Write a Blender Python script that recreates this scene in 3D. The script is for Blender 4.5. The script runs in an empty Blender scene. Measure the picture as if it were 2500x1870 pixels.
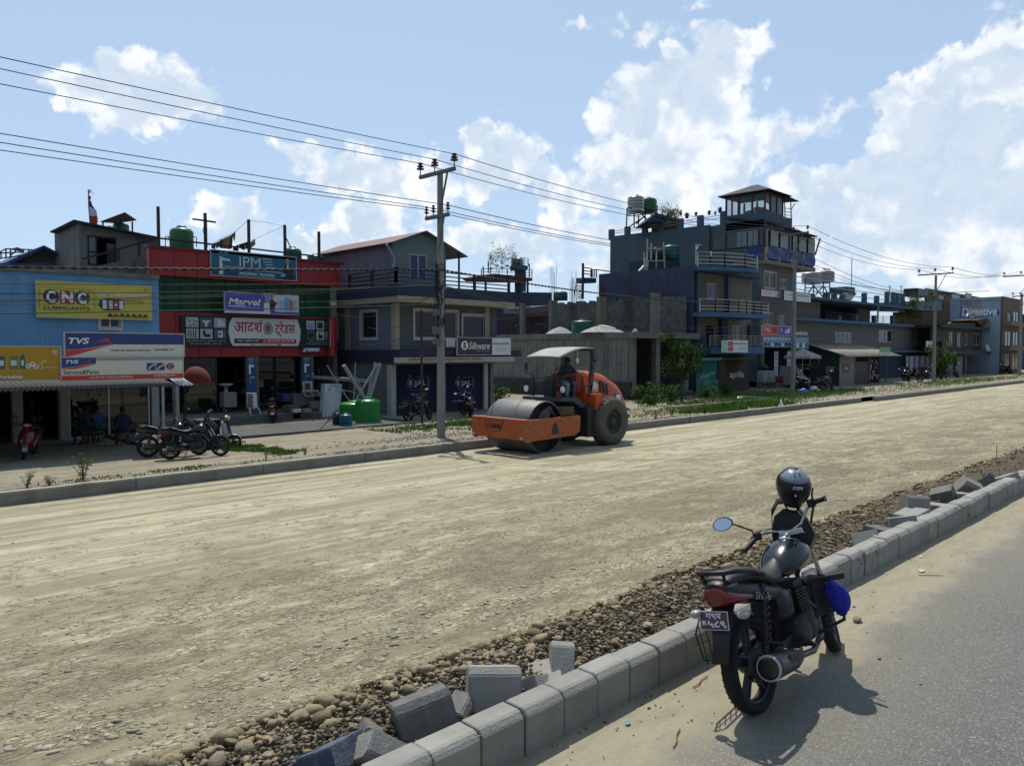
import bpy, bmesh, math, random
from math import sin, cos, pi, radians as R, atan2, asin, sqrt
from mathutils import Vector as V, Matrix, noise
import numpy as np
rnd = random.Random(7)
S = bpy.context.scene
COL = S.collection
# camera
CAMZ = 2.35
YAW, PITCH, FPX = R(45.3), R(-2.44), 1880.0
cd = bpy.data.cameras.new('camera'); cd.sensor_width = 36; cd.lens = 36*FPX/2500
cd.clip_start = .05; cd.clip_end = 6000
cam = bpy.data.objects.new('camera', cd); COL.objects.link(cam)
cam.location = (0, 0, CAMZ); cam.rotation_euler = (R(90)+PITCH, 0, YAW-R(90))
S.camera = cam
# light
SUN = V((.29, .47, 1.0)).normalized()
S.view_settings.view_transform = 'Standard'; S.view_settings.look = 'None'
S.view_settings.gamma = 1; S.view_settings.exposure = 0.0
sl = bpy.data.lights.new('sun', 'SUN'); sl.energy = 4.7; sl.angle = R(.53); sl.color = (1, .95, .86)
so = bpy.data.objects.new('sun', sl); COL.objects.link(so)
so.rotation_euler = SUN.to_track_quat('Z', 'Y').to_euler(); so.location = SUN*60
# pixel <-> place
RT = V((sin(YAW), -cos(YAW), 0)); FH = V((cos(YAW), sin(YAW), 0))
FW = FH*cos(PITCH)+V((0, 0, sin(PITCH))); UP = RT.cross(FW)
CR = [0, 0, 1.0]
def crop(x, y, s): CR[0], CR[1], CR[2] = x, y, s
def cA(): crop(0, 430, 4.138)
def cB(): crop(0, 780, 3.678)
def cC(): crop(370, 500, 4.138)
def cD(): crop(430, 830, 4.254)
def cE(): crop(770, 360, 3.31)
def cF(): crop(900, 800, 3.352)
def cG(): crop(1170, 600, 3.849)
def cH(): crop(1460, 430, 3.687)
def cI(): crop(1640, 680, 5.1725)
def cJ(): crop(1940, 640, 3.95)
def cN(): crop(1900, 1020, 3.678)
def cM(): crop(600, 1450, 2.458)
def c0(): crop(0, 0, 1.0)
def ray(u, v):
    u = CR[0]+u/CR[2]; v = CR[1]+v/CR[2]
    return FW+RT*((u-1250)/FPX)+UP*((935-v)/FPX)
O = V((0, 0, CAMZ))
def PY(u, v, Y): d = ray(u, v); return O+d*(Y/d.y)
def PX(u, v, X): d = ray(u, v); return O+d*(X/d.x)
def PZ(u, v, z): d = ray(u, v); return O+d*((z-CAMZ)/d.z)
def angs(u, v): d = ray(u, v).normalized(); return atan2(d.x, d.y), asin(d.z)
# world: sky texture and clouds by direction
w = bpy.data.worlds.new('World'); S.world = w; w.use_nodes = True
NT = w.node_tree; NT.nodes.clear()
class NB:
    def __init__(s, t): s.t = t
    def n(s, typ, ins=None, **kw):
        nd = s.t.nodes.new(typ)
        for k, v in kw.items(): setattr(nd, k, v)
        if ins:
            for k, v in ins.items():
                i = nd.inputs[k]
                if isinstance(v, bpy.types.NodeSocket): s.t.links.new(v, i)
                else: i.default_value = v
        return nd
    def m(s, op, a, b=0.0, c=0.0, clamp=False):
        nd = s.n('ShaderNodeMath', {0: a, 1: b, 2: c}, operation=op); nd.use_clamp = clamp; return nd.outputs[0]
    def vm(s, op, a, b=(0, 0, 0)): return s.n('ShaderNodeVectorMath', {0: a, 1: b}, operation=op).outputs[0]
    def noise(s, vec, scale, detail=4, rough=.55, dist=0, **kw):
        nd = s.n('ShaderNodeTexNoise', {'Scale': scale, 'Detail': detail, 'Roughness': rough, 'Distortion': dist}, **kw)
        if vec is not None: s.t.links.new(vec, nd.inputs['Vector'])
        return nd
    def mix(s, f, a, b, bt='MIX'):
        nd = s.n('ShaderNodeMix', data_type='RGBA', blend_type=bt)
        for k, v in ((0, f), (6, a), (7, b)):
            if isinstance(v, bpy.types.NodeSocket): s.t.links.new(v, nd.inputs[k])
            else: nd.inputs[k].default_value = v if k == 0 else (tuple(v)+(1,))[:4]
        return nd.outputs[2]
    def ramp(s, f, stops):
        nd = s.n('ShaderNodeValToRGB', {0: f}); el = nd.color_ramp.elements
        while len(el) < len(stops): el.new(.5)
        for e, (p, c) in zip(el, stops):
            e.position = p; e.color = (c, c, c, 1) if isinstance(c, (int, float)) else tuple(c)+(1,)
        return nd.outputs[0]
    def smooth(s, x, a, b):
        return s.n('ShaderNodeMapRange', {'Value': x, 'From Min': a, 'From Max': b}, interpolation_type='SMOOTHSTEP').outputs[0]
g = NB(NT)
sky = g.n('ShaderNodeTexSky', sky_type='NISHITA', sun_disc=False)
sky.sun_elevation = asin(SUN.z); sky.sun_rotation = atan2(SUN.x, SUN.y)
sky.altitude = 800; sky.air_density = 1.0; sky.dust_density = 1.6; sky.ozone_density = 1.2
tc = g.n('ShaderNodeTexCoord').outputs['Generated']
nrm = g.vm('NORMALIZE', tc)
sp = g.n('ShaderNodeSeparateXYZ', {0: nrm})
AZ = g.m('ARCTAN2', sp.outputs[0], sp.outputs[1]); EL = g.m('ARCSINE', sp.outputs[2])
cv = g.n('ShaderNodeCombineXYZ', {0: AZ, 1: EL}).outputs[0]
wn = g.noise(nrm, 9, 7, .62); wn2 = g.noise(nrm, 34, 6, .6)
wv = g.vm('SUBTRACT', wn.outputs['Color'], (.5, .5, .5)); wv2 = g.vm('SUBTRACT', wn2.outputs['Color'], (.5, .5, .5))
def scl(v, k): nd = g.n('ShaderNodeVectorMath', {0: v, 'Scale': k}, operation='SCALE'); return nd.outputs[0]
pw = g.vm('ADD', cv, g.vm('ADD', scl(wv, .075), scl(wv2, .06)))
LUMPS = [
 (330, 190, 125, 75, 1, 0), (240, 215, 95, 60, 1, 0), (420, 235, 100, 70, 1, 0), (330, 285, 80, 55, .8, 0), (470, 262, 60, 32, .9, 0),
 (760, 375, 90, 38, .8, 0), (850, 420, 110, 60, .9, 0), (950, 440, 100, 60, .85, 0), (1060, 440, 70, 60, .8, 0),
 (560, 520, 75, 55, 1, 0), (600, 580, 90, 50, 1, 0), (900, 545, 100, 65, 1, 0), (820, 580, 100, 50, 1, 0), (740, 585, 60, 40, 1, 0), (960, 590, 120, 50, .8, 0),
 (1160, 330, 40, 45, .9, 0), (1250, 370, 75, 60, 1, 0), (1200, 420, 80, 60, .8, 0), (1330, 430, 60, 50, .9, 0), (1380, 500, 50, 70, .8, 0), (1180, 590, 130, 45, .7, 0), (1330, 600, 130, 50, .7, 0),
 (1430, 60, 60, 16, .6, 1), (1520, 75, 40, 22, .6, 1), (1590, 90, 48, 24, .65, 1), (1680, 15, 40, 10, .5, 1),
 (1770, 100, 95, 42, .9, 0), (1740, 160, 110, 60, 1, 0), (1640, 210, 130, 70, 1, 0), (1560, 280, 110, 70, 1, 0), (1700, 300, 150, 90, .8, 0), (1600, 380, 170, 90, .85, 0), (1500, 430, 100, 70, 1, 0), (1780, 400, 120, 80, .7, 0), (1650, 480, 180, 70, .65, 0),
 (1960, 300, 110, 38, .7, 1), (2050, 275, 60, 20, .6, 1), (1890, 350, 90, 50, .8, 0),
 (1830, 370, 40, 60, 1, 0), (1800, 430, 70, 50, 1, 0), (1970, 450, 90, 55, 1, 0), (2040, 460, 60, 50, 1, 0), (2000, 540, 160, 80, .9, 0),
 (2200, 250, 90, 40, .9, 0), (2290, 210, 90, 60, 1, 0), (2400, 170, 110, 70, 1, 0), (2500, 130, 110, 80, 1, 0), (2230, 300, 100, 60, 1, 0), (2220, 370, 90, 60, 1, 0), (2380, 310, 180, 110, 1, 0), (2150, 430, 110, 70, 1, 0), (2350, 420, 200, 110, 1, 0), (2250, 520, 240, 110, .95, 0), (2450, 520, 200, 130, .95, 0), (2100, 600, 260, 80, .85, 0), (2400, 650, 260, 70, .8, 0), (1500, 560, 200, 60, .7, 0), (1450, 640, 200, 40, .5, 0), (1300, 320, 0, 0, 0, 0)]
fld = None; fsoft = None
for (u, v, a, b, st, kind) in LUMPS[:-1]:
    c0(); az, el = angs(u, v)
    k = .98/FPX*(cos(atan2(u-1250, FPX))**.9)
    dx = g.vm('SUBTRACT', pw, (az, el, 0)); dx = g.vm('MULTIPLY', dx, (1/(a*k), 1/(b*k), 0))
    ln = g.n('ShaderNodeVectorMath', {0: dx}, operation='LENGTH').outputs['Value']
    f = g.m('MULTIPLY', g.m('SUBTRACT', 1.25, ln), st)
    if kind: fsoft = f if fsoft is None else g.m('MAXIMUM', fsoft, f)
    else: fld = f if fld is None else g.n('ShaderNodeMath', {0: fld, 1: f, 2: .12}, operation='SMOOTH_MAX').outputs[0]
def vor(sc): return g.n('ShaderNodeTexVoronoi', {'Vector': g.vm('ADD', nrm, scl(wv2, .05)), 'Scale': sc, 'Smoothness': .5}, feature='SMOOTH_F1').outputs['Distance']
vA = vor(26.0); vB = g.n('ShaderNodeTexVoronoi', {'Vector': nrm, 'Scale': 70.0}, feature='F1').outputs['Distance']
puff = g.m('ADD', g.m('MULTIPLY', g.m('SUBTRACT', .42, vA), .75), g.m('MULTIPLY', g.m('SUBTRACT', .42, vB), .2))
fe = g.m('ADD', fld, g.m('ADD', puff, g.m('MULTIPLY', g.m('SUBTRACT', g.noise(nrm, 60, 5, .6).outputs[0], .5), .18)))
mask = g.smooth(fe, .02, .42)
fn = g.noise(nrm, 60, 5, .6).outputs[0]
wisp = g.m('MULTIPLY', g.smooth(g.m('ADD', fsoft, g.m('MULTIPLY', g.m('SUBTRACT', fn, .5), 1.2)), .1, .9), .75)
bn = g.noise(pw, 7, 6, .55).outputs[0]; bn2 = g.noise(pw, 26, 5, .55).outputs[0]
body = g.smooth(g.m('ADD', g.m('SUBTRACT', fld, g.m('MULTIPLY', puff, 1.1)), g.m('MULTIPLY', g.m('SUBTRACT', bn, .5), 2.2)), .22, .95)
shade = g.m('ADD', g.m('MULTIPLY', body, .75), g.m('MULTIPLY', g.smooth(bn2, .38, .68), .2))
CLOUD = g.mix(shade, (1.05, 1.06, 1.07), (.57, .70, .86))
BG = .105
skc = g.n('ShaderNodeHueSaturation', {'Saturation': .95, 'Color': sky.outputs[0]}).outputs[0]
skl = g.mix(1.0, skc, (BG*1.05, BG*1.0, BG*1.0), 'MULTIPLY')
veil = g.n('ShaderNodeMapRange', {'Value': EL, 'From Min': .0, 'From Max': .5, 'To Min': .7, 'To Max': .5}).outputs[0]
skl = g.mix(veil, skl, (.56, .77, 1.02))
sd = g.n('ShaderNodeVectorMath', {0: nrm, 1: tuple(SUN)}, operation='DOT_PRODUCT').outputs['Value']
fall = g.n('ShaderNodeMapRange', {'Value': sd, 'From Min': -.25, 'From Max': .38, 'To Min': .55, 'To Max': 1.0}, interpolation_type='SMOOTHSTEP').outputs[0]
skl = g.mix(1.0, skl, g.n('ShaderNodeCombineXYZ', {0: fall, 1: fall, 2: fall}).outputs[0], 'MULTIPLY')
comb = g.mix(wisp, skl, (1.0, 1.02, 1.04))
comb = g.mix(g.m('MULTIPLY', mask, .92), comb, CLOUD)
below = g.smooth(EL, -.02, .0)
comb = g.mix(below, (.10, .095, .08), comb)
bgn = g.n('ShaderNodeBackground', {'Color': comb, 'Strength': 1.0})
NT.links.new(bgn.outputs[0], g.n('ShaderNodeOutputWorld').inputs[0])
w.cycles.sampling_method = 'MANUAL'; w.cycles.sample_map_resolution = 512
# materials
MATS = {}
ALB = .66
def mat(name, col, rough=.75, var=.12, scale=3.0, bump=0.0, bscale=None, metal=0.0, dirt=None, dirt_amt=.35, dscale=.8, streak=False, spec=.35, coat=0.0, fn=None, isl=0.0):
    """plain surface with noise in its tone, optional dirt patches (streak = running down) and a fine bump"""
    if name in MATS: return MATS[name]
    col = tuple(c*ALB for c in col)
    if dirt: dirt = tuple(c*ALB for c in dirt)
    m = bpy.data.materials.new(name); m.use_nodes = True; MATS[name] = m
    nt = m.node_tree; b = NB(nt); p = nt.nodes['Principled BSDF']
    pos = b.n('ShaderNodeNewGeometry'); P = pos.outputs['Position']
    tob = b.n('ShaderNodeTexCoord').outputs['Object']
    n1 = b.noise(tob, scale, 6, .6).outputs[0]
    k = b.n('ShaderNodeMapRange', {'Value': n1, 'From Min': .3, 'From Max': .7, 'To Min': 1-var, 'To Max': 1+var}).outputs[0]
    if isl: k = b.m('MULTIPLY', k, b.m('ADD', 1-isl, b.m('MULTIPLY', pos.outputs['Random Per Island'], 2*isl)))
    kc = b.n('ShaderNodeCombineXYZ', {0: k, 1: k, 2: k}).outputs[0]
    c = b.mix(1.0, (*col, 1), kc, 'MULTIPLY')
    if dirt:
        vec = b.vm('MULTIPLY', tob, (1, 1, .12)) if streak else tob
        n2 = b.noise(vec, dscale*(4 if streak else 1), 6, .65).outputs[0]
        c = b.mix(b.m('MULTIPLY', b.smooth(n2, .48, .72), dirt_amt), c, (*dirt, 1))
    if fn: c = fn(b, c, tob) or c
    nt.links.new(c, p.inputs['Base Color'])
    rr = b.m('ADD', rough, b.m('MULTIPLY', b.m('SUBTRACT', n1, .5), .15), clamp=True); nt.links.new(rr, p.inputs['Roughness'])
    p.inputs['Metallic'].default_value = metal; p.inputs['Specular IOR Level'].default_value = spec
    p.inputs['Coat Weight'].default_value = coat; p.inputs['Coat Roughness'].default_value = .06
    if bump:
        n3 = b.noise(tob, bscale or scale*8, 5, .65).outputs[0]
        bp = b.n('ShaderNodeBump', {'Strength': bump, 'Distance': .03, 'Height': n3}); nt.links.new(bp.outputs[0], p.inputs['Normal'])
    return m
def glass(name, col=(.02, .03, .035), rough=.04, spec=.5):
    return mat(name, col, rough, .05, 1, spec=spec)
# mesh collector
class MB:
    def __init__(s): s.v = []; s.f = []; s.mi = []; s.ms = []; s.sm = []; s.cur = None; s.smooth = False
    def use(s, m):
        s.cur = m; return s
    def idx(s, m):
        m = m or s.cur
        if m not in s.ms: s.ms.append(m)
        return s.ms.index(m)
    def add(s, vs, fs, m=None, smooth=None):
        o = len(s.v); s.v += [tuple(p) for p in vs]; k = s.idx(m)
        for f in fs: s.f.append([i+o for i in f]); s.mi.append(k); s.sm.append(s.smooth if smooth is None else smooth)
        return s
    def hexa(s, p, m=None):
        """eight corners: bottom four in order, then top four"""
        return s.add(p, [(3, 2, 1, 0), (4, 5, 6, 7), (0, 1, 5, 4), (1, 2, 6, 5), (2, 3, 7, 6), (3, 0, 4, 7)], m)
    def box(s, x0, y0, z0, x1, y1, z1, m=None):
        x0, x1 = sorted((x0, x1)); y0, y1 = sorted((y0, y1)); z0, z1 = sorted((z0, z1))
        return s.hexa([(x0, y0, z0), (x1, y0, z0), (x1, y1, z0), (x0, y1, z0), (x0, y0, z1), (x1, y0, z1), (x1, y1, z1), (x0, y1, z1)], m)
    def bbox(s, x0, y0, z0, x1, y1, z1, bv=.01, m=None, M=None):
        """box with chamfered edges"""
        x0, x1 = sorted((x0, x1)); y0, y1 = sorted((y0, y1)); z0, z1 = sorted((z0, z1))
        bm = bmesh.new(); bmesh.ops.create_cube(bm, size=1)
        for q in bm.verts: q.co = V(((x0+x1)/2+q.co.x*(x1-x0), (y0+y1)/2+q.co.y*(y1-y0), (z0+z1)/2+q.co.z*(z1-z0)))
        bmesh.ops.bevel(bm, geom=bm.edges[:], offset=bv, segments=2, profile=.6, affect='EDGES')
        return s.bm(bm, m, M)
    def bm(s, bm, m=None, M=None, smooth=None):
        bm.verts.index_update()
        s.add([(M @ q.co) if M else q.co for q in bm.verts], [[q.index for q in f.verts] for f in bm.faces], m, smooth); bm.free(); return s
    def beam(s, a, b, w, h=None, m=None, up=(0, 0, 1)):
        a, b = V(a), V(b); d = (b-a).normalized(); h = h or w
        u = V(up); x = d.cross(u)
        if x.length < 1e-3: x = d.cross(V((0, 1, 0)))
        x.normalize(); y = x.cross(d); x = x*w/2; y = y*h/2
        return s.hexa([a-x-y, a+x-y, b+x-y, b-x-y, a-x+y, a+x+y, b+x+y, b-x+y], m)
    def tube(s, pts, r, n=8, m=None, cap=True, rs=None):
        pts = [V(p) for p in pts]; rings = []; N = len(pts); ref = None
        for i, p in enumerate(pts):
            d = (pts[min(i+1, N-1)]-pts[max(i-1, 0)]).normalized()
            if ref is None: ref = V((0, 0, 1)) if abs(d.z) < .9 else V((1, 0, 0))
            x = d.cross(ref).normalized(); y = x.cross(d).normalized(); ref = y
            rr = rs[i] if rs else r
            rings.append([p+(x*cos(2*pi*k/n)+y*sin(2*pi*k/n))*rr for k in range(n)])
        vs = [q for rg in rings for q in rg]
        fs = [(i*n+k, i*n+(k+1) % n, (i+1)*n+(k+1) % n, (i+1)*n+k) for i in range(N-1) for k in range(n)]
        s.add(vs, fs, m, True)
        if cap: s.add(rings[0], [list(range(n))[::-1]], m, False); s.add(rings[-1], [list(range(n))], m, False)
        return s
    def lathe(s, prof, n=20, c=(0, 0, 0), ax='z', m=None, smooth=True, M=None):
        """prof: (radius, height) pairs along the axis"""
        vs = []
        for r, h in prof:
            for k in range(n):
                a = 2*pi*k/n; q = (r*cos(a), r*sin(a), h)
                q = {'z': q, 'y': (q[0], q[2], q[1]), 'x': (q[2], q[0], q[1])}[ax]
                q = V(q)+V(c); vs.append(M @ q if M else q)
        fs = [(i*n+k, i*n+(k+1) % n, (i+1)*n+(k+1) % n, (i+1)*n+k) for i in range(len(prof)-1) for k in range(n)]
        return s.add(vs, fs, m, smooth)
    def ball(s, c, r, n=2, m=None, sc=(1, 1, 1), jit=0, M=None, seed=0):
        bm = bmesh.new(); bmesh.ops.create_icosphere(bm, subdivisions=n, radius=1)
        c = V(c)
        for q in bm.verts:
            k = 1+(noise.noise(q.co*1.6+V((seed, 0, 0)))*jit if jit else 0)
            q.co = V((q.co.x*sc[0], q.co.y*sc[1], q.co.z*sc[2]))*r*k+c
        return s.bm(bm, m, M, True)
    def prism(s, poly, d, m=None):
        """flat outline (3-D points) pushed along the vector d"""
        n = len(poly); d = V(d); a = [V(p) for p in poly]; b = [p+d for p in a]
        return s.add(a+b, [list(range(n)), list(range(2*n-1, n-1, -1))]+[(i, (i+1) % n, n+(i+1) % n, n+i) for i in range(n)], m)
    def quad(s, a, b, c, d, m=None): return s.add([a, b, c, d], [(0, 1, 2, 3)], m)
    def loft(s, rings, m=None, cap=True, smooth=True, closed=True):
        n = len(rings[0]); vs = [q for r in rings for q in r]; kk = n if closed else n-1
        s.add(vs, [(i*n+k, i*n+(k+1) % n, (i+1)*n+(k+1) % n, (i+1)*n+k) for i in range(len(rings)-1) for k in range(kk)], m, smooth)
        if cap: s.add(rings[0], [list(range(n))[::-1]], m, smooth); s.add(rings[-1], [list(range(n))], m, smooth)
        return s
    def mk(s, name, m=None, parent=None, fixn=True, sub=0):
        off = V((0, 0, 0)); q = parent
        while q is not None: off += q.location; q = q.parent
        me = bpy.data.meshes.new(name)
        me.from_pydata([(x-off.x, y-off.y, z-off.z) for x, y, z in s.v], [], s.f)
        for i, k in enumerate(s.ms):
            me.materials.append(k or m)
        if not s.ms: me.materials.append(m)
        me.polygons.foreach_set('material_index', s.mi); me.polygons.foreach_set('use_smooth', s.sm)
        if fixn:
            bm = bmesh.new(); bm.from_mesh(me); bmesh.ops.recalc_face_normals(bm, faces=bm.faces); bm.to_mesh(me); bm.free()
        me.update()
        o = bpy.data.objects.new(name, me); COL.objects.link(o)
        if parent is not None: o.parent = parent
        if sub:
            md = o.modifiers.new('sub', 'SUBSURF'); md.levels = sub; md.render_levels = sub
        return o
def tag(o, label, cat=None, group=None, kind=None):
    if label: o['label'] = label
    if cat: o['category'] = cat
    if group: o['group'] = group
    if kind: o['kind'] = kind
    return o
def T(name, label, cat, loc=(0, 0, 0), group=None):
    o = bpy.data.objects.new(name, None); COL.objects.link(o); o.location = loc; o.empty_display_size = .2
    return tag(o, label, cat, group)
def struct(o, label=None): o['kind'] = 'structure'; return tag(o, label)
def clone(root, label=None, loc=None, rot=None, scale=None):
    def cp(o, par):
        c = o.copy(); COL.objects.link(c)
        if par is not None: c.parent = par
        for ch in list(o.children): cp(ch, c)
        return c
    r = cp(root, None)
    if label: r['label'] = label
    if loc is not None: r.location = loc
    if rot is not None: r.rotation_euler = rot
    if scale is not None: r.scale = (scale,)*3
    return r
# facade helpers (front faces look towards -Y, side faces towards -X)
def fr(u0, v0, u1, v1, Y):
    um, vm_ = (u0+u1)/2, (v0+v1)/2
    return PY(u0, vm_, Y).x, PY(um, v1, Y).z, PY(u1, vm_, Y).x, PY(um, v0, Y).z
def fbox(mb, u0, v0, u1, v1, Y, d=.05, m=None, out=0.0):
    x0, z0, x1, z1 = fr(u0, v0, u1, v1, Y); mb.box(x0, Y-out-d, z0, x1, Y-out, z1, m); return x0, z0, x1, z1
def sr(u0, v0, u1, v1, X):
    um, vm_ = (u0+u1)/2, (v0+v1)/2
    return PX(u0, vm_, X).y, PX(um, v1, X).z, PX(u1, vm_, X).y, PX(um, v0, X).z
def sbox(mb, u0, v0, u1, v1, X, d=.05, m=None, out=0.0):
    y0, z0, y1, z1 = sr(u0, v0, u1, v1, X); mb.box(X-out-d, y0, z0, X-out, y1, z1, m); return y0, z0, y1, z1
def wall_with_holes(mb, a0, z0, a1, z1, holes, P, t, axis='f', m=None):
    """wall in the plane y=P (axis f) or x=P (axis s), thickness t going inwards; holes = (a0,z0,a1,z1)"""
    if a0 > a1: a0, a1 = a1, a0
    hs = [(min(h[0], h[2]), min(h[1], h[3]), max(h[0], h[2]), max(h[1], h[3])) for h in holes]
    xs = sorted({a0, a1, *[h[0] for h in hs], *[h[2] for h in hs]}); zs = sorted({z0, z1, *[h[1] for h in hs], *[h[3] for h in hs]})
    xs = [x for x in xs if a0 <= x <= a1]; zs = [z for z in zs if z0 <= z <= z1]
    for i in range(len(xs)-1):
        j = 0
        while j < len(zs)-1:
            cx = (xs[i]+xs[i+1])/2
            def solid(jj): cz = (zs[jj]+zs[jj+1])/2; return not any(h[0] < cx < h[2] and h[1] < cz < h[3] for h in hs)
            if not solid(j): j += 1; continue
            k = j
            while k+1 < len(zs)-1 and solid(k+1): k += 1
            if axis == 'f': mb.box(xs[i], P, zs[j], xs[i+1], P+t, zs[k+1], m)
            else: mb.box(P, xs[i], zs[j], P+t, xs[i+1], zs[k+1], m)
            j = k+1
def window(parent, r, P, axis, fm, gm, n=2, fw=.07, dep=.12, sur=None, label=None, bars=0, trans=0, curtain=None):
    """window in a hole r=(a0,z0,a1,z1) of a wall plane P: frame part with a pane sub-part"""
    a0, z0, a1, z1 = r; a0, a1 = sorted((a0, a1)); z0, z1 = sorted((z0, z1))
    f = MB(); q = MB()
    def bx(mb, p, s, pp, t, d0, d1):
        if axis == 'f': mb.box(p, P+d0, s, pp, P+d1, t)
        else: mb.box(P+d0, p, s, P+d1, pp, t)
    if sur:
        bx(f, a0-sur, z0-sur, a1+sur, z0, -.045, .02); bx(f, a0-sur, z1, a1+sur, z1+sur, -.045, .02)
        bx(f, a0-sur, z0, a0, z1, -.045, .02); bx(f, a1, z0, a1+sur, z1, -.045, .02)
    bx(f, a0, z0, a0+fw, z1, .03, .03+dep/2); bx(f, a1-fw, z0, a1, z1, .03, .03+dep/2)
    bx(f, a0+fw, z0, a1-fw, z0+fw, .03, .03+dep/2); bx(f, a0+fw, z1-fw, a1-fw, z1, .03, .03+dep/2)
    for i in range(1, n):
        c = a0+(a1-a0)*i/n; bx(f, c-fw*.5, z0+fw, c+fw*.5, z1-fw, .035, .03+dep/2)
    if trans: c = z0+(z1-z0)*trans; bx(f, a0+fw, c-fw/2, a1-fw, c+fw/2, .04, .025+dep/2)
    for i in range(bars):
        c = a0+(a1-a0)*(i+.5)/bars; bx(f, c-.012, z0+fw, c+.012, z1-fw, .0, .02)
    bx(q, a0+fw*.5, z0+fw*.5, a1-fw*.5, z1-fw*.5, .07, .078)
    fo = f.mk('window_frame', fm, parent); q.mk('pane', gm, fo)
    if curtain:
        cm = MB(); N = max(6, int(abs(a1-a0)/.07)); pts = []
        for i in range(N+1):
            a = a0+(a1-a0)*i/N; d = .14+.03*sin(i*1.9)+.01*sin(i*4.1)
            pts += [(a, P+d, z0), (a, P+d, z1)] if axis == 'f' else [(P+d, a, z0), (P+d, a, z1)]
        cm.add(pts, [(2*i, 2*i+2, 2*i+3, 2*i+1) for i in range(N)]); cm.mk('curtain', curtain, fo, fixn=False)
    return fo
# lettering
_TX = {}
def text_geo(s, bold=0.0, shear=0.0):
    k = (s, bold, shear)
    if k not in _TX:
        cu = bpy.data.curves.new('lettering', 'FONT'); cu.body = s; cu.size = 1; cu.offset = bold; cu.shear = shear; cu.resolution_u = 4
        o = bpy.data.objects.new('lettering', cu); COL.objects.link(o)
        me = bpy.data.meshes.new_from_object(o.evaluated_get(bpy.context.evaluated_depsgraph_get()))
        vs = [q.co.copy() for q in me.vertices]; fs = [tuple(p.vertices) for p in me.polygons]
        bpy.data.objects.remove(o); bpy.data.curves.remove(cu); bpy.data.meshes.remove(me)
        _TX[k] = (vs, fs)
    return _TX[k]
def txt(mb, s, o, xd, yd, w, h, m, bold=0.0, shear=0.0):
    """text fitted in w x h with its lower left corner at o, running along xd, up along yd"""
    vs, fs = text_geo(s, bold, shear)
    if not vs: return
    x0 = min(q.x for q in vs); x1 = max(q.x for q in vs); y0 = min(q.y for q in vs); y1 = max(q.y for q in vs)
    o, xd, yd = V(o), V(xd), V(yd)
    mb.add([o+xd*((q.x-x0)/(x1-x0)*w)+yd*((q.y-y0)/(y1-y0)*h) for q in vs], fs, m, False)
class Board:
    """a flat sign seen from the front: frame box plus artwork given in fractions of its width and height (v down)"""
    def __init__(s, name, label, cat, a, b, c, t=.08, frame=None, back=None, group=None, fw=.03):
        s.a, s.X, s.Y = V(a), V(b)-V(a), V(c)-V(a); s.w, s.h = s.X.length, s.Y.length
        s.n = s.X.cross(s.Y).normalized()
        if s.n.dot(V(a)-O) > 0: s.n = -s.n
        s.r = T(name, label, cat, V(c), group)
        m = MB(); n = s.n*-t; e = [s.p(0, 0), s.p(1, 0), s.p(1, 1), s.p(0, 1)]
        m.prism(e, n); s.panel = m.mk('panel', back, s.r)
        if frame:
            f = MB(); x, y = fw/s.w, fw/s.h
            for q in ((-x, -y, 1+x, 0), (-x, 1, 1+x, 1+y), (-x, 0, 0, 1), (1, 0, 1+x, 1)):
                P = [s.p(q[0], q[1]), s.p(q[2], q[1]), s.p(q[2], q[3]), s.p(q[0], q[3])]
                f.prism([p+s.n*.012 for p in P], s.n*-(t+.012))
            f.mk('frame', frame, s.r)
        s.art = MB(); s.let = MB(); s.k = 0
    def p(s, x, y, d=0): return s.a+s.X*x+s.Y*y+s.n*d
    def rect(s, x0, y0, x1, y1, m, d=None):
        s.k += 1; d = d or .003+.0012*s.k
        s.art.quad(s.p(x0, y0, d), s.p(x0, y1, d), s.p(x1, y1, d), s.p(x1, y0, d), m); return s
    def poly(s, pts, m):
        s.k += 1; d = .003+.0012*s.k
        s.art.add([s.p(x, y, d) for x, y in pts], [list(range(len(pts)))], m); return s
    def ell(s, cx, cy, rx, ry, m, n=28):
        return s.poly([(cx+rx*cos(2*pi*i/n), cy+ry*sin(2*pi*i/n)) for i in range(n)], m)
    def ring(s, cx, cy, rx, ry, m, t=.75, a0=0, a1=2*pi, n=28):
        s.k += 1; d = .003+.0012*s.k; vs = []
        for i in range(n+1):
            a = a0+(a1-a0)*i/n; vs += [s.p(cx+rx*cos(a), cy+ry*sin(a), d), s.p(cx+rx*t*cos(a), cy+ry*t*sin(a), d)]
        s.art.add(vs, [(2*i, 2*i+2, 2*i+3, 2*i+1) for i in range(n)], m); return s
    def line(s, pts, wd, m):
        """stroke of width wd (fraction of height) through points"""
        s.k += 1; d = .003+.0012*s.k; asp = s.h/s.w; L = []
        for i, (x, y) in enumerate(pts):
            q = pts[min(i+1, len(pts)-1)]; o = pts[max(i-1, 0)]; dx, dy = (q[0]-o[0])/asp, q[1]-o[1]; l = sqrt(dx*dx+dy*dy) or 1
            nx, ny = -dy/l*wd/2*asp, dx/l*wd/2; L += [s.p(x+nx, y+ny, d), s.p(x-nx, y-ny, d)]
        s.art.add(L, [(2*i, 2*i+2, 2*i+3, 2*i+1) for i in range(len(pts)-1)], m); return s
    def text(s, t, x0, y0, x1, y1, m, bold=0.0, shear=0.0):
        s.k += 1; d = .004+.0012*s.k
        txt(s.let, t, s.p(x0, y1, d), s.X, -s.Y, x1-x0, y1-y0, m, bold, shear); return s
    def done(s):
        if s.art.f: s.art.mk('artwork', None, s.r, fixn=False)
        if s.let.f: s.let.mk('lettering', None, s.r, fixn=False)
        return s.r
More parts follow.
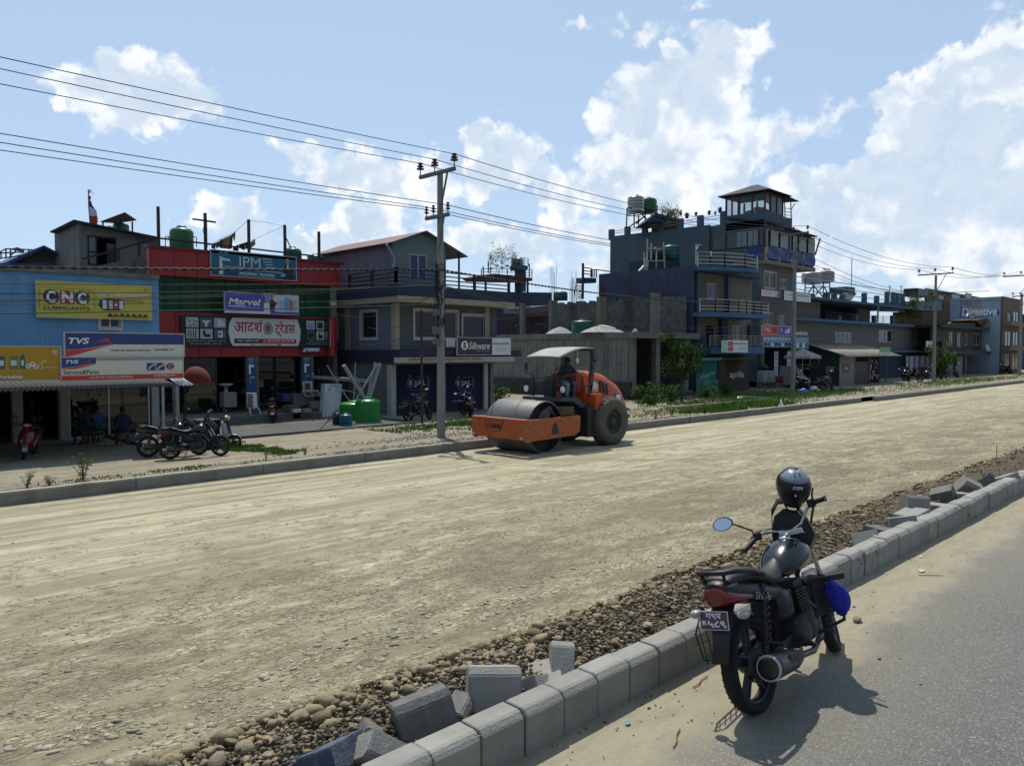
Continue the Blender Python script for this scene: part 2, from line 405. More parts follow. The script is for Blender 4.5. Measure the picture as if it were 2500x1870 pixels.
def fboard(name, label, cat, u0, v0, u1, v1, Y, **kw):
    x0, z0, x1, z1 = fr(u0, v0, u1, v1, Y)
    return Board(name, label, cat, (x0, Y, z1), (x1, Y, z1), (x0, Y, z0), **kw)
def flat(name, c, rough=.5): return mat('paint_'+name, tuple(q*1.45 for q in c), rough, .05, 6)
WH = flat('white', (.74, .74, .72)); BK = flat('black', (.02, .02, .022)); RED = flat('red', (.5, .03, .03)); NAVY = flat('navy', (.03, .05, .2))
# ground, roads, kerbs
YK = 3.05          # front of the near kerb
YF = 17.9          # front of the far kerb
def road_z(x, y):
    pts = [(3.2, .02), (3.7, .05), (4.2, -.04), (5.0, -.34), (7, -.50), (11, -.66), (17.9, -.75), (19, -.76)]
    z = pts[-1][1]
    for (a, za), (b, zb) in zip(pts, pts[1:]):
        if y <= b: t = max(0, (y-a)/(b-a)); z = za+(zb-za)*t; break
    z += .018*noise.noise(V((x*.15, y*1.1, 0)))+.010*noise.noise(V((x*.5, y*3.1, 3)))
    if y > 16.5: return z
    return z+.02*noise.noise(V((x*.9, y*.9, 7)))*min(1, max(0, (9-y)/3))
def verge_z(x, y):
    pts = [(18.1, -.50), (19.0, -.56), (22, -.78), (26, -.84), (60, -.86)]
    z = pts[-1][1]
    for (a, za), (b, zb) in zip(pts, pts[1:]):
        if y <= b: t = max(0, (y-a)/(b-a)); z = za+(zb-za)*t; break
    return z+.05*noise.noise(V((x*.35, y*1.3, 1)))*min(1, (y-18.1)*1.5)+.02*noise.noise(V((x*1.3, y*2.5, 4)))
def grid(name, xs, ys, zf, m):
    nx, ny = len(xs), len(ys)
    vs = [(x, y, zf(x, y)) for y in ys for x in xs]
    fs = [(j*nx+i, j*nx+i+1, (j+1)*nx+i+1, (j+1)*nx+i) for j in range(ny-1) for i in range(nx-1)]
    mb=MB();mb.add(vs, fs, m, True); return mb.mk(name, m, fixn=False)
def seq(a, b, s0, grow=1.0):
    out = [a]; s = s0
    while out[-1] < b: out.append(min(b, out[-1]+s)); s *= grow
    return out
def road_fn(b, c, tob):
    sep = b.n('ShaderNodeSeparateXYZ', {0: tob}); y = sep.outputs[1]
    st = b.vm('MULTIPLY', tob, (.09, 1.0, 1)); s1 = b.noise(b.vm('MULTIPLY', tob, (.035, 1, 1)), 3.4, 7, .72).outputs[0]; s2 = b.noise(b.vm('MULTIPLY', tob, (.25, 1, 1)), 9, 5, .7).outputs[0]
    pt = b.noise(tob, .9, 6, .7, 1.2).outputs[0]; pf = b.noise(b.vm('MULTIPLY', tob, (.6, 1, 1)), 5, 6, .75).outputs[0]
    near = b.n('ShaderNodeMapRange', {'Value': y, 'From Min': 5, 'From Max': 15, 'To Min': .22, 'To Max': -.16}).outputs[0]
    lane = b.m('MULTIPLY', b.m('SUBTRACT', s1, .5), .9)
    pmask = b.smooth(b.m('ADD', b.m('ADD', b.m('ADD', b.m('MULTIPLY', b.m('SUBTRACT', pt, .5), .9), b.m('MULTIPLY', b.m('SUBTRACT', pf, .5), 1.5)), near), lane), -.08, .22)
    wob = b.vm('ADD', b.vm('MULTIPLY', tob, (.62, 1, 1)), scl2(b, b.noise(tob, 14, 3).outputs['Color'], .045))
    vo = b.n('ShaderNodeTexVoronoi', {'Vector': wob, 'Scale': 15.0, 'Randomness': 1.0}, feature='DISTANCE_TO_EDGE').outputs['Distance']
    vc = b.n('ShaderNodeTexVoronoi', {'Vector': wob, 'Scale': 15.0, 'Randomness': 1.0}, feature='F1')
    vo2 = b.n('ShaderNodeTexVoronoi', {'Vector': wob, 'Scale': 34.0}, feature='DISTANCE_TO_EDGE').outputs['Distance']
    gap = b.m('MULTIPLY', b.m('SUBTRACT', 1.0, b.smooth(vo, .0, .12)), b.m('MULTIPLY', pmask, b.smooth(pf, .32, .6)))
    gap2 = b.m('MULTIPLY', b.m('SUBTRACT', 1.0, b.smooth(vo2, .0, .1)), b.m('MULTIPLY', pmask, .5))
    cell = b.n('ShaderNodeSeparateColor', {0: vc.outputs['Color']}).outputs[0]
    tone = b.m('ADD', .66, b.m('MULTIPLY', cell, .6))
    stone = b.mix(1.0, (.36, .32, .215), b.n('ShaderNodeCombineXYZ', {0: tone, 1: tone, 2: tone}).outputs[0], 'MULTIPLY')
    dust = b.mix(b.smooth(s1, .40, .60), (.235, .208, .135), (.42, .382, .268)); arc = b.m('SUBTRACT', b.n('ShaderNodeVectorMath', {0: b.vm('MULTIPLY', tob, (1, 1, 0)), 1: (44, 36, 0)}, operation='DISTANCE').outputs['Value'], b.m('MULTIPLY', s2, .3)); aw = b.m('MULTIPLY', b.m('ADD', b.m('SINE', b.m('MULTIPLY', arc, 2.1)), b.m('SINE', b.m('MULTIPLY', arc, 5.3))), b.smooth(b.noise(tob, .12, 3).outputs[0], .45, .62)); dust = b.mix(b.m('MULTIPLY', b.smooth(aw, .5, 1.5), .5), dust, (.46, .41, .28)); dust = b.mix(b.m('MULTIPLY', b.smooth(aw, -.5, -1.6), .5), dust, (.20, .17, .10)); dust = b.mix(b.m('MULTIPLY', b.smooth(b.noise(b.vm('MULTIPLY', tob, (.012, 1, 1)), 5.5, 5, .6).outputs[0], .55, .66), .6), dust, (.20, .175, .11)); dust = b.mix(b.m('MULTIPLY', b.smooth(b.noise(tob, .35, 4, .6).outputs[0], .5, .66), .35), dust, (.24, .215, .14))
    dust = b.mix(b.m('MULTIPLY', b.smooth(s2, .5, .78), .5), dust, (.21, .185, .12))
    c = b.mix(b.m('MULTIPLY', pmask, .8), dust, stone); c = b.mix(b.m('MULTIPLY', b.m('MULTIPLY', b.smooth(b.noise(b.vm('MULTIPLY', tob, (.5, 1, 1)), 1.1, 5, .65).outputs[0], .42, .60), b.smooth(y, 14, 7)), .68), c, (.16, .14, .092))
    c = b.mix(b.m('MINIMUM', b.m('ADD', gap, gap2), 1.0), c, (.10, .085, .055))
    h = b.m('ADD', b.m('MULTIPLY', b.m('MULTIPLY', b.smooth(vo, 0, .3), pmask), .9), b.m('ADD', b.m('MULTIPLY', s2, .5), b.m('MULTIPLY', b.noise(tob, 60, 4, .7).outputs[0], .35)))
    bp = b.n('ShaderNodeBump', {'Strength': .75, 'Distance': .028, 'Height': h})
    b.t.links.new(bp.outputs[0], b.t.nodes['Principled BSDF'].inputs['Normal'])
    return c
def scl2(b, v, k): return b.n('ShaderNodeVectorMath', {0: v, 'Scale': k}, operation='SCALE').outputs[0]
M_road = mat('packed_gravel', (.45, .4, .3), .9, fn=road_fn, spec=.15)
xs = [-60, -40, -28]+seq(-20, 40, .25)+seq(41, 340, 1.0, 1.04)[0:]
ys = seq(YK+.14, 9, .12)+seq(9.3, YF+.1, .3)
struct(grid('dirt_road', xs, ys, road_z, M_road), 'half built road of packed tan gravel')
def asph_fn(b, c, tob):
    sep = b.n('ShaderNodeSeparateXYZ', {0: tob}); y = sep.outputs[1]
    n1 = b.noise(tob, 1.4, 6, .65).outputs[0]; n2 = b.noise(b.vm('MULTIPLY', tob, (.35, 1, 1)), 7, 6, .7).outputs[0]
    gr = b.noise(tob, 110, 3, .7).outputs[0]
    v1 = b.n('ShaderNodeTexVoronoi', {'Vector': tob, 'Scale': 120.0}, feature='F1')
    cr = b.n('ShaderNodeSeparateColor', {0: v1.outputs['Color']}).outputs[0]
    ag = b.ramp(cr, [(0, .075), (.55, .11), (.86, .135), (.95, .19), (1, .30)])
    base = b.mix(1.0, ag, b.ramp(b.noise(tob, .6, 5).outputs[0], [(.3, (.85, .88, .86)), (.7, (1.15, 1.13, 1.05))]), 'MULTIPLY')
    holes = b.smooth(b.noise(tob, 42, 3, .6).outputs[0], .60, .68)
    base = b.mix(b.m('MULTIPLY', holes, .7), base, (.03, .03, .03))
    e = b.m('ADD', y, b.m('ADD', b.m('MULTIPLY', b.m('SUBTRACT', n1, .5), .9), b.m('MULTIPLY', b.m('SUBTRACT', n2, .5), .9)))
    s = b.m('ADD', b.m('MULTIPLY', b.smooth(e, 2.15, 2.75), .95), b.m('MULTIPLY', b.smooth(e, .9, 2.3), .32))
    s = b.m('MINIMUM', b.m('MULTIPLY', s, b.m('ADD', .8, b.m('MULTIPLY', gr, .4))), 1.0)
    sand = b.mix(b.smooth(n2, .4, .7), (.27, .24, .165), (.215, .19, .13))
    sand = b.mix(b.m('MULTIPLY', b.smooth(b.noise(tob, 28, 4, .7).outputs[0], .62, .72), .45), sand, (.13, .11, .075))
    h = b.m('ADD', b.m('MULTIPLY', b.m('MULTIPLY', v1.outputs['Distance'], b.m('SUBTRACT', 1.0, s)), 1.2), b.m('MULTIPLY', gr, .4))
    bp = b.n('ShaderNodeBump', {'Strength': .5, 'Distance': .01, 'Height': h})
    b.t.links.new(bp.outputs[0], b.t.nodes['Principled BSDF'].inputs['Normal'])
    return b.mix(s, base, sand)
M_asph = mat('asphalt', (.1, .1, .1), .85, fn=asph_fn, spec=.3)
struct(grid('asphalt_road', [-300, -60]+seq(-20, 30, 2)+[60, 120, 400, 900], [-400, -60, -12, -4, 0, 2, YK+.1], lambda x, y: 0.0, M_asph), 'grey asphalt road dusted with sand along its kerb')
M_dirt = None
def verge_fn(b, c, tob):
    s1 = b.noise(b.vm('MULTIPLY', tob, (.12, 1, 1)), 2.4, 6, .7).outputs[0]; n2 = b.noise(tob, 2.2, 6, .7).outputs[0]; n3 = b.noise(b.vm('MULTIPLY', tob, (.5, 1, 1)), 16, 5, .75).outputs[0]
    c = b.mix(b.smooth(s1, .35, .65), (.21, .185, .13), (.31, .28, .21))
    c = b.mix(b.m('MULTIPLY', b.smooth(n2, .48, .66), .7), c, (.20, .185, .15))
    c = b.mix(b.m('MULTIPLY', b.smooth(n3, .53, .66), .75), c, (.08, .065, .045))
    bp = b.n('ShaderNodeBump', {'Strength': .8, 'Distance': .05, 'Height': b.m('ADD', n3, b.m('MULTIPLY', s1, .8))})
    b.t.links.new(bp.outputs[0], b.t.nodes['Principled BSDF'].inputs['Normal'])
    return c
M_verge = mat('verge_dirt', (.4, .35, .25), .95, fn=verge_fn, spec=.1)
struct(grid('verge', [-60, -30]+seq(-20, 60, .4)+seq(61, 340, 2, 1.05), seq(YF+.18, 27, .25)+[28, 30, 34, 40, 60], verge_z, M_verge), 'dirt verge with ruts in front of the shops')
M_gnd = mat('far_ground', (.16, .16, .10), .95, .3, .05)
struct(grid('ground', [-2500, -300, -60, 0, 60, 340, 1000, 3000], [16, 60, 200, 800, 3000], lambda x, y: -.95, M_gnd), 'low ground reaching the horizon')
# near kerb: laid concrete blocks
M_conc = mat('kerb_concrete', (.38, .37, .33), .85, .1, 6, .35, 60, dirt=(.2, .19, .16), dirt_amt=.35, dscale=2.5, isl=.11)
def kerb_fn(b, c, tob):
    sep = b.n('ShaderNodeSeparateXYZ', {0: tob})
    sand = b.m('MULTIPLY', b.smooth(sep.outputs[2], .07, -.0), .5)
    cr = b.n('ShaderNodeTexVoronoi', {'Vector': b.vm('ADD', tob, scl2(b, b.noise(tob, 3, 4).outputs['Color'], .5)), 'Scale': 2.2}, feature='DISTANCE_TO_EDGE').outputs['Distance']
    crk = b.m('MULTIPLY', b.m('SUBTRACT', 1.0, b.smooth(cr, 0.0, .012)), b.smooth(b.noise(tob, .7, 3).outputs[0], .52, .6))
    pit = b.smooth(b.noise(tob, 55, 2).outputs[0], .68, .72)
    c = b.mix(sand, c, (.28, .25, .18)); c = b.mix(crk, c, (.025, .025, .02)); return b.mix(b.m('MULTIPLY', pit, .6), c, (.09, .09, .085))
M_kerb = mat('laid_kerb_concrete', (.39, .38, .34), .85, .12, 6, .35, 60, dirt=(.24, .23, .2), dirt_amt=.4, dscale=2.5, isl=.10, fn=kerb_fn)
mb=MB();x = -.25; i = 0
def kprof(w, h, ch, r): return [(0, -.1), (0, h-ch), (.008, h-ch+.012), (ch*.7, h-.008), (ch*.7+.02, h), (w-.01, h), (w, h-.012), (w, -.1)]
while x < 120:
    L = .338+rnd.uniform(-.006, .006)
    if x > 30: L *= 3
    dy = .006*sin(i*1.7)+rnd.uniform(-.004, .004)+.00012*max(0, x-12)**2*0; dz = rnd.uniform(-.006, .006)
    g0 = .006+rnd.random()*.006
    rings = []
    for k, (xx, ins) in enumerate(((x+g0, .006), (x+g0+.007, 0), (x+L-.008, 0), (x+L-.001, .006))):
        rings.append([V((xx, YK+dy+(ins if q < .08 else -ins)+q, z+dz-(ins if z > 0 else 0))) for q, z in kprof(.185, .27, .045, .01)])
    mb.loft(rings, M_kerb, smooth=False); x += L; i += 1
nk = struct(mb.mk('kerb', M_kerb), 'pale concrete kerb blocks along the asphalt')
M_mort = mat('mortar', (.16, .15, .13), .95, .3, 20, .4)
mb=MB();mb.box(-.2, YK+.014, -.1, 120, YK+.165, .238); struct(mb.mk('kerb_bedding', M_mort))
# far kerb
M_fk = mat('far_kerb_concrete', (.30, .285, .25), .9, .15, 3, .5, 30, dirt=(.14, .13, .11), dirt_amt=.6, dscale=1.2, streak=False)
M_fks = mat('sandy_kerb_top', (.50, .46, .36), .95, .2, 5, .4, 30, dirt=(.22, .19, .14), dirt_amt=.7, dscale=2.5)
for X0, X1, yo in ((-60, 47.0, 0), (48.6, 300, -.25)):
    mb=MB();x = X0
    while x < X1:
        L = min(3.0, X1-x); n = 6; rings = []
        for k in range(n+1):
            xx = x+.008+(L-.016)*k/n; w = .01*noise.noise(V((xx*1.3, 2, 0))); hh = .012*noise.noise(V((xx*2.1, 9, 0)))
            rings.append([V((xx, YF+yo+a+w, z+(hh if z > -.6 else 0))) for a, z in ((0, -.9), (0, -.505), (.02, -.48), (.16, -.478), (.2, -.49), (.2, -.9))])
        mb.loft(rings, M_fk, smooth=False)
        mb.loft([[r[2]+V((0, 0, .004)), r[3]+V((0, 0, .004))] for r in rings], M_fks, cap=False, closed=False, smooth=False)
        x += L
    struct(mb.mk('kerb', M_fk), 'low dirty concrete kerb on the far side of the gravel road')
# loose stones
def stones(name, places, m, sub, label, seed=1):
    """places: list of (x,y,z,size,flatness); all in one mesh built with arrays"""
    rs = np.random.RandomState(seed); base = []
    for k in range(12):
        bm = bmesh.new(); bmesh.ops.create_icosphere(bm, subdivisions=sub, radius=.5)
        for q in bm.verts:
            f = 1+.45*noise.noise(q.co*2.0+V((k*7.3, 0, 0)))+.12*noise.noise(q.co*6+V((0, k*5, 0))); q.co *= f
        bm.verts.index_update(); base.append(np.array([q.co[:] for q in bm.verts])); F = np.array([[q.index for q in f.verts] for f in bm.faces]); bm.free()
    n = len(places); nv = len(base[0]); nf = len(F); VV = np.zeros((n*nv, 3)); FF = np.zeros((n*nf, 3), dtype=np.int64)
    for i, (x, y, z, s, fl) in enumerate(places):
        b = base[rs.randint(12)]*np.array([1, rs.uniform(.55, .9), fl*rs.uniform(.6, 1.0)])*s
        a = rs.uniform(0, 2*pi); t = rs.uniform(-.5, .5)*(1 if fl > .4 else .2)
        Rz = np.array([[cos(a), -sin(a), 0], [sin(a), cos(a), 0], [0, 0, 1]]); Rx = np.array([[1, 0, 0], [0, cos(t), -sin(t)], [0, sin(t), cos(t)]])
        VV[i*nv:(i+1)*nv] = b @ (Rz @ Rx).T + (x, y, z); FF[i*nf:(i+1)*nf] = F+i*nv
    me = bpy.data.meshes.new(name); me.vertices.add(n*nv); me.vertices.foreach_set('co', VV.ravel())
    me.loops.add(n*nf*3); me.loops.foreach_set('vertex_index', FF.ravel().astype(np.int32))
    me.polygons.add(n*nf); me.polygons.foreach_set('loop_start', np.arange(0, n*nf*3, 3, dtype=np.int32)); me.polygons.foreach_set('loop_total', np.full(n*nf, 3, dtype=np.int32))
    me.polygons.foreach_set('use_smooth', np.full(n*nf, True)); me.materials.append(m); me.update(); me.validate()
    o = bpy.data.objects.new(name, me); COL.objects.link(o); return tag(o, label, name, kind='stuff')
M_stone = mat('river_stone', (.35, .28, .175), .9, .25, 9, .5, 50, dirt=(.42, .37, .27), dirt_amt=.5, dscale=6, isl=.35, spec=.15)
M_peb = mat('pebble', (.46, .42, .32), .9, .15, 9, .3, 60, isl=.25, spec=.15)
M_dk = mat('dark_grit', (.16, .145, .115), .95, .3, 9, .5, 50, isl=.5, spec=.15)
rs = np.random.RandomState(3)
def berm_h(x, y):
    w = .25*noise.noise(V((x*.7, 0, 5)))
    if 3.7 < x < 6.4: k = .75
    else: k = 1
    yc = 4.05+w; e = max(0, 1-((y-yc)/(.95))**2); return e*.20*k
pl = []
for i in range(16500):
    x = .8+rs.power(.62)*0+rs.exponential(5.5); y = rs.uniform(3.28, 5.15)
    if x > 40: continue
    if y > 4.75+.35*noise.noise(V((x*.9, 3, 0)))+.15*rs.normal(): continue
    s = min(.105, .019+rs.exponential(.018));
    if y < 3.75 and rs.rand() < .75: s = min(s, .045)
    h = berm_h(x, y); pl.append((x, y, road_z(x, y)+h*rs.uniform(.55, 1.05)+s*.1, s, rs.uniform(.55, .9)))
for i in range(70):
    x = .9+rs.exponential(4.0); y = rs.uniform(3.8, 4.8); s = rs.uniform(.09, .15); pl.append((x, y, road_z(x, y)+berm_h(x, y)+s*.12, s, .7))
stones('rubble', pl, M_stone, 2, 'heaped tan river stones along the back of the kerb', 5)
pl = []
for i in range(5000):
    x = .6+rs.exponential(5.0); y = rs.uniform(3.26, 3.95)
    if x > 30: continue
    s = rs.uniform(.012, .04); pl.append((x, y, road_z(x, y)+berm_h(x, y)*.8+rs.uniform(0, .06), s, .8))
stones('grit', pl, M_dk, 1, 'dark damp grit between the kerb and the river stones', 6)
grid_b = grid('rubble_bank', seq(.2, 45, .25), seq(3.24, 5.2, .12), lambda x, y: road_z(x, y)+berm_h(x, y)*.72-.012, mat('bank_soil', (.16, .13, .09), .95, .3, 14, .8, 40, spec=.1)); tag(grid_b, 'soil bank under the heaped stones', kind='structure')
pl = []
for i in range(12000):
    y = 4.7+rs.exponential(2.6)
    if y > 15: continue
    x = (y*.32-3+rs.exponential(6.5)) if rs.rand() < .8 else rs.uniform(-4, 30)
    cl = noise.noise(V((x*.5, y*.9, 2)))+.7*noise.noise(V((x*1.9, y*2.9, 8)))
    if cl < -.05+.06*(y-5) and rs.rand() < .8: continue
    s = .018+rs.exponential(.02); s = min(s, .11)
    if s > .065 and y > 6.5: s *= .6
    pl.append((x, y, road_z(x, y)+s*.02, s, .42))
stones('gravel', pl, M_peb, 1, 'flat pebbles pressed into the tan road', 9)
pl = []
for i in range(420):
    x = 1.5+rs.exponential(5); y = YK-.02-rs.exponential(.28); s = .006+rs.exponential(.006)
    if y > 1.0: pl.append((x, y, s*.2, min(s, .03), .6))
stones('crumbs', pl, M_dk, 1, 'crumbs of soil scattered on the sandy gutter', 2)
pl = []
for i in range(3500):
    if rs.rand() < .45: x, y = rs.uniform(11, 30), rs.uniform(18.2, 19.3)
    elif rs.rand() < .5: x, y = rs.normal(17.5, 2.0), rs.normal(21.6, .5)
    else: x, y = rs.uniform(50, 80), rs.uniform(18.5, 22)
    s = rs.uniform(.03, .11); pl.append((x, y, verge_z(x, y)+s*.1, s, .5))
stones('debris', pl, mat('verge_stone', (.36, .33, .27), .9, .3, 8, isl=.4), 1, 'scattered stones and crumbs along the far verge', 11)
# dumped kerb blocks
M_blk = M_conc
M_blkd = mat('shaded_concrete', (.17, .165, .15), .8, .15, 8, .4, 50, dirt=(.30, .31, .31), dirt_amt=.45, dscale=5, streak=True)  # darker copy of the block concrete, shade put into its colour
M_blkb = mat('crusted_concrete', (.10, .13, .19), .8, .2, 10, .9, 45, dirt=(.30, .34, .40), dirt_amt=.9, dscale=14)
def kblock(label, u, v, z, rot, size=(.34, .30, .15), m=None, ch=.045):
    c0(); p = PZ(u, v, z); mb=MB();L, H, W = size
    prof = [(0, 0), (0, H-ch), (ch*.7, H), (W, H), (W, 0)]
    rings = [[V((x, y-W/2+(.005 if k in (0, 3) else 0)*0, zz-H/2)) for y, zz in prof] for k, x in enumerate((-L/2, L/2))]
    bm = bmesh.new(); vs = [[bm.verts.new(q) for q in r] for r in rings]
    for k in range(5): bm.faces.new((vs[0][k], vs[0][(k+1) % 5], vs[1][(k+1) % 5], vs[1][k]))
    bm.faces.new(vs[0][::-1]); bm.faces.new(vs[1]); bmesh.ops.recalc_face_normals(bm, faces=bm.faces)
    bmesh.ops.bevel(bm, geom=bm.edges[:], offset=.007, segments=2, affect='EDGES')
    bmesh.ops.subdivide_edges(bm, edges=[e for e in bm.edges if e.calc_length() > .08], cuts=4, use_grid_fill=True)
    for q in bm.verts: q.co += V((1, 1, 1))*.004*noise.noise(q.co*14+V((u, v, 0)))
    mb.bm(bm, None); o = mb.mk('kerb_block', m or M_blk); o.location = p; o.rotation_euler = tuple(R(a) for a in rot)
    return tag(o, label, 'kerb block', 'spare kerb blocks dumped behind the kerb')
kblock('blue crusted kerb block leaning at the near end of the kerb', 800, 1860, .14, (64, 10, 25), (.38, .34, .17), M_blkb)
kblock('grey block wedged behind the blue crusted block', 890, 1832, .10, (30, 15, 60), (.34, .28, .15), M_blkd)
kblock('pale block corner poking up beside the crusted block', 925, 1850, .14, (50, 35, -20), (.3, .28, .15))
kblock('dark wet kerb block standing tilted, darkest of the near blocks', 1040, 1768, .17, (-14, -12, -22), (.34, .34, .20), M_blkd)
kblock('small dark block tucked behind the tilted dark block', 1118, 1760, .13, (8, -4, 35), (.25, .25, .14), M_blkd)
kblock('large pale kerb slab standing upright on its end', 1204, 1700, .20, (-16, 4, -35), (.33, .36, .15))
kblock('white block corner right of the upright pale slab', 1292, 1690, .10, (60, 20, 20), (.30, .26, .15))
kblock('pale block half hidden between upright slab and slim block', 1325, 1668, .10, (75, -10, 50), (.32, .28, .15))
kblock('slim grey block tipped up on the rubble', 1371, 1622, .20, (-35, 6, -40), (.16, .30, .14))
kblock('grey wedge block nearest to the motorbike front', 2118, 1322, .16, (70, 30, 10), (.32, .28, .15))
kblock('dark block lying low behind the kerb', 2150, 1303, .15, (95, 8, -10), (.34, .28, .15), M_blkd)
kblock('grey block lying across the rubble beside the dark one', 2200, 1276, .20, (80, 12, 30), (.36, .3, .15))
kblock('flat pale block under the upright mid kerb block', 2225, 1262, .20, (88, -8, -8), (.40, .3, .15))
kblock('grey rough kerb block set upright, tallest of the far blocks', 2233, 1238, .27, (-8, 6, -28), (.36, .32, .17))
kblock('pale flat block lying on a dark one', 2300, 1245, .18, (92, 4, 20), (.4, .3, .15))
kblock('tilted block with sunlit top and dark face', 2302, 1208, .22, (70, -8, 12), (.36, .3, .18), M_blkd)
kblock('grey block leaning against the kerb beside the tilted one', 2360, 1195, .20, (35, 25, -35), (.36, .32, .17))
kblock('small flat block fallen between leaning blocks', 2345, 1215, .16, (88, 5, -30), (.34, .28, .15))
kblock('dark wedge block second from the far end', 2405, 1182, .17, (55, 20, 15), (.34, .3, .15), M_blkd)
kblock('farthest pale block beside the thin stake', 2455, 1172, .2, (70, 15, 40), (.36, .3, .15))
c0(); p = PZ(2431, 1156, -.25); q = V((p.x+.02, p.y+.03, 0)); zt = PY(2441, 1083, p.y).z
mb=MB();mb.tube([(p.x, p.y, p.z-.2), (p.x+.05, p.y, zt)], .008, 6)
tag(mb.mk('marker_stake', mat('rusty_rod', (.08, .05, .035), .8)), 'thin rusty rod standing in the gravel beyond the dumped blocks', 'stake')
p = PZ(1697, 1020, -.5); mb=MB();mb.tube([(p.x, YF-.06, -.8), (p.x, YF-.06, .28)], .02, 6)
tag(mb.mk('marker_stake', MATS['rusty_rod']), 'rusty rod standing against the far kerb', 'stake')
c0(); p = PZ(2093, 1512, .02); mb=MB();mb.ball((p.x, p.y, .022), .042, 3, sc=(1.1, .8, .65), jit=.3, seed=4); tag(mb.mk('stone', M_stone), 'single rounded stone lying on the sand beyond the motorbike', 'stone')
for nm, lb, u, v, s, c in (('plastic_scrap', 'small blue plastic scrap on the sand near the kerb', 1533, 1767, .03, (.05, .35, .5)), ('paper_scrap', 'pinkish paper scrap on the sandy gutter', 2250, 1394, .06, (.6, .35, .27)), ('paper_scrap', 'small white scrap near the kerb foot', 2248, 1359, .03, (.8, .8, .8))):
    p = PZ(u, v, .006); mb=MB();n = 7
    mb.prism([(p.x+s*cos(2*pi*k/n)*rnd.uniform(.6, 1.2), p.y+s*.6*sin(2*pi*k/n)*rnd.uniform(.6, 1.2), .008+.004*(k % 2)) for k in range(n)], (0, 0, .003)); tag(mb.mk(nm, flat(nm+str(u), c, .8)), lb, 'scrap')
for lb, u, v, a in (('thin dry twig on the sand left of the motorbike', 1652, 1800, .4), ('bent twig near the kerb in the gutter', 1710, 1663, .1), ('grey stick lying on the asphalt edge', 2272, 1404, -.9)):
    p = PZ(u, v, .01); mb=MB();mb.tube([p+V((cos(a)*t*.12, sin(a)*t*.12+.012*sin(t*3), 0)) for t in (-1, -.4, .2, 1)], .004, 5)
    tag(mb.mk('twig', mat('dry_twig', (.28, .13, .07), .9)), lb, 'twig')
# grass (blades in one mesh) and weeds
M_gr = mat('grass_blade', (.14, .25, .04), .7, .3, 3, isl=.4, spec=.2)
M_gry = mat('dry_grass_blade', (.26, .32, .08), .75, .3, 3, isl=.4, spec=.2)
def grass(label, x0, y0, x1, y1, n, h, m=None, seed=0, zf=verge_z):
    r = random.Random(seed); mb=MB();vs = []; fs = []
    for i in range(n):
        x = x0+(x1-x0)*min(1, max(0, r.gauss(.5, .24))); y = y0+(y1-y0)*min(1, max(0, r.gauss(.5, .24)))
        if noise.noise(V((x*.9, y*1.4, seed)))+noise.noise(V((x*3, y*3, seed)))*.5 < -.15: continue
        z = zf(x, y)-.02; a = r.uniform(0, pi); w = r.uniform(.01, .022)*(1+h); hh = h*r.uniform(.4, 1.2); lx, ly = r.uniform(-.4, .4)*hh, r.uniform(-.4, .4)*hh
        k = len(vs); dx, dy = cos(a)*w, sin(a)*w
        vs += [(x-dx, y-dy, z), (x+dx, y+dy, z), (x+dx*.7+lx*.4, y+dy*.7+ly*.4, z+hh*.6), (x-dx*.7+lx*.4, y-dy*.7+ly*.4, z+hh*.6), (x+lx, y+ly, z+hh)]
        fs += [(k, k+1, k+2, k+3), (k+3, k+2, k+4)]
    mb.add(vs, fs, m or M_gr, False); o = mb.mk('grass', m or M_gr, fixn=False); return tag(o, label, 'grass', kind='stuff')
def patch(label, u0, v0, u1, v1, n, h, m=None, seed=0):
    c0(); a = PZ((u0+u1)/2, v0, -.75); b = PZ((u0+u1)/2, v1, -.6); l = PZ(u0, (v0+v1)/2, -.7); r_ = PZ(u1, (v0+v1)/2, -.7)
    ym, dy = (a.y+b.y)/2, abs(a.y-b.y)/2; xm = (l.x+r_.x)/2; dx = abs(r_.x-l.x)/2
    return grass(label, xm-dx, max(YF+.25, ym-dy), xm+dx, ym+dy, n, h, m, seed)
patch('bright grass patch beside the parked motorbikes', 540, 1066, 680, 1112, 9000, .10, None, 1)
grass('shaded grass in front of the grey shop', 17.5, 22.5, 27, 26.5, 9000, .14, None, 2)
grass('grass and weeds on the verge before the concrete shell', 28, 18.6, 46, 25.5, 8000, .13, M_gry, 3)
grass('shaded grass before the blue balcony house', 38, 21.5, 62, 28.5, 16000, .2, None, 4)
grass('grass strip by the far shops', 62, 20.0, 112, 26.5, 7000, .18, None, 5)
grass('thin grass along the kerb left', 4, 18.3, 11, 19.2, 900, .07, M_gry, 6)
grass('tall weeds behind the kerb right of the roller', 31, 18.4, 40, 20.6, 5200, .38, None, 8)
M_leaf = mat('leaf', (.10, .20, .035), .8, .25, 3, isl=.45, spec=.12)
M_stem = mat('green_stem', (.10, .13, .04), .8)
def leaf(mb, p, d, L, W, m=None, droop=.25):
    d = V(d).normalized(); s = d.cross(V((0, 0, 1)));
    if s.length < .05: s = V((1, 0, 0))
    s.normalize(); t = p+d*L*.55+V((0, 0, -droop*L*.1)); e = p+d*L+V((0, 0, -droop*L))
    mb.add([p, t+s*W/2, e, t-s*W/2], [(0, 1, 2), (0, 2, 3)], m, False)
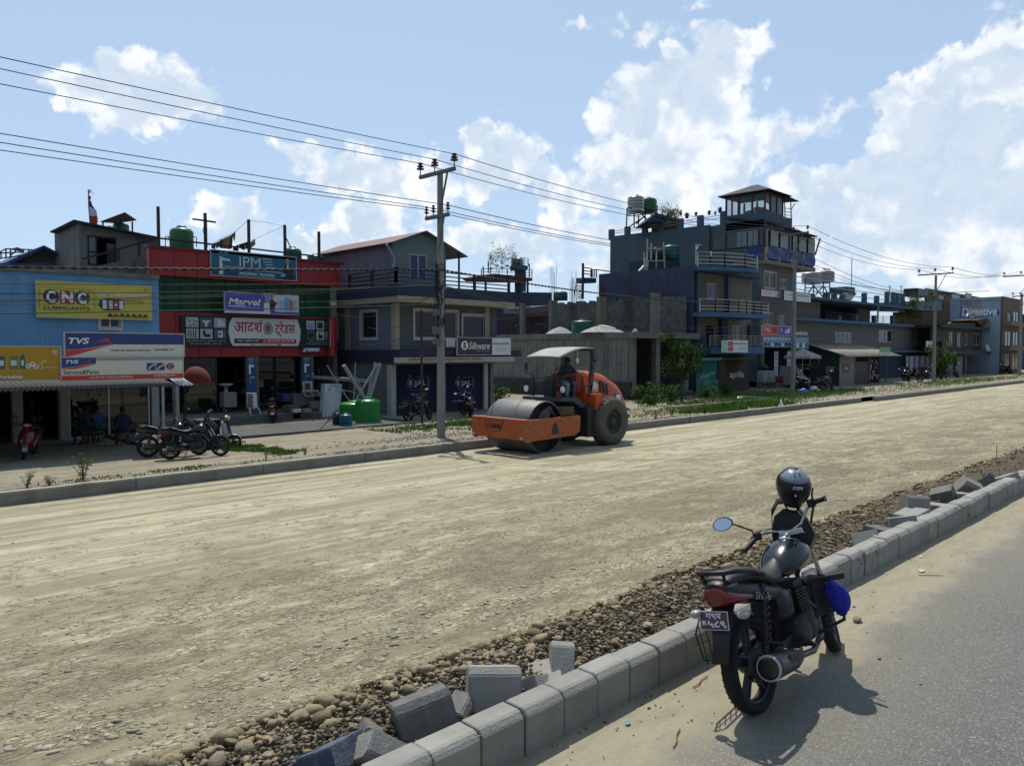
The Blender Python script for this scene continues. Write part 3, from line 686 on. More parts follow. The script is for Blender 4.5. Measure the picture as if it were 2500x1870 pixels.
def weed(label, loc, h, n=7, lf=.09, seed=0, cat='weed', wid=.35):
    r = random.Random(seed); st = MB(); lm = MB(); loc = V(loc)
    for i in range(n):
        a = r.uniform(0, 2*pi); tilt = r.uniform(.1, .7); tip = loc+V((cos(a)*tilt*h*wid*2, sin(a)*tilt*h*wid*2, h*r.uniform(.6, 1.0))); P = []
        for k in range(6):
            t = k/5; P.append(loc.lerp(tip, t)+V((0, 0, .12*h*sin(t*pi))))
        st.tube(P, .006, 4, rs=[.007-.001*k for k in range(6)])
        for k in range(1, 6):
            for q in range(3): b = r.uniform(0, 2*pi); leaf(lm, P[k], (cos(b), sin(b), r.uniform(-.1, .8)), lf*r.uniform(.6, 1.2), lf*.28, None)
    o = T('weed_plant', label, cat, loc); st.mk('stem', M_stem, o); lm.mk('leaves', M_leaf, o, fixn=False); return o
c0()
for i, (u, v, h, n, lb) in enumerate(((203, 1172, .62, 13, 'bushy green weed on the kerb near the red scooter'), (66, 1192, .38, 9, 'low weed at the far left of the verge'), (120, 1186, .25, 6, 'small weed between the two larger ones'),
      (650, 1112, .25, 5, 'tiny weed behind the kerb below the grass patch'), (745, 1105, .3, 6, 'small weed on the verge below the green tank'), (1640, 1015, .5, 9, 'weed behind the kerb right of the roller'), (1720, 1008, .6, 10, 'leafy weed by the rod on the far kerb'), (1765, 1000, .7, 12, 'tall weed behind the kerb near the tree'), (1600, 1022, .4, 8, 'low weed close to the roller tyre'), (2415, 930, .6, 9, 'small bush on the verge far right'))):
    p = PZ(u, v, -.52); p.y = max(p.y, YF+.3); d = ray(u, v); p = V((d.x/d.y*p.y, p.y, verge_z(d.x/d.y*p.y, p.y)-.02)); weed(lb, p, h, n, .10 if h > .4 else .07, i)
# buildings, left half
GZ = -.95
M_con = mat('bare_concrete', (.17, .17, .15), .92, .2, 1.5, .5, 25, dirt=(.07, .07, .06), dirt_amt=.6, dscale=.7, streak=True)
M_con2 = mat('weathered_render', (.23, .225, .20), .92, .25, 2, .6, 20, dirt=(.09, .09, .08), dirt_amt=.7, dscale=.9)
M_plast = mat('grey_render', (.22, .23, .215), .9, .15, 1.2, .3, 30, dirt=(.12, .12, .11), dirt_amt=.5, dscale=.6, streak=True)
M_blue = mat('blue_render', (.18, .42, .68), .85, .12, 1.2, .2, 30, dirt=(.09, .16, .24), dirt_amt=.5, dscale=.9, streak=True)
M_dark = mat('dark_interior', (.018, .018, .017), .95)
M_floor = mat('shop_floor', (.12, .115, .10), .8, .2, 2)
M_redp = mat('red_panel', (.42, .03, .036), .45, .12, 1.5, dirt=(.16, .03, .03), dirt_amt=.4, dscale=.7, streak=True)
M_redd = mat('red_capping', (.20, .02, .025), .5)
M_green = mat('green_glazing', (.015, .085, .035), .35, .35, .7, spec=.2)
M_steel = mat('dark_steel', (.035, .03, .032), .6)
M_rust = mat('rusty_steel', (.09, .045, .03), .85, .3, 8)
M_alu = mat('pale_frame', (.62, .61, .56), .5)
M_zinc = mat('zinc_sheet', (.12, .125, .13), .7, .15, 2, metal=.1, dirt=(.25, .18, .12), dirt_amt=.4, dscale=.8)
M_darkroof = mat('dark_roof_sheet', (.05, .055, .075), .75, .15, 2, spec=.15)
M_glass = glass('dark_glass'); M_glassb = glass('blue_glass', (.015, .025, .14), .1); M_glassr = glass('brown_glass', (.05, .03, .025), .1)
M_tankg = mat('green_tank', (.02, .16, .06), .4, .1, 2, spec=.4); M_tankt = mat('teal_tank', (.01, .13, .11), .4, .1, 2); M_tankk = mat('black_tank', (.015, .015, .018), .4)
M_tanks = mat('steel_tank', (.45, .45, .45), .28, .1, 3, metal=.9)
M_brick = None
def brick_fn(b, c, tob):
    t = b.n('ShaderNodeTexBrick', {'Scale': 1.0, 'Color1': (.12, .10, .075, 1), 'Color2': (.085, .07, .055, 1), 'Mortar': (.07, .065, .055, 1), 'Mortar Size': .012, 'Brick Width': .25, 'Row Height': .09})
    s = b.n('ShaderNodeSeparateXYZ', {0: tob}); v = b.n('ShaderNodeCombineXYZ', {0: b.m('ADD', s.outputs[0], s.outputs[1]), 1: s.outputs[2]}).outputs[0]
    b.t.links.new(v, t.inputs['Vector']); return b.mix(.8, c, t.outputs[0])
M_brick = mat('old_brick', (.16, .13, .10), .9, .2, 3, fn=brick_fn)
def cladding(name, c1, c2, mo, bw=.4, rh=.1):
    c1, c2, mo = [tuple(q*ALB for q in k_) for k_ in (c1, c2, mo)]
    def f(b, c, tob):
        t = b.n('ShaderNodeTexBrick', {'Scale': 1.0, 'Color1': (*c1, 1), 'Color2': (*c2, 1), 'Mortar': (*mo, 1), 'Mortar Size': .01, 'Brick Width': bw, 'Row Height': rh})
        s = b.n('ShaderNodeSeparateXYZ', {0: tob}); v = b.n('ShaderNodeCombineXYZ', {0: b.m('ADD', s.outputs[0], s.outputs[1]), 1: s.outputs[2]}).outputs[0]
        b.t.links.new(v, t.inputs['Vector']); return b.mix(.85, c, t.outputs[0])
    return mat(name, c1, .8, .15, 3, fn=f)
def fpoly(mb, pts, Y, d, m=None): return mb.prism([PY(u, v, Y) for u, v in pts], (0, d, 0), m)
def spoly(mb, pts, X, d, m=None): return mb.prism([PX(u, v, X) for u, v in pts], (d, 0, 0), m)
def tank(label, c, r, h, m, group=None, ribs=0, n=28):
    o = T('water_tank', label, 'water tank', c, group); x, y, z = c; a = MB(); pr = [(0, 0), (r*.97, 0), (r, .03)]
    if ribs:
        for i in range(ribs):
            z0 = .05+(h*.8-.05)*i/ribs; s = (h*.8-.05)/ribs; pr += [(r, z0), (r, z0+s*.72), (r*.972, z0+s*.8), (r*.972, z0+s*.94)]
    pr += [(r, h*.8), (r*.97, h*.86), (r*.8, h*.93), (r*.42, h*.97), (r*.4, h*.97)]
    a.lathe([(p, z+q) for p, q in pr], n, (x, y, 0), 'z'); a.mk('body', m, o)
    l = MB(); l.lathe([(r*.4, z+h*.95), (r*.42, z+h*1.0), (r*.36, z+h*1.03), (0, z+h*1.035)], 18, (x, y, 0), 'z')
    l.mk('lid', m, o); return o
def utank(label, u0, v0, u1, v1, Y, m, **k):
    x0, z0, x1, z1 = fr(u0, v0, u1, v1, Y); return tank(label, ((x0+x1)/2, Y, z0), abs(x1-x0)/2*.78, z1-z0, m, **k)
def corrugated(mb, p00, p10, p01, wave=.08, amp=.018, m=None, th=.004):
    """sheet from p00 along the ridge direction p10 and down to p01, ribs running p00->p01"""
    p00, p10, p01 = V(p00), V(p10), V(p01); W = (p10-p00).length; n = max(8, int(W/wave*4)); nr = (p10-p00).cross(p01-p00).normalized()
    if nr.z < 0: nr = -nr
    vs = []
    for i in range(n+1):
        t = i/n; o = nr*amp*sin(t*W/wave*2*pi); q = p00+(p10-p00)*t+o; vs += [q, q+(p01-p00), q-nr*th, q+(p01-p00)-nr*th]
    fs = []
    for i in range(n):
        a = 4*i; fs += [(a, a+4, a+5, a+1), (a+2, a+3, a+7, a+6), (a+1, a+5, a+7, a+3), (a, a+2, a+6, a+4)]
    return mb.add(vs, fs, m, True)
def railing(mb, pts, h, nr=3, r=.025, sp=1.0, m=None, post=None):
    """posts and rails along a ground-level polyline pts"""
    for a, b in zip(pts, pts[1:]):
        a, b = V(a), V(b); L = (b-a).length; n = max(1, round(L/sp))
        for i in range(n+1):
            p = a.lerp(b, i/n); mb.beam(p, p+V((0, 0, h)), (post or r*2), m=m)
        for k in range(nr):
            z = h*(k+1)/nr-r; mb.beam(a+V((0, 0, z)), b+V((0, 0, z)), r*1.6, m=m)
# 1 blue workshop building
c0(); Yb = 30.6; XR = PY(388, 750, Yb).x; Zt = PY(388, 683, Yb).z; XL = -9.0; FZ = PY(158, 1074, Yb).z
o = T('blue_building', 'sky blue rendered workshop building at the far left under the yellow sign', 'building', (XL, Yb, FZ))
cA(); wn = fr(1010, 1425, 1215, 1535, Yb); cB()
def cx(a): return PY(a, 900, Yb).x
tz = .95+.55
mb=MB();z1f = 1.6
wall_with_holes(mb, XL, z1f, XR, Zt, [wn], Yb, .25)
mb.box(XL, Yb+.25, z1f, XR, Yb+9, z1f+.15); mb.box(XR-.25, Yb+.26, FZ, XR, Yb+9, Zt-.01); mb.box(XL, Yb+8.7, FZ, XR-.26, Yb+9, Zt-.01); mb.box(XL, Yb+.25, Zt-.2, XR-.26, Yb+8.7, Zt-.05)
mb.mk('wall', M_blue, o)
mb=MB();mb.box(XL, Yb-.12, Zt, XR, Yb+.4, Zt+.16); mb.box(XL, Yb+.4, Zt, XR, Yb+9, Zt+.12); mb.mk('roof_slab', M_con2, o)
window(o, wn, Yb, 'f', M_alu, M_glassb, 2, .06, sur=.08)
cb = MB()
for a, b in ((120, 207), (540, 620), (1365, 1430), (1580, 1612)):
    cb.box(cx(a), Yb-.02, FZ, cx(b), Yb+.3, z1f)
    cb.mk('pillar', mat('dusty_pillar', (.42, .41, .37), .9, .2, 2, dirt=(.12, .12, .11), dirt_amt=.6, dscale=1), o); cb = MB()
mb=MB();mb.box(XL, Yb-.1, FZ-.1, XR+.2, Yb+8.6, FZ-.02); mb.mk('shop_floor', M_floor, o)
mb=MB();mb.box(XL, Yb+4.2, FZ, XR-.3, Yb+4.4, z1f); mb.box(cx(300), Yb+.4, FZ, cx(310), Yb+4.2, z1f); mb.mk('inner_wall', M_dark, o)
mb=MB();mb.box(cx(215), Yb+1.2, FZ, cx(300), Yb+1.3, z1f); mb.mk('door', mat('blue_door', (.05, .13, .25), .6), o)
f = MB(); g_ = MB()
f.box(cx(625), Yb+.05, FZ, cx(1360), Yb+.14, FZ+.08); f.box(cx(625), Yb+.05, z1f-.1, cx(1360), Yb+.14, z1f)
for a in (630, 985, 1345): f.box(cx(a)-.03, Yb+.05, FZ+.08, cx(a)+.03, Yb+.14, z1f-.1)
fo = f.mk('shop_front', M_alu, o); g_.box(cx(632), Yb+.09, FZ+.08, cx(1345), Yb+.1, z1f-.1); g_.mk('pane', glass('shop_glass', (.012, .014, .012), .02, .6), fo)
Ya = 24.9
pa = PY(-60, 620, Ya); pb = PY(1590, 592, Ya); zz = pb.z
aw = T('awning', 'corrugated metal awning running under the shop signs at the far left', 'awning', (0, Ya, zz))
mb=MB();corrugated(mb, (-4, Yb, zz+.75), (pb.x, Yb, zz+.75), (-4, Ya-.25, zz), wave=.13, amp=.03); mb.mk('sheet', M_zinc, aw)
mb = MB()
for x in (-3, -.5, 2, 4.4, 6.8): mb.beam((x, Yb, zz+.68), (x, Ya+.05, zz-.05), .05);
mb.mk('bracket', M_steel, aw)
pc = PY(1820, 590, Ya)
mb=MB();corrugated(mb, (pb.x+.02, Yb-1.2, zz+1.0), (pc.x-.35, Yb-1.2, zz+1.0), (pb.x+.02, Ya-.2, zz), wave=.13, amp=.03); q = mb.mk('awning_sheet', mat('bright_zinc', (.6, .6, .6), .4, .1, 2, metal=.4)); tag(q, 'short bright corrugated sheet beside the red shade', 'awning')
mb = MB()   # red dome shade
cB(); pr = PY(1745, 560, 27.5); n = 14
rings = []
for i in range(8):
    t = i/7*pi*.5; rings.append([V((pr.x+.05+cos(a)*.52*cos(t), pr.y-sin(a)*.5*cos(t), pr.z+.6*sin(t)-.05)) for a in [pi*k/n for k in range(n+1)]])
mb.loft(rings, cap=False, closed=False); q = mb.mk('shade_canopy', mat('red_canvas', (.16, .028, .016), .9)); q.location.y += 0
tag(q, 'rusty red dome shade sticking out beside the corrugated sheet', 'canopy')
mb=MB();mb.beam((pr.x-.7, 28.6, FZ), (pr.x-.7, 28.6, pr.z+.2), .09); q = tag(mb.mk('shop_post', M_alu), 'white post under the corrugated sheet beside the red shade', 'post')
YELL = flat('sign_yellow', (.50, .43, .07)); ORG = flat('sign_orange', (.42, .24, .02)); CREAM = flat('sign_cream', (.62, .60, .50)); NAV = flat('sign_navy', (.035, .05, .20)); SRED = flat('sign_red', (.55, .05, .035)); DKG = flat('sign_grey', (.30, .31, .31))
cB()
def b4(name, label, ul, ur, ll, Y, **k): return Board(name, label, 'sign', PY(*ul, Y), V((PY(*ur, Y).x, Y, PY(*ul, Y).z)), V((PY(*ul, Y).x, Y, PY(*ll, Y).z)), **k)
b = b4('sign_board', 'long blue and cream shop sign with a red horse, upper of the stacked pair', (583, 120), (1648, 150), (575, 335), Ya+.3, back=CREAM, frame=M_alu)
b.poly([(0, 0), (1, 0), (1, .47), (.38, .47), (.30, .52), (.20, .62), (.10, .68), (0, .70)], NAV)
b.poly([(0, .72), (.10, .69), (.20, .64), (.30, .54), (.38, .49), (.30, .58), (.20, .74), (.08, .92), (0, 1.0)], SRED)
b.text('TVS', .025, .20, .19, .46, WH, .03, .25)
b.poly([(.22, .42), (.27, .36), (.24, .33), (.29, .35), (.30, .26), (.325, .20), (.34, .22), (.355, .20), (.35, .30), (.37, .45), (.33, .36), (.28, .38)], SRED)
b.text('कास्की मोटर साइकल सभिंस सेन्टर', .36, .68, .70, .80, BK, .01); b.text('JAGDAMBA TVS', .73, .66, .91, .77, BK, .01); b.done()
b = b4('sign_board', 'cream service sign with a red bottom strip, lower of the two beside the blue wall', (550, 345), (1640, 350), (548, 548), Ya+.2, back=CREAM, frame=M_alu)
b.rect(.27, 0, 1, .14, DKG)
b.poly([(0, 0), (.265, 0), (.265, .28), (.2, .29), (.1, .40), (0, .44)], NAV); b.poly([(0, .46), (.1, .42), (.2, .31), (.255, .30), (.2, .38), (.1, .50), (0, .50)], SRED)
b.text('TVS', .03, .10, .13, .26, WH, .03, .25); b.poly([(.155, .24), (.19, .17), (.215, .10), (.225, .2), (.24, .25), (.20, .2)], SRED)
b.text('Service&Parts', .015, .55, .285, .74, BK, 0)
b.rect(.68, .27, .755, .62, NAV); b.rect(.765, .27, .835, .62, NAV); b.line([(.695, .58), (.71, .45), (.735, .38), (.75, .30)], .05, WH); b.line([(.775, .6), (.79, .45), (.82, .4), (.83, .28)], .05, WH)
b.ring(.885, .44, .035, .16, flat('ring_red', (.45, .05, .06)), .6); b.rect(.855, .41, .915, .48, NAV)
b.rect(0, .80, 1, 1, SRED); b.text('कास्की मोटर साइकल सभिंस सेन्टर', .21, .85, .56, .96, WH, .015); b.text('JAGDAMBA TVS', .74, .84, .925, .95, WH, .015); b.done()
b = b4('sign_board', 'orange shop sign with bottle pictures at the left edge', (-420, 245), (540, 258), (-420, 560), Ya+.25, back=ORG, frame=M_alu)
gw = flat('pale_blue', (.45, .58, .62));
for i, (x, c) in enumerate(((.38, (.05, .10, .10)), (.50, (.14, .17, .05)), (.60, (.03, .12, .13)))):
    b.rect(x, .28, x+(.08 if i < 2 else .05), .66, flat('bottle%d' % i, c)); b.rect(x+.012, .40, x+(.068 if i < 2 else .038), .56, gw)
b.poly([(.62, .28), (.63, .22), (.635, .22), (.64, .28)], BK)
for x, y in ((.68, .58), (.72, .52), (.75, .6)): b.ring(x, y, .022, .07, WH, .55)
b.ring(.80, .6, .022, .07, WH, .8); b.line([(.84, .63), (.96, .63)], .01, WH); b.line([(.80, .5), (.83, .44), (.86, .42)], .02, WH)
b.text('Workshop', .36, .84, .625, .97, WH, .03); b.text('धा', .92, .10, .965, .24, WH, .01); b.done()
cA()
b = b4('billboard', 'large yellow lubricants billboard hanging on the sky blue wall', (367, 1055), (1522, 1085), (385, 1420), Yb-.15, back=YELL, frame=M_alu)
b.line([(.03, .18), (.46, .18), (.48, .23), (.48, .75), (.46, .82), (.04, .82), (.02, .75), (.02, .23), (.03, .18)], .008, BK)
NC = flat('logo_navy', (.02, .03, .06)); LR = flat('logo_red', (.33, .03, .04))
b.ell(.115, .43, .066, .205, NC); b.ell(.375, .43, .066, .205, NC); b.rect(.188, .24, .31, .61, LR)
b.text('C', .077, .26, .152, .60, WH, .045); b.text('N', .202, .27, .297, .58, WH, .045); b.text('C', .337, .26, .412, .60, WH, .045)
b.text('LUBRICANTS', .055, .69, .44, .78, BK, .01); b.ring(.437, .25, .012, .035, BK, .8); b.text('R', .433, .235, .441, .265, BK)
b.text('KASKI MOTERCYCLE WORKSHOP', .505, .24, .965, .345, WH, .01)
b.poly([(.51, .6), (.53, .48), (.56, .44), (.6, .41), (.72, .42), (.75, .5), (.745, .7), (.70, .75), (.56, .77), (.54, .7)], BK)
for i, (x, c) in enumerate(((.55, (.5, .6, .62)), (.605, (.42, .42, .3)), (.652, (.45, .05, .06)), (.70, (.55, .6, .6)))): b.rect(x, .47, x+.038, .72, flat('can%d' % i, c)); b.rect(x+.008, .55, x+.03, .62, WH)
b.text('Distributor of Automotive', .735, .43, .92, .47, BK); b.text('Lubricants, Shardadip', .745, .48, .93, .52, BK)
for i in range(7):
    x = .60+i*.054; m_ = LR if i == 1 else BK
    b.ring(x, .93, .011, .036, m_, .6, n=12); b.ring(x+.03, .93, .011, .036, m_, .6, n=12); b.poly([(x, .90), (x+.008, .85), (x+.022, .85), (x+.034, .9), (x+.02, .94)], m_)
b.text('GT', .935, .07, .965, .17, BK); b.done()
# 2 grey stair house behind
cA(); Ys = 40.0
pcn = PY(800, 700, Ys); Xs = pcn.x
o = T('stair_house', 'bare grey concrete stair house with a sloping sheet roof behind the blue building', 'building', (Xs, Ys, 4.0))
fl = PX(550, 600, Xs).y
hole = fr(885, 612, 1175, 905, Ys)
tl, tr = PY(800, 482, Ys), PY(1610, 632, Ys); zb = 4.6
mb=MB();wall_with_holes(mb, Xs, zb, tr.x, tr.z, [hole], Ys, .2)
mb.prism([(Xs, Ys, tr.z), (tr.x, Ys, tr.z), (tr.x, Ys, tr.z+.02), (Xs, Ys, tl.z)], (0, .2, 0))
bz = PX(552, 575, Xs).z
mb.prism([(Xs, Ys+.2, zb), (Xs, fl, zb), (Xs, fl, bz), (Xs, Ys+.2, tl.z-.02)], (.2, 0, 0))
mb.box(Xs+.2, fl-.2, zb, tr.x, fl, bz-.1); mb.mk('wall', M_plast, o)
mb=MB();e = [PY(745, 455, Ys-.4), PY(1620, 632, Ys-.4)]; k0 = PX(505, 572, e[0].x)
mb.prism([e[0], e[1], e[1]+(k0-e[0]), k0], (0, 0, .07)); mb.mk('roof', M_darkroof, o)
f = MB(); x0, z0, x1, z1 = hole
for a, c_, a2, c2 in ((x0, z0, x0+.07, z1), (x1-.07, z0, x1, z1), (x0, z1-.07, x1, z1), (x0, z0, x1, z0+.07), (x0+(x1-x0)*.28, z0, x0+(x1-x0)*.28+.06, z1)): f.box(a, Ys-.03, c_, a2, Ys+.05, c2)
f.box(x0, Ys-.035, (z0+z1)/2-.1, x0+(x1-x0)*.28, Ys+.055, (z0+z1)/2-.03)
fo = f.mk('window_frame', M_steel, o); g_ = MB(); g_.box(x0+.03, Ys, z0+.03, x0+(x1-x0)*.28, Ys+.01, z1-.03); g_.mk('pane', glass('pale_glass', (.18, .2, .22), .2), fo)
mb=MB();mb.box(x0-.3, Ys+3, z0-.5, x1+.5, Ys+3.1, z1+.6); mb.mk('inner_wall', M_dark, o)
Yp = 38.6
pp = T('parapet', 'rough unplastered parapet rising to the right below the stair house window', 'parapet', PY(900, 1000, Yp))
mb=MB();fpoly(mb, [(560, 950), (800, 945), (1010, 905), (1500, 795), (1510, 1030), (560, 1005)], Yp, .2); mb.mk('wall', M_con2, pp)
rl = T('stair_railing', 'dark slanting pipe rail in front of the stair house window', 'railing', PY(900, 900, Yp-.1))
mb=MB();mb.beam(PY(830, 840, Yp-.1), PY(1600, 628, Yp-.1), .09); mb.mk('handrail', M_steel, rl)
for u, a, b_ in ((1198, 740, 855), (1408, 680, 805)): mb=MB();mb.beam(PY(u, a, Yp-.1), PY(u, b_, Yp-.1), .07); mb.mk('post', M_steel, rl)
fg = T('prayer_flag', 'tall tattered red white and blue flag on a bamboo pole', 'flag', PY(905, 500, 41))
mb=MB();mb.tube([PY(915, 560, 41), PY(896, 300, 41), PY(892, 140, 41)], .025, 6); mb.mk('pole', mat('bamboo', (.2, .16, .08), .8), fg)
FR_, FW_, FB_ = flat('flag_red', (.42, .05, .04), .9), flat('flag_white', (.55, .55, .6), .9), flat('flag_blue', (.06, .05, .16), .9)
mb = MB()
def ff(pts, m):
    P = [PY(u, v, 41+.05*sin(v*.03)) for u, v in pts]; mb.prism(P, (0, .015, 0), m)
ff([(892, 195), (920, 205), (915, 240), (895, 250)], FR_); ff([(895, 252), (917, 245), (935, 300), (968, 345), (898, 310)], FB_)
ff([(898, 312), (966, 346), (980, 350), (972, 362), (988, 375), (975, 380), (982, 403), (903, 398)], FW_)
ff([(903, 400), (990, 404), (980, 418), (998, 436), (982, 440), (995, 462), (982, 470), (990, 500), (908, 500)], FR_)
mb.mk('cloth', FR_, fg, fixn=False)
mb = MB()
for i in range(12): a = rnd.uniform(-.2, 1.6); mb.tube([PY(895, 185, 41), PY(898+30*sin(a), 150-15*cos(a*1.3), 41), PY(900+48*sin(a), 165-10*cos(a)+20*abs(a), 41)], .008, 4)
mb.mk('straw_tuft', mat('straw', (.3, .26, .15), .9), fg)
Yt = 46
sh = T('tank_shelter', 'small mono pitch shelter over a green tank above the stair house', 'shelter', PY(1240, 560, Yt))
mb=MB();mb.prism([PY(1015, 468, Yt-1.8), PY(1262, 375, Yt-1.8), PY(1378, 450, Yt+1), PY(1180, 480, Yt+1)], (0, 0, .05)); mb.mk('roof', M_darkroof, sh)
for u, a, b_ in ((1040, 465, 560), (1337, 460, 590), (1150, 420, 480)): mb=MB();mb.beam(PY(u, a, Yt), PY(u, b_, Yt), .07); mb.mk('post', M_steel, sh)
utank('green tank under the small shelter roof', 1120, 478, 1325, 600, Yt, M_tankg)
utank('dark round tank half hidden beside the sheltered green one', 1070, 505, 1160, 600, Yt+1, M_tankk)
Yg = 44; cA()
gb = T('brick_gable_house', 'old brick house with a blue sheet gable roof at the far left', 'house', PY(300, 1000, Yg))
mb=MB();fpoly(mb, [(100, 880), (440, 735), (640, 830), (640, 1010), (100, 1010)], Yg, 6); mb.mk('wall', M_brick, gb)
M_bluer = mat('blue_roof_sheet', (.04, .09, .24), .5, .2, 2)
for nm, q in (('roof', [(60, 870), (445, 700), (450, 730), (110, 885)]), ('roof', [(445, 700), (660, 810), (650, 835), (450, 730)])):
    mb=MB();fpoly(mb, q, Yg-.6, 7); mb.mk(nm, M_bluer, gb)
mb=MB();fpoly(mb, [(-120, 880), (120, 885), (120, 885), (560, 880), (560, 965), (-120, 930)], Yg-1.4, .2); mb.mk('lean_to_roof', M_bluer, gb)
mb=MB();fpoly(mb, [(-120, 925), (560, 960), (560, 1010), (-120, 1010)], Yg-1.2, .2); mb.mk('lower_wall', M_con2, gb)
pg = T('pergola_frame', 'rusty pipe frame with torn cloth above the far left roofs', 'frame', PY(60, 850, 40))
mb = MB()
for u0, v0, u1, v1 in ((-60, 800, 60, 735), (60, 735, 330, 745), (60, 735, 60, 835), (105, 740, 105, 830), (-60, 840, 330, 790), (10, 760, 10, 840), (180, 740, 100, 810), (-40, 780, 230, 770), (290, 745, 290, 780)): mb.beam(PY(u0, v0, 40), PY(u1, v1, 40), .05)
mb.mk('pipes', M_steel, pg)
mb=MB();fpoly(mb, [(50, 730), (120, 735), (170, 718), (250, 745), (240, 780), (180, 760), (110, 745)], 39.9, .02); mb.mk('cloth', flat('torn_cloth', (.16, .09, .10), .9), pg, fixn=False)
# 3 red shop building
c0(); Yr = 34.2; RL = PY(365, 620, Yr).x; RR = PY(821, 700, Yr).x; cC()
zp1 = PY(1865, 585, Yr).z+.02; zp0 = PY(1870, 830, Yr).z; zg0 = PY(1790, 1140, Yr).z; zr0 = PY(1845, 1530, Yr).z; PF = -.50
o = T('red_shop_building', 'red clad shop building with a band of green glass and several signs', 'building', (RL, Yr, GZ))
mb=MB();n = 9
for i in range(n):
    a = RL+(RR-RL)*i/n; b_ = RL+(RR-RL)*(i+1)/n
    mb.box(a+.012, Yr-.03, zp0, b_-.012, Yr+.05, zp1-.1); mb.box(a+.012, Yr-.03, zr0, b_-.012, Yr+.05, zg0)
mb.box(RL, Yr+.05, zp0+.01, RR, Yr+.3, zp1-.12); mb.box(RL, Yr+.05, zr0+.01, RR, Yr+.3, zg0-.01)
mb.box(RR, Yr-.03, zp0, RR+.22, Yr+10, zp1-.1)
mb.mk('cladding', M_redp, o)
mb=MB();mb.box(RL-.1, Yr-.12, zp1-.1, RR+.4, Yr+.4, zp1); mb.box(RL+3.5, Yr+.4, zp1-.25, RR+.2, Yr+11, zp1-.15); mb.mk('parapet_cap', M_redd, o)
mb=MB();mb.box(RL, Yr+.18, zg0, RR-.3, Yr+.2, zp0); gp = mb.mk('glass_band', M_green, o)
mb = MB()
for i in range(14): x = RL+(RR-.3-RL)*i/13; mb.box(x-.015, Yr+.14, zg0, x+.015, Yr+.18, zp0)
for z in (zg0+.02, (zg0+zp0)/2+.45, zp0-.04): mb.box(RL, Yr+.145, z-.015, RR-.3, Yr+.175, z+.015)
mb.mk('mullion', M_steel, gp)
mb=MB();mb.box(RL-.02, Yr-.02, zp0, RL, Yr+.3, zp1-.1); mb.mk('side_cladding', M_redp, o)
mb=MB();mb.box(RR-.3, Yr+.05, zg0, RR, Yr+.3, zp0); mb.box(RR-.05, Yr+.3, GZ, RR+.2, Yr+11, zp0); mb.box(RL, Yr+10.7, GZ, RR-.05, Yr+11, zp1-.3); mb.box(RL, Yr+.3, zr0, RR-.05, Yr+10.7, zr0+.15); mb.mk('side_wall', M_plast, o)
mb=MB();mb.box(RL-1, Yr-2.4, GZ, RR+.6, Yr+6, PF); mb.mk('platform', mat('cement_platform', (.20, .19, .165), .9, .2, 1.5, .3, 20), o)
cD()
def dx(a, Y=Yr): return PY(a, 600, Y).x
M_blupost = mat('blue_poster', (.02, .11, .27), .5)
for a, b_, lb in ((730, 838, 1), (1310, 1405, 2)):
    mb=MB();mb.box(dx(a), Yr-.25, PF, dx(b_), Yr+.15, zr0); p_ = mb.mk('pillar', M_con, o)
    m2 = MB(); Yq = Yr-.262; xa, xb = dx(a, Yq)+.02, dx(b_, Yq)-.02
    zt = zr0-.05; m2.box(xa, Yq, PF+.9, xb, Yq+.008, zt, M_blupost)
    W = xb-xa
    def R_(x0, t0, x1, t1, m, e=.012): m2.box(xa+W*x0, Yq-e, zt-t1, xa+W*x1, Yq-e+.006, zt-t0, m)
    R_(.25, .14, .75, .18, DKG); R_(.3, .2, .7, .23, DKG); R_(.25, .30, .45, .75, WH); R_(.45, .32, .8, .42, WH); R_(.3, .9, .42, 1.2, mat('brass', (.4, .28, .12), .4)); R_(.35, .85, .85, .95, DKG); R_(.2, .05, .8, .07, WH)
    m2.mk('poster', None, p_)
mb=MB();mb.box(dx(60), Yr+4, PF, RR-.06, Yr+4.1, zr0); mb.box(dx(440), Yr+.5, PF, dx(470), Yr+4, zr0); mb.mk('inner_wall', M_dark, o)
for a, b_ in ((95, 440), (1045, 1250), (855, 1030)):
    f = MB(); x0, x1 = dx(a), dx(b_)
    for q in ((x0, PF, x0+.06, zr0), (x1-.06, PF, x1, zr0), (x0+.06, PF, x1-.06, PF+.08), (x0+.06, zr0-.35, x1-.06, zr0-.28)): f.box(q[0], Yr+.1, q[1], q[2], Yr+.16, q[3])
    if a > 1000:
        f.box(x0+.06, Yr+.1, PF+1.0, x1-.06, Yr+.16, PF+1.06)
    fo = f.mk('shop_front', M_steel, o); g_ = MB(); g_.box(x0+.05, Yr+.12, PF+.05, x1-.05, Yr+.13, zr0-.05); g_.mk('pane', MATS['shop_glass'], fo)
mb=MB();mb.box(RL-3, 26.6, GZ-.1, RR-.5, Yr-2.35, -.76); struct(mb.mk('shade_slab', mat('shade_apron', (.10, .10, .095), .9, .25, 1.5, .3, 20, dirt=(.2, .18, .14), dirt_amt=.5)))  # added dark slab, its colour stands in for the red building's longer shadow
r8 = random.Random(12)
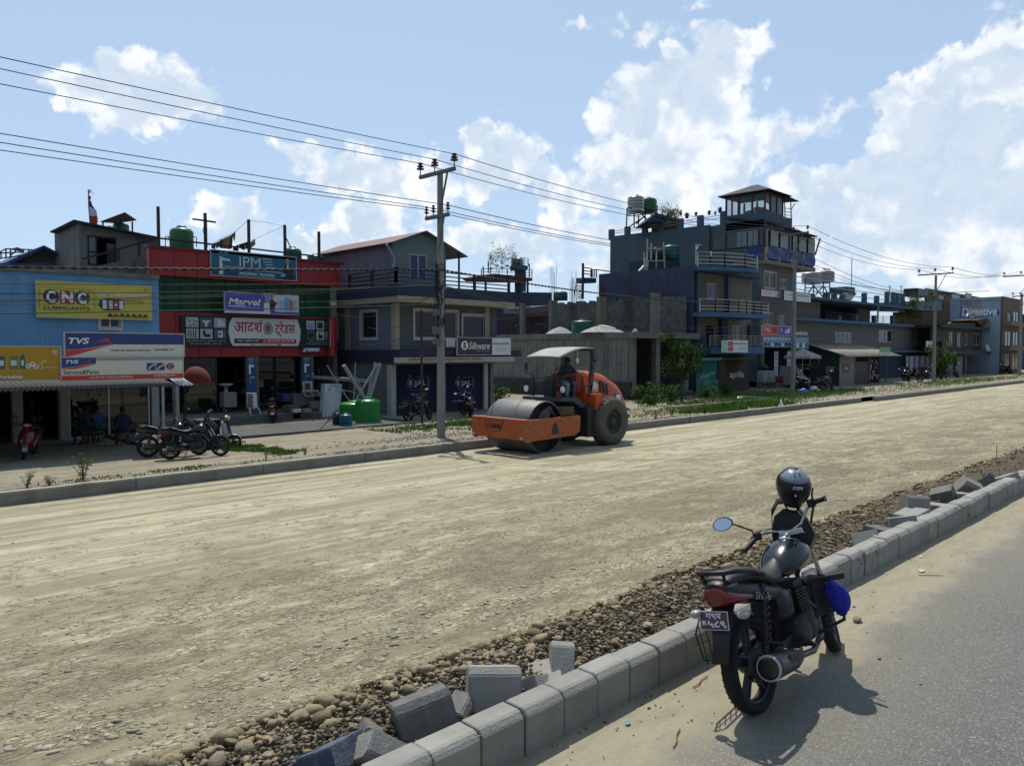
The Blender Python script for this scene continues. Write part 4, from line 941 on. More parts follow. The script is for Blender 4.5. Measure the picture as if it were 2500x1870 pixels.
def shelf(label, x0, x1, z0, z1, Y, par=None):
    q = T('goods_shelf', label, 'shelf', (x0, Y, z0)); mb=MB();n = max(2, int((z1-z0)/.5)); zs = [z0+(z1-z0)*i/n for i in range(n+1)]
    for z in zs: mb.box(x0, Y, z-.02, x1, Y+.35, z)
    mb.box(x0-.03, Y, z0, x0, Y+.35, z1); mb.box(x1, Y, z0, x1+.03, Y+.35, z1); mb.mk('rack', mat('shelf_grey', (.20, .20, .19), .6), q)
    mb=MB();cs = [flat('goods%d' % i, c) for i, c in enumerate(((.3, .06, .05), (.35, .33, .3), (.06, .12, .25), (.30, .25, .06), (.07, .16, .09), (.12, .12, .13), (.28, .18, .1)))]
    for z in zs[:-1]:
        x = x0+.04
        while x < x1-.25: w_ = r8.uniform(.1, .32); mb.box(x, Y+.03, z+.002, x+w_, Y+.3, z+r8.uniform(.15, .42), r8.choice(cs)); x += w_+.03
    mb.mk('goods', None, q)
shelf('stocked shelf at the back of the red shop, left bay', dx(120), dx(420), PF, zr0-.5, Yr+3.2); shelf('stocked shelf behind the right bay glass of the red shop', dx(1060), dx(1240), PF, zr0-.5, Yr+1.6); shelf('narrow stocked shelf in the open middle bay of the red shop', dx(880), dx(1010), PF, zr0-.6, Yr+2.4)
cB(); shelf('shelf of spare parts inside the workshop behind the glass', cx(1000), cx(1290), FZ, FZ+2.0, Yb+3.4); shelf('low parts shelf in the dark workshop bay', cx(320), cx(500), FZ, FZ+1.5, Yb+2.2); cD()
TEAL = flat('sign_teal', (.02, .11, .19)); TEALD = flat('sign_teal_dark', (.01, .06, .11)); PAL = flat('pale_lettering', (.45, .55, .56)); MBLU = flat('sign_blue', (.07, .07, .38)); MB2 = flat('sign_sky', (.08, .28, .7)); SKIN = flat('print_skin', (.33, .2, .14)); PRW = flat('print_white', (.6, .6, .66))
cC();
def b4c(name, label, ul, ur, ll, Y, **k): return b4(name, label, ul, ur, ll, Y, **k)
b = b4c('sign_board', 'wide teal bath fittings sign on the red parapet', (600, 455), (1458, 545), (600, 708), Yr-.12, back=TEAL, frame=M_alu)
b.rect(0, .78, 1, 1, TEALD)
b.text('IPM', .315, .17, .56, .58, PAL, -.005); b.text('BATH FITTINGS', .31, .62, .57, .70, PAL)
for i in range(4): b.poly([(.575+.015*i, .17+.115*i), (.69+.012*i, .17+.115*i), (.70+.012*i, .20+.115*i), (.59+.015*i, .20+.115*i)], PAL)
b.poly([(.09, .25), (.12, .22), (.13, .95), (.085, .95)], PAL); b.poly([(.09, .25), (.21, .32), (.21, .40), (.13, .38), (.11, .35)], PAL); b.text('ISO 9001', .09, .05, .19, .10, PAL)
b.line([(.135, .60), (.45, .66), (.84, .72)], .02, PAL)
b.text('AADARSA TRADERS', .31, .80, .73, .90, WH, .01); b.text('POKHARA - 25, BUDHIBAZAR, KASKI', .30, .93, .73, .97, PAL)
b.poly([(.83, .98), (.84, .55), (.86, .40), (.875, .38), (.90, .38), (.92, .40), (.955, .55), (.96, .98)], BK); b.ell(.888, .22, .024, .14, SKIN); b.poly([(.862, .2), (.87, .09), (.905, .08), (.915, .2), (.90, .13)], flat('print_hair', (.2, .2, .2)))
b.poly([(.88, .38), (.895, .55), (.905, .38)], WH); b.poly([(.80, .80), (.86, .72), (.86, .86), (.81, .88)], flat('print_teal', (.2, .4, .45))); b.done()
b = b4c('sign_board', 'blue and white banner with two people and pipes hanging before the green glass', (740, 882), (1482, 925), (737, 1085), Yr-.55, back=MBLU, frame=M_alu)
b.poly([(.50, 0), (1, 0), (1, .9), (.62, .9), (.56, .6), (.58, .3)], flat('banner_pale', (.5, .52, .62))); b.poly([(.50, 0), (.58, 0), (.60, .3), (.58, .6), (.63, .9), (.56, .9), (.52, .6), (.54, .3)], MB2)
b.rect(0, .9, .60, 1.0, PRW); b.rect(.60, .88, 1, 1.0, MBLU)
b.text('Marvel', .045, .28, .47, .60, WH, .03, .2); b.line([(.04, .68), (.27, .68)], .045, WH); b.text('Piping Systems', .285, .67, .45, .74, WH, 0, .1); b.text('आदर्श ट्रेडर्स', .04, .915, .20, .985, BK)
b.poly([(.51, .9), (.51, .5), (.53, .42), (.57, .42), (.60, .5), (.60, .9)], PRW); b.ell(.553, .3, .024, .10, SKIN); b.poly([(.59, .85), (.59, .38), (.61, .26), (.64, .26), (.665, .40), (.70, .48), (.665, .55), (.66, .85)], BK); b.ell(.618, .15, .021, .10, SKIN); b.rect(.60, .75, .66, .97, MBLU)
b.poly([(.597, .12), (.605, .03), (.63, .03), (.64, .12), (.62, .06)], BK); b.poly([(.528, .26), (.54, .19), (.57, .19), (.58, .27), (.555, .22)], flat('print_grey', (.3, .3, .3)))
for x, y, w_, c in ((.74, .28, .02, (.45, .42, .36)), (.77, .35, .018, (.5, .47, .4)), (.80, .15, .022, (.1, .35, .75)), (.825, .08, .022, (.1, .35, .75)), (.85, .12, .018, (.12, .4, .8)), (.87, .2, .025, (.5, .16, .07)), (.90, .25, .02, (.5, .16, .07)), (.94, .3, .015, (.55, .5, .42)), (.965, .22, .015, (.6, .6, .55))): b.rect(x, y, x+w_, .78, flat('pipe_%d' % int(x*100), c))
b.done()
b = b4c('sign_board', 'long black shop board with a white oval panel of red lettering', (300, 1118), (1790, 1160), (300, 1425), Yr-.14, back=BK, frame=M_steel)
OV = flat('oval_white', (.62, .62, .60)); DR = flat('lettering_red', (.40, .02, .04))
b.poly([(.315, .02), (.76, .02), (.775, .2), (.785, .45), (.78, .75), (.765, .99), (.315, .99), (.30, .85), (.288, .5), (.295, .2)], OV)
def devan(B, x0, y0, x1, y1, word, reph):
    B.text(word, x0, y0, x1, y1, DR, .016)
    for rx in reph: B.line([(x0+(x1-x0)*rx-.002, y0+(y1-y0)*.02), (x0+(x1-x0)*rx-.014, y0-(y1-y0)*.10), (x0+(x1-x0)*rx-.006, y0-(y1-y0)*.20), (x0+(x1-x0)*rx+.008, y0-(y1-y0)*.16)], .03, DR)
devan(b, .325, .16, .515, .56, 'आदश', [.965]); devan(b, .60, .10, .745, .66, 'ट्रेडस', [.97])
b.ell(.553, .37, .032, .22, BK); b.ell(.553, .37, .027, .19, OV); b.ell(.553, .37, .022, .155, flat('emblem_brown', (.12, .07, .05))); b.ring(.553, .32, .013, .07, SKIN, .5); b.ring(.553, .44, .016, .06, flat('emblem_gold', (.35, .25, .1)), .6)
b.rect(.325, .74, .50, .90, BK); b.rect(.50, .74, .75, .90, DR); b.text('पोखरा-२५, बुढिबजार, कास्की', .345, .77, .49, .86, WH, .01); b.text('9817181787, 9817181788', .545, .765, .735, .865, WH, .01); b.ring(.527, .82, .007, .035, WH, .6)
b.text('AAA', .43, .93, .46, .97, BK, .02); b.text('GELIPPER Marvel', .49, .935, .60, .965, BK); b.ell(.627, .95, .018, .02, DR)
PH = [flat('photo_a', (.42, .42, .40)), flat('photo_b', (.07, .10, .14)), flat('photo_c', (.35, .36, .42))]
for gx in (.025, .825):
    w_ = .075 if gx < .5 else .062
    for j in range(2):
        for i in range(3):
            x = gx+i*(w_+.01); y = .05+j*.38; b.rect(x, y, x+w_, y+.33, PH[(i*2+j) % 3 if gx > .5 else (0, 1, 2, 0, 0, 1)[i+3*j]])
            cX, cY = x+w_/2, y+.165; k = i+3*j+(6 if gx > .5 else 0); dk = BK if k not in (1, 5) else PRW
            if k == 0: [b.ring(cX+a_, cY+c_, .012, .05, dk, .6, 0, 4) for a_, c_ in ((-.015, -.08), (.018, -.06), (-.012, .08), (.016, .07))]
            elif k == 1: b.poly([(x+.01, y+.1), (x+w_-.01, y+.1), (x+w_-.02, y+.16), (cX+.008, y+.17), (cX+.006, y+.3), (cX-.006, y+.3), (cX-.008, y+.17), (x+.02, y+.16)], PRW)
            elif k == 2: b.rect(cX-.012, y+.05, cX+.012, y+.27, PRW); b.rect(cX+.016, y+.12, cX+.028, y+.27, PRW)
            elif k == 3: [b.rect(x+.012+q*.014, y+.05, x+.018+q*.014, y+.3, dk) for q in range(4)]
            elif k == 4: b.poly([(x+.012, y+.05), (x+.03, y+.05), (x+.035, y+.18), (x+w_-.01, y+.18), (x+w_-.02, y+.28), (x+.02, y+.26)], BK)
            elif k == 5: b.rect(cX-.012, y+.06, cX+.016, y+.28, PRW); b.ell(cX, cY, .008, .04, BK)
            elif k == 6: [b.rect(x+.01+q*.012, y+.08+.03*(q % 2), x+.018+q*.012, y+.3, MB2) for q in range(4)]
            elif k == 7: b.rect(cX-.02, y+.06, cX+.02, y+.28, BK)
            elif k == 8: [b.line([(x+.006, y+.08+q*.07), (x+.02, y+.05+q*.07), (x+.035, y+.1+q*.07), (x+w_-.006, y+.06+q*.07)], .03, BK) for q in range(3)]
            elif k == 9: b.poly([(x+.008, y+.12), (x+w_-.012, y+.06), (x+w_-.006, y+.2), (x+.012, y+.28)], BK)
            elif k == 10: b.poly([(cX-.015, y+.28), (cX-.012, y+.1), (cX-.004, y+.05), (cX, y+.14), (cX+.018, y+.15), (cX+.02, y+.28)], BK)
            else: b.poly([(x+.01, y+.1), (cX-.006, y+.08), (cX-.006, y+.04), (cX+.006, y+.04), (cX+.006, y+.08), (x+w_-.01, y+.1), (x+w_-.01, y+.13), (x+.01, y+.13)], BK); b.rect(x+.01, y+.2, x+w_-.01, y+.26, BK)
b.text('हाम्रो कहाँ सी पी िभ सी , यू पी िभ सी , पी पी आर', .025, .81, .265, .87, PRW); b.text('जी आई पाइप फिटिङ , ट्याप धारा', .045, .90, .24, .96, PRW); b.text('दाबजार मोटर, पम्प, वाटर ट्याङ्की, फाइबर', .84, .80, .985, .85, PRW); b.text('का सामानहरु सस्तो मूल्यमा पाउनुहुनेछ', .82, .88, .99, .94, PRW)
b.done()
b = b4c('sign_board', 'small blue and white board under the black shop board', (1520, 1440), (1705, 1450), (1520, 1490), Yr-.2, back=M_blupost)
b.poly([(.02, .9), (.2, .1), (.25, .1), (.18, .9)], WH); b.rect(.28, .15, .95, .8, PRW); b.done()
b = b4c('sign_board', 'tall narrow red projecting board at the right corner of the red shop', (1800, 1150), (1845, 1150), (1800, 1530), Yr-.3, back=flat('bright_red_panel', (.5, .04, .04)), frame=None)
b.rect(0, .0, .12, .74, WH); b.done()
b = b4c('sign_board', 'small yellow green card at the corner of the green glass', (1802, 978), (1868, 978), (1802, 1015), Yr-.3, back=flat('lime', (.42, .5, .12)), t=.02); b.done()
mb=MB();mb.tube([PY(1790, 960, Yr-.35), PY(1790, 1655, Yr-.35)], .06, 8); tag(mb.mk('drain_pipe', M_steel), 'dark pipe post standing at the right corner of the red shop', 'post')
rp = T('roof_railing', 'dark post and rail fence along the red roof edge', 'railing', (RL, Yr+.5, zp1))
Yq = Yr+.5
for u, a, b_ in ((65, 20, 400), (540, 85, 450), (980, 150, 500), (1345, 205, 540), (1690, 272, 560)):
    mb=MB();mb.beam(PY(u, a, Yq), V((PY(u, a, Yq).x, Yq, zp1-.15)), .11); mb.mk('post', M_steel, rp)
mb=MB();mb.beam(PY(0, 330, Yq), PY(1640, 518, Yq), .07); mb.beam(PY(0, 330, Yq), PY(-160, 290, Yq), .07); mb.mk('handrail', M_steel, rp)
mb=MB();mb.beam(PY(415, 145, Yq), PY(648, 178, Yq), .07); mb.beam(PY(555, 150, Yq), PY(560, 430, Yq+.4), .05); mb.tube([PY(540, 185, Yq), PY(518, 260, Yq), PY(540, 330, Yq)], .015, 5); mb.mk('crossbar', M_steel, rp)
mb=MB();mb.beam(PY(1360, 340, Yq), PY(1410, 440, Yq), .04); mb.mk('brace', M_steel, rp)
tank('big green tank on the left of the red roof', (PY(305, 400, Yr+2.5).x, Yr+2.5, zp1-.15), .53, 1.45, M_tankg)
tank('dark green tank behind the fourth roof post', (PY(1424, 500, Yr+3).x, Yr+3, zp1-.2), .47, 1.15, M_tankt)
tank('low green tank at the right end of the red roof', (PY(1655, 530, Yr+3.4).x, Yr+3.4, zp1-.2), .44, .95, M_tankg)
fr_ = T('pipe_cage', 'thin pipe guard around the big green roof tank', 'frame', PY(300, 400, Yr+2))
mb = MB()
for a, b_ in (((140, 322), (140, 420)), ((140, 322), (200, 330)), ((410, 322), (455, 330)), ((455, 330), (455, 430)), ((170, 318), (170, 340))): mb.beam(PY(*a, Yr+1.6), PY(*b_, Yr+1.6), .03)
mb.mk('pipes', M_steel, fr_)
GC = [(.10, .07, .09), (.26, .24, .26), (.13, .10, .12), (.42, .34, .25), (.45, .40, .16), (.15, .12, .15), (.25, .22, .25)]
def garment(label, q, c, Y):
    mb=MB();P = [PY(u, v, Y) for u, v in q]; n = 6; vs = []
    for i in range(n+1):
        for j in range(n+1):
            a = P[0].lerp(P[1], i/n); b_ = P[3].lerp(P[2], i/n); p = a.lerp(b_, j/n); p.y += .05*sin(i*2.1+j*.4); vs.append(p)
    mb.add(vs, [(i*(n+1)+j, (i+1)*(n+1)+j, (i+1)*(n+1)+j+1, i*(n+1)+j+1) for i in range(n) for j in range(n)], None, True)
    o = mb.mk('laundry', mat('cloth%d' % int(sum(c)*1000), c, .95, .2, 5), fixn=False); md = o.modifiers.new('s', 'SOLIDIFY'); md.thickness = .015
    return tag(o, label, 'laundry', 'washing hung on the red roof')
Yw = Yr+2
for i, (q, lb) in enumerate((([(605, 410), (650, 380), (645, 455), (612, 440)], 'small dark garment at the low end of the washing line'), ([(650, 385), (695, 360), (690, 420), (660, 440)], 'dark grey garment second on the washing line'), ([(690, 355), (720, 345), (712, 440), (695, 440)], 'narrow brown garment on the washing line'), ([(715, 350), (752, 325), (735, 445), (705, 440)], 'pale striped garment on the washing line'), ([(752, 330), (800, 305), (780, 450), (735, 445)], 'yellow shirt on the washing line'), ([(800, 310), (820, 290), (815, 440), (785, 450)], 'dark trousers beside the yellow shirt'), ([(815, 300), (848, 268), (842, 380), (818, 320)], 'grey cloth at the high end of the washing line'))): garment(lb, q, GC[i], Yw)
for i, (q, lb) in enumerate((([(825, 430), (880, 400), (880, 470), (830, 465)], 'black shorts on the lower washing line'), ([(885, 400), (950, 385), (940, 465), (890, 440)], 'black top in the middle of the lower line'), ([(950, 380), (990, 370), (990, 450), (955, 440)], 'dark cloth beside the third roof post'), ([(995, 380), (1045, 345), (1052, 400), (1000, 440)], 'beige cloth at the end of the lower line'))): garment(lb, q, [(.03, .03, .035), (.035, .03, .04), (.05, .04, .05), (.42, .37, .3)][i], Yw+.6)
for lb, pts in (('washing line from the second to the third roof post', [(560, 420), (850, 268), (980, 155)]), ('washing line sagging to the fourth roof post', [(825, 425), (1050, 345), (1340, 215)]), ('slack wire between the third and fourth roof posts', [(980, 160), (1150, 178), (1340, 215)]), ):
    mb=MB();mb.tube([PY(*p, Yq) for p in pts], .008, 4); tag(mb.mk('clothes_line', M_steel), lb, 'line')
# goods in front of the red shop
cD(); Yd = 32.9
M_wood = mat('worn_wood', (.16, .11, .07), .8, .2, 4); M_card = mat('cardboard', (.20, .145, .09), .9, .15, 3); M_porc = mat('porcelain', (.45, .46, .45), .3); M_inox = mat('stainless', (.5, .5, .5), .3, .1, 5, metal=.9)
o = T('tap_display', 'white display board of taps leaning on the blue pillar', 'display board', PY(790, 700, Yd))
b_ = [PY(733, 545, Yd), PY(835, 545, Yd), PY(847, 705, Yd), PY(738, 705, Yd)]; mb=MB();mb.prism(b_, (0, .04, 0)); mb.mk('board', WH, o)
mb = MB()
for i in range(6): mb.beam(PY(742, 565+i*24, Yd-.03), PY(742+50+10*(i % 2), 568+i*24, Yd-.03), .05)
mb.mk('tap', BK, o)
o = T('folding_rack', 'dark screen leaning with a pale edge below the tap display', 'rack', PY(810, 830, Yd-.6))
P = [PY(755, 710, Yd-.3), PY(855, 705, Yd-.3), PY(885, 825, Yd-.9), PY(790, 830, Yd-.9)]; mb=MB();mb.prism(P, (0, .03, 0)); mb.mk('screen', BK, o)
mb=MB();[mb.beam(P[i]-V((0, .02, 0)), P[(i+1) % 4]-V((0, .02, 0)), .05) for i in range(4)]; mb.mk('frame', M_alu, o)
o = T('wash_basin', 'white pedestal basin on a pale cabinet inside the red shop', 'basin', PY(560, 690, Yd+1))
mb=MB();x0, z0, x1, z1 = fr(500, 545, 632, 700, Yd+1); mb.bbox(x0, Yd+1, z0, x1, Yd+1.5, z1, .02); mb.mk('cabinet', mat('dim_white', (.35, .34, .31), .6), o)
x0, z0, x1, z1 = fr(500, 485, 545, 545, Yd+1.2); mb=MB();mb.lathe([(.10, z0), (.08, z0+.2), (.10, z1)], 12, ((x0+x1)/2, Yd+1.25, 0)); mb.lathe([(.1, z1), (.3, z1+.06), (.32, z1+.14), (.26, z1+.14), (.2, z1+.08), (0, z1+.07)], 16, ((x0+x1)/2, Yd+1.25, 0)); mb.mk('bowl', M_porc, o)
def carton(lb, u0, v0, u1, v1, Y, m, d=.6, name='carton', cat='box'):
    x0, z0, x1, z1 = fr(u0, v0, u1, v1, Y); mb=MB();mb.bbox(x0, Y, z0, x1, Y+d, z1, .012); o = T(name, lb, cat, (x0, Y, z0)); mb.mk('box_body', m, o)
    mb=MB();mb.box(x0+.02, Y-.004, z1-.09, x1-.02, Y-.001, z1-.07); mb.mk('tape', M_wood, o); return o
carton('long brown carton lying on the shop step', 1300, 765, 1510, 872, Yd-1.2, M_card)
carton('brown carton left of the long one on the step', 1215, 755, 1298, 872, Yd-1.1, M_card)
carton('brown carton stacked on top of the step cartons', 1172, 680, 1290, 755, Yd-1, M_card)
carton('grey carton behind the parked red scooter', 1220, 560, 1370, 680, Yd-.6, mat('grey_card', (.14, .14, .15), .8))
carton('blue crate behind the parked red scooter', 1115, 560, 1218, 640, Yd-.5, mat('navy_crate', (.02, .05, .14), .6), name='crate')
carton('pale carton top under the steel sinks', 1400, 640, 1530, 700, Yd-.8, mat('pale_card', (.28, .25, .2), .8))
carton('white package on the brown cartons', 1228, 720, 1298, 752, Yd-1.45, WH, .2); carton('grey package right of the white one', 1335, 715, 1405, 752, Yd-1.45, DKG, .2)
def steel_sink(lb, q, Y, bowls):
    P = [PY(*p, Y) for p in q]; o = T('steel_sink', lb, 'sink', P[3]); mb=MB();mb.prism(P, (0, .03, 0)); mb.mk('rim', M_inox, o); X_, Y_ = P[1]-P[0], P[3]-P[0]
    for a, b2, c_, d_ in bowls:
        m2 = MB(); e = V((0, -.012, 0)); k = V((0, -.0, 0)); q4 = [P[0]+X_*a+Y_*b2+e, P[0]+X_*c_+Y_*b2+e, P[0]+X_*c_+Y_*d_+e, P[0]+X_*a+Y_*d_+e]; m2.prism(q4, (0, .01, 0)); s = m2.mk('bowl', mat('dark_steel_bowl', (.10, .10, .11), .3, metal=.7), o)
        m3 = MB(); c = (q4[0]+q4[2])/2; m3.lathe([(0, -.02), (.035, -.02), (.035, .01)], 12, c, 'y'); m3.mk('drain', BK, s)
steel_sink('single bowl steel sink standing up against the blue pillar', [(1313, 430), (1412, 428), (1420, 520), (1318, 524)], Yd-.5, [(.2, .2, .8, .9)])
steel_sink('double bowl steel sink below the single one', [(1308, 525), (1470, 518), (1503, 578), (1345, 590)], Yd-.9, [(.08, .2, .48, .85), (.54, .2, .92, .85)])
o = T('bathtub', 'white bathtub shell standing on end beside the steel sinks', 'bathtub', PY(1600, 850, 31.5))
P = [PY(1547, 455, 32), PY(1722, 458, 32), PY(1700, 845, 31.5), PY(1522, 852, 31.5)]; mb=MB();mb.prism(P, (0, .35, 0)); mb.mk('shell', mat('acrylic_white', (.6, .64, .66), .3), o)
mb=MB();X_, Y_ = P[1]-P[0], P[3]-P[0]; c = [P[0]+X_*(.5+.42*cos(a)*1.0)+Y_*(.5+.46*max(-1, min(1, 1.15*sin(a))))+V((0, -.02, 0)) for a in [2*pi*k/28 for k in range(28)]]
mb.tube(c+[c[0]], .022, 6, cap=False); mb.mk('rim', MATS['acrylic_white'], o)
mb=MB();q = P[0]+X_*.28+Y_*.16; mb.lathe([(0, -.03), (.04, -.03), (.04, 0)], 12, q, 'y'); mb.mk('drain', BK, o)
c0(); cD()
Yk = 28.2
x0, z0, x1, z1 = fr(1850, 600, 2130, 955, Yk); M_tankb = mat('bright_green_tank', (.02, .30, .05), .35, .08, 2, spec=.4)
tank('large bright green ribbed tank standing on the verge', ((x0+x1)/2, Yk, GZ+.1), (x1-x0)/2*.80, z1-GZ-.1, M_tankb, ribs=8, n=36)
x0, z0, x1, z1 = fr(1718, 640, 1850, 930, Yk+1.3); tank('smaller green tank behind the large bright one', (x0+.75, Yk+1.4, GZ+.1), .68, z1-GZ-.1, M_tankb, ribs=6)
x0, z0, x1, z1 = fr(1705, 765, 1845, 935, Yk-.9); tank('small teal drum left of the bright green tank', ((x0+x1)/2, Yk-.8, GZ+.1), (x1-x0)/2*.85, z1-GZ-.1, mat('teal_drum', (.01, .12, .17), .35), ribs=3)
x0, z0, x1, z1 = fr(1640, 700, 1725, 930, Yk-.3); tank('black drum partly behind the teal one', ((x0+x1)/2, Yk-.2, GZ+.1), (x1-x0)/2*.9, z1-GZ-.3, M_tankk)
M_pvc = mat('grey_pvc', (.33, .34, .36), .5)
for lb, a, b_, r in (('thin pale pipe leaning left over the white tub', (1570, 270), (1800, 640), .025), ('thick pale pipe leaning left out of the green tank', (1740, 262), (1955, 610), .085), ('upright thin pipe behind the green tank', (1862, 235), (1845, 620), .025), ('pale pipe leaning right from the drums', (2090, 250), (1870, 620), .04), ('pipe in the middle of the right leaning pipes', (2068, 230), (1985, 600), .045), ('thick pipe leaning furthest right out of the tank', (2118, 240), (2010, 605), .075), ('short curled pipe between the leaning pipes', (1875, 385), (1945, 560), .02)):
    mb=MB();mb.tube([PY(*a, Yk+.2), PY(*b_, Yk+.1)], r, 10); tag(mb.mk('plastic_pipe', M_pvc), lb, 'pipe', 'plastic pipes standing in the tank')
mb=MB();mb.tube([PY(1530, 545, Yk), PY(1640, 525, Yk), PY(1750, 525, Yk), PY(1840, 540, Yk), PY(1900, 575, Yk)], .015, 6); tag(mb.mk('hose', M_pvc), 'thin pale hose arching over the drums', 'hose')
for i, (a, b_) in enumerate((((1665, 725), (1535, 830)), ((1680, 740), (1560, 860)), ((1690, 760), (1590, 850)), ((1700, 700), (1500, 925)))):
    mb=MB();mb.tube([PY(*a, Yk-1.5), PY(*b_, Yk-1.5)], .018, 5); tag(mb.mk('dark_rod', M_steel), 'dark rod leaning on the black drum, number %s from the top' % ('one', 'two', 'three', 'four')[i], 'rod', 'dark rods leaning on the drum')
rk = T('pipe_rack', 'horizontal rack of grey plastic pipes behind the white tub', 'rack', PY(1700, 450, 33.5))
mb = MB()
for v0, v1 in ((375, 415), (385, 430), (395, 440), (345, 352), (355, 362)): mb.tube([PY(1405, v0, 33.3), PY(2015 if v0 > 370 else 1425, v1, 31)], .035, 8)
mb.mk('pipes', M_pvc, rk)
for u in (1480, 1530, 1780): mb=MB();mb.beam(PY(u, 300, 33.4), PY(u, 640, 33.4), .08); mb.mk('post', M_steel, rk)
cB(); x0, z0, x1, z1 = fr(1800, 915, 1978, 1130, 24.2); o = T('oil_drum', 'dark square bin standing behind the silver scooter', 'bin', (x0, 24.2, z0)); mb=MB();mb.bbox(x0, 24.2, GZ+.15, x1, 24.9, z1, .03); mb.mk('bin_body', mat('bin_dark', (.03, .032, .04), .7), o)
mb=MB();mb.box(x0-.02, 24.15, z1, x1+.02, 24.95, z1+.05); mb.mk('lid', M_steel, o)
# 4 grey house with two shutters
c0(); Yh = 30.6; XH = PY(965, 800, Yh).x
M_gh = mat('grey_house_wall', (.19, .20, .26), .85, .1, 1.5, .15, 30, dirt=(.10, .11, .13), dirt_amt=.4, dscale=.6)
M_ghs = mat('grey_purple_side', (.21, .20, .25), .85, .12, 1.2, dirt=(.11, .11, .13), dirt_amt=.5, dscale=.5, streak=True)
M_ghg = mat('grey_green_front', (.18, .25, .27), .85, .12, 1.2)
M_cream = mat('cream_trim', (.44, .39, .29), .8, .1, 2, dirt=(.3, .26, .2), dirt_amt=.4, dscale=2)
M_navyb = mat('navy_band', (.035, .045, .085), .8, .15, 2)
M_clad = cladding('grey_stone_cladding', (.15, .165, .19), (.12, .135, .16), (.08, .085, .1), .5, .06)
cE()
ztop = PY(650, 1200, Yh).z; zfl = PY(640, 1635, Yh).z; XE = PY(1465, 1400, Yh).x; YB = PX(100, 1300, XH).y+5
o = T('grey_house', 'grey two storey house with cream beams and a gabled roof storey', 'house', (XH, Yh, GZ))
h1 = fr(790, 1310, 1160, 1555, Yh); h1 = fr(800, 1320, 1145, 1545, Yh); h2 = fr(1190, 1358, 1368, 1545, Yh)
mb=MB();wall_with_holes(mb, XH, zfl, XE, ztop, [h1, h2], Yh, .25); mb.mk('front_wall', M_clad, o)
s1 = sr(370, 1325, 497, 1545, XH); s2 = sr(120, 1350, 178, 1550, XH)
mb=MB();wall_with_holes(mb, Yh+.25, zfl, YB, ztop, [s1, s2], XH, .25, 's'); mb.box(XH+.25, YB-.2, GZ, XE, YB, ztop); mb.box(XE-.25, Yh+.25, GZ, XE, YB-.2, ztop); mb.mk('side_wall', M_gh, o)
mb=MB();mb.box(XH+.25, Yh+.25, ztop-.2, XE-.25, YB-.2, ztop-.02); mb.box(XH+.25, Yh+.25, zfl-.01, XE-.25, YB-.2, zfl+.12); mb.mk('slab', M_con, o)
window(o, h1, Yh, 'f', M_alu, M_glass, 2, .07, sur=.09, curtain=mat('dark_curtain', (.10, .08, .07), .9)); window(o, h2, Yh, 'f', M_alu, M_glass, 1, .07, sur=.09, curtain=MATS['dark_curtain'])
window(o, s1, XH, 's', M_alu, M_glass, 1, .07, sur=.09, curtain=MATS['dark_curtain']); window(o, s2, XH, 's', M_alu, M_glass, 1, .07, sur=.09)
mb=MB();pw_ = .18
mb.box(XH-.06, Yh-.06, zfl, XH+.22, Yh+.25, ztop); mb.mk('pilaster', M_cream, o); mb = MB()
xp = PY(1365, 1400, Yh).x; mb.box(xp, Yh-.06, zfl, xp+.32, Yh, ztop); mb.mk('pilaster', M_cream, o); mb = MB()
for u in (262,): y = PX(u, 1450, XH).y; mb.box(XH-.06, y-.2, zfl, XH, y+.2, ztop)
mb.mk('pilaster', M_cream, o)
XO = PY(1615, 1280, Yh-.9).x; zsl = PY(650, 1195, Yh-.9).z
mb=MB();mb.box(XH-.45, Yh-.9, zsl-.28, XO, Yh+.0, zsl); mb.box(XH-.45, Yh, zsl-.28, XH, YB, zsl); mb.mk('cream_beam', M_cream, o)
mb=MB();mb.box(XH-.5, Yh-.8, zsl, XO+.05, Yh-.2, zsl+.55); mb.box(XH-.5, Yh-.2, zsl, XH+.1, YB, zsl+.5); mb.box(XH+.1, Yh-.2, zsl, XO+.05, YB, zsl+.1); mb.mk('parapet', M_navyb, o)
zf1 = PY(1000, 1655, Yh-.1).z; cF(); zs1 = PY(700, 290, Yh-.1).z; zc0, zc1 = PY(700, 283, Yh-1.0).z, PY(700, 240, Yh-1.0).z
mb=MB();mb.box(XH-.5, Yh-1.0, zc1, XE+.9, Yh-.02, zfl-.02); mb.box(XH-.12, Yh, zc0, XH, YB, zfl); mb.mk('storey_band', M_navyb, o)
xb0, xb1 = PY(215, 260, Yh-1.1).x, PY(1190, 265, Yh-1.1).x
mb=MB();mb.box(xb0, Yh-1.12, zc0, xb1, Yh-1.0, zc1); bd = mb.mk('fascia', mat('fascia_cream', (.50, .49, .44), .7, .1, 2), o)
mb=MB();RL2 = flat('lettering_brick', (.33, .07, .04))
txt(mb, 'हामीकहाँ हार्डवयरका सम्पूर्ण सामानहरु पाईन्छ।', (PY(328, 262, Yh-1.13).x, Yh-1.13, zc0+.05), (1, 0, 0), (0, 0, 1), PY(932, 262, Yh-1.13).x-PY(328, 262, Yh-1.13).x, (zc1-zc0)*.78, RL2, .015); mb.mk('lettering', None, bd, fixn=False)
mb=MB();mb.box(XH+.1, Yh-1.0, zc1-.02, XE+.6, Yh-.02, zc1+.0+.04); mb.mk('soffit', M_con, o)
M_shut = mat('navy_shutter', (.022, .028, .085), .5, .12, 3, dirt=(.06, .06, .09), dirt_amt=.3, dscale=1.5)
zg = PY(157, 724, Yh).z; zst = PY(500, 300, Yh).z
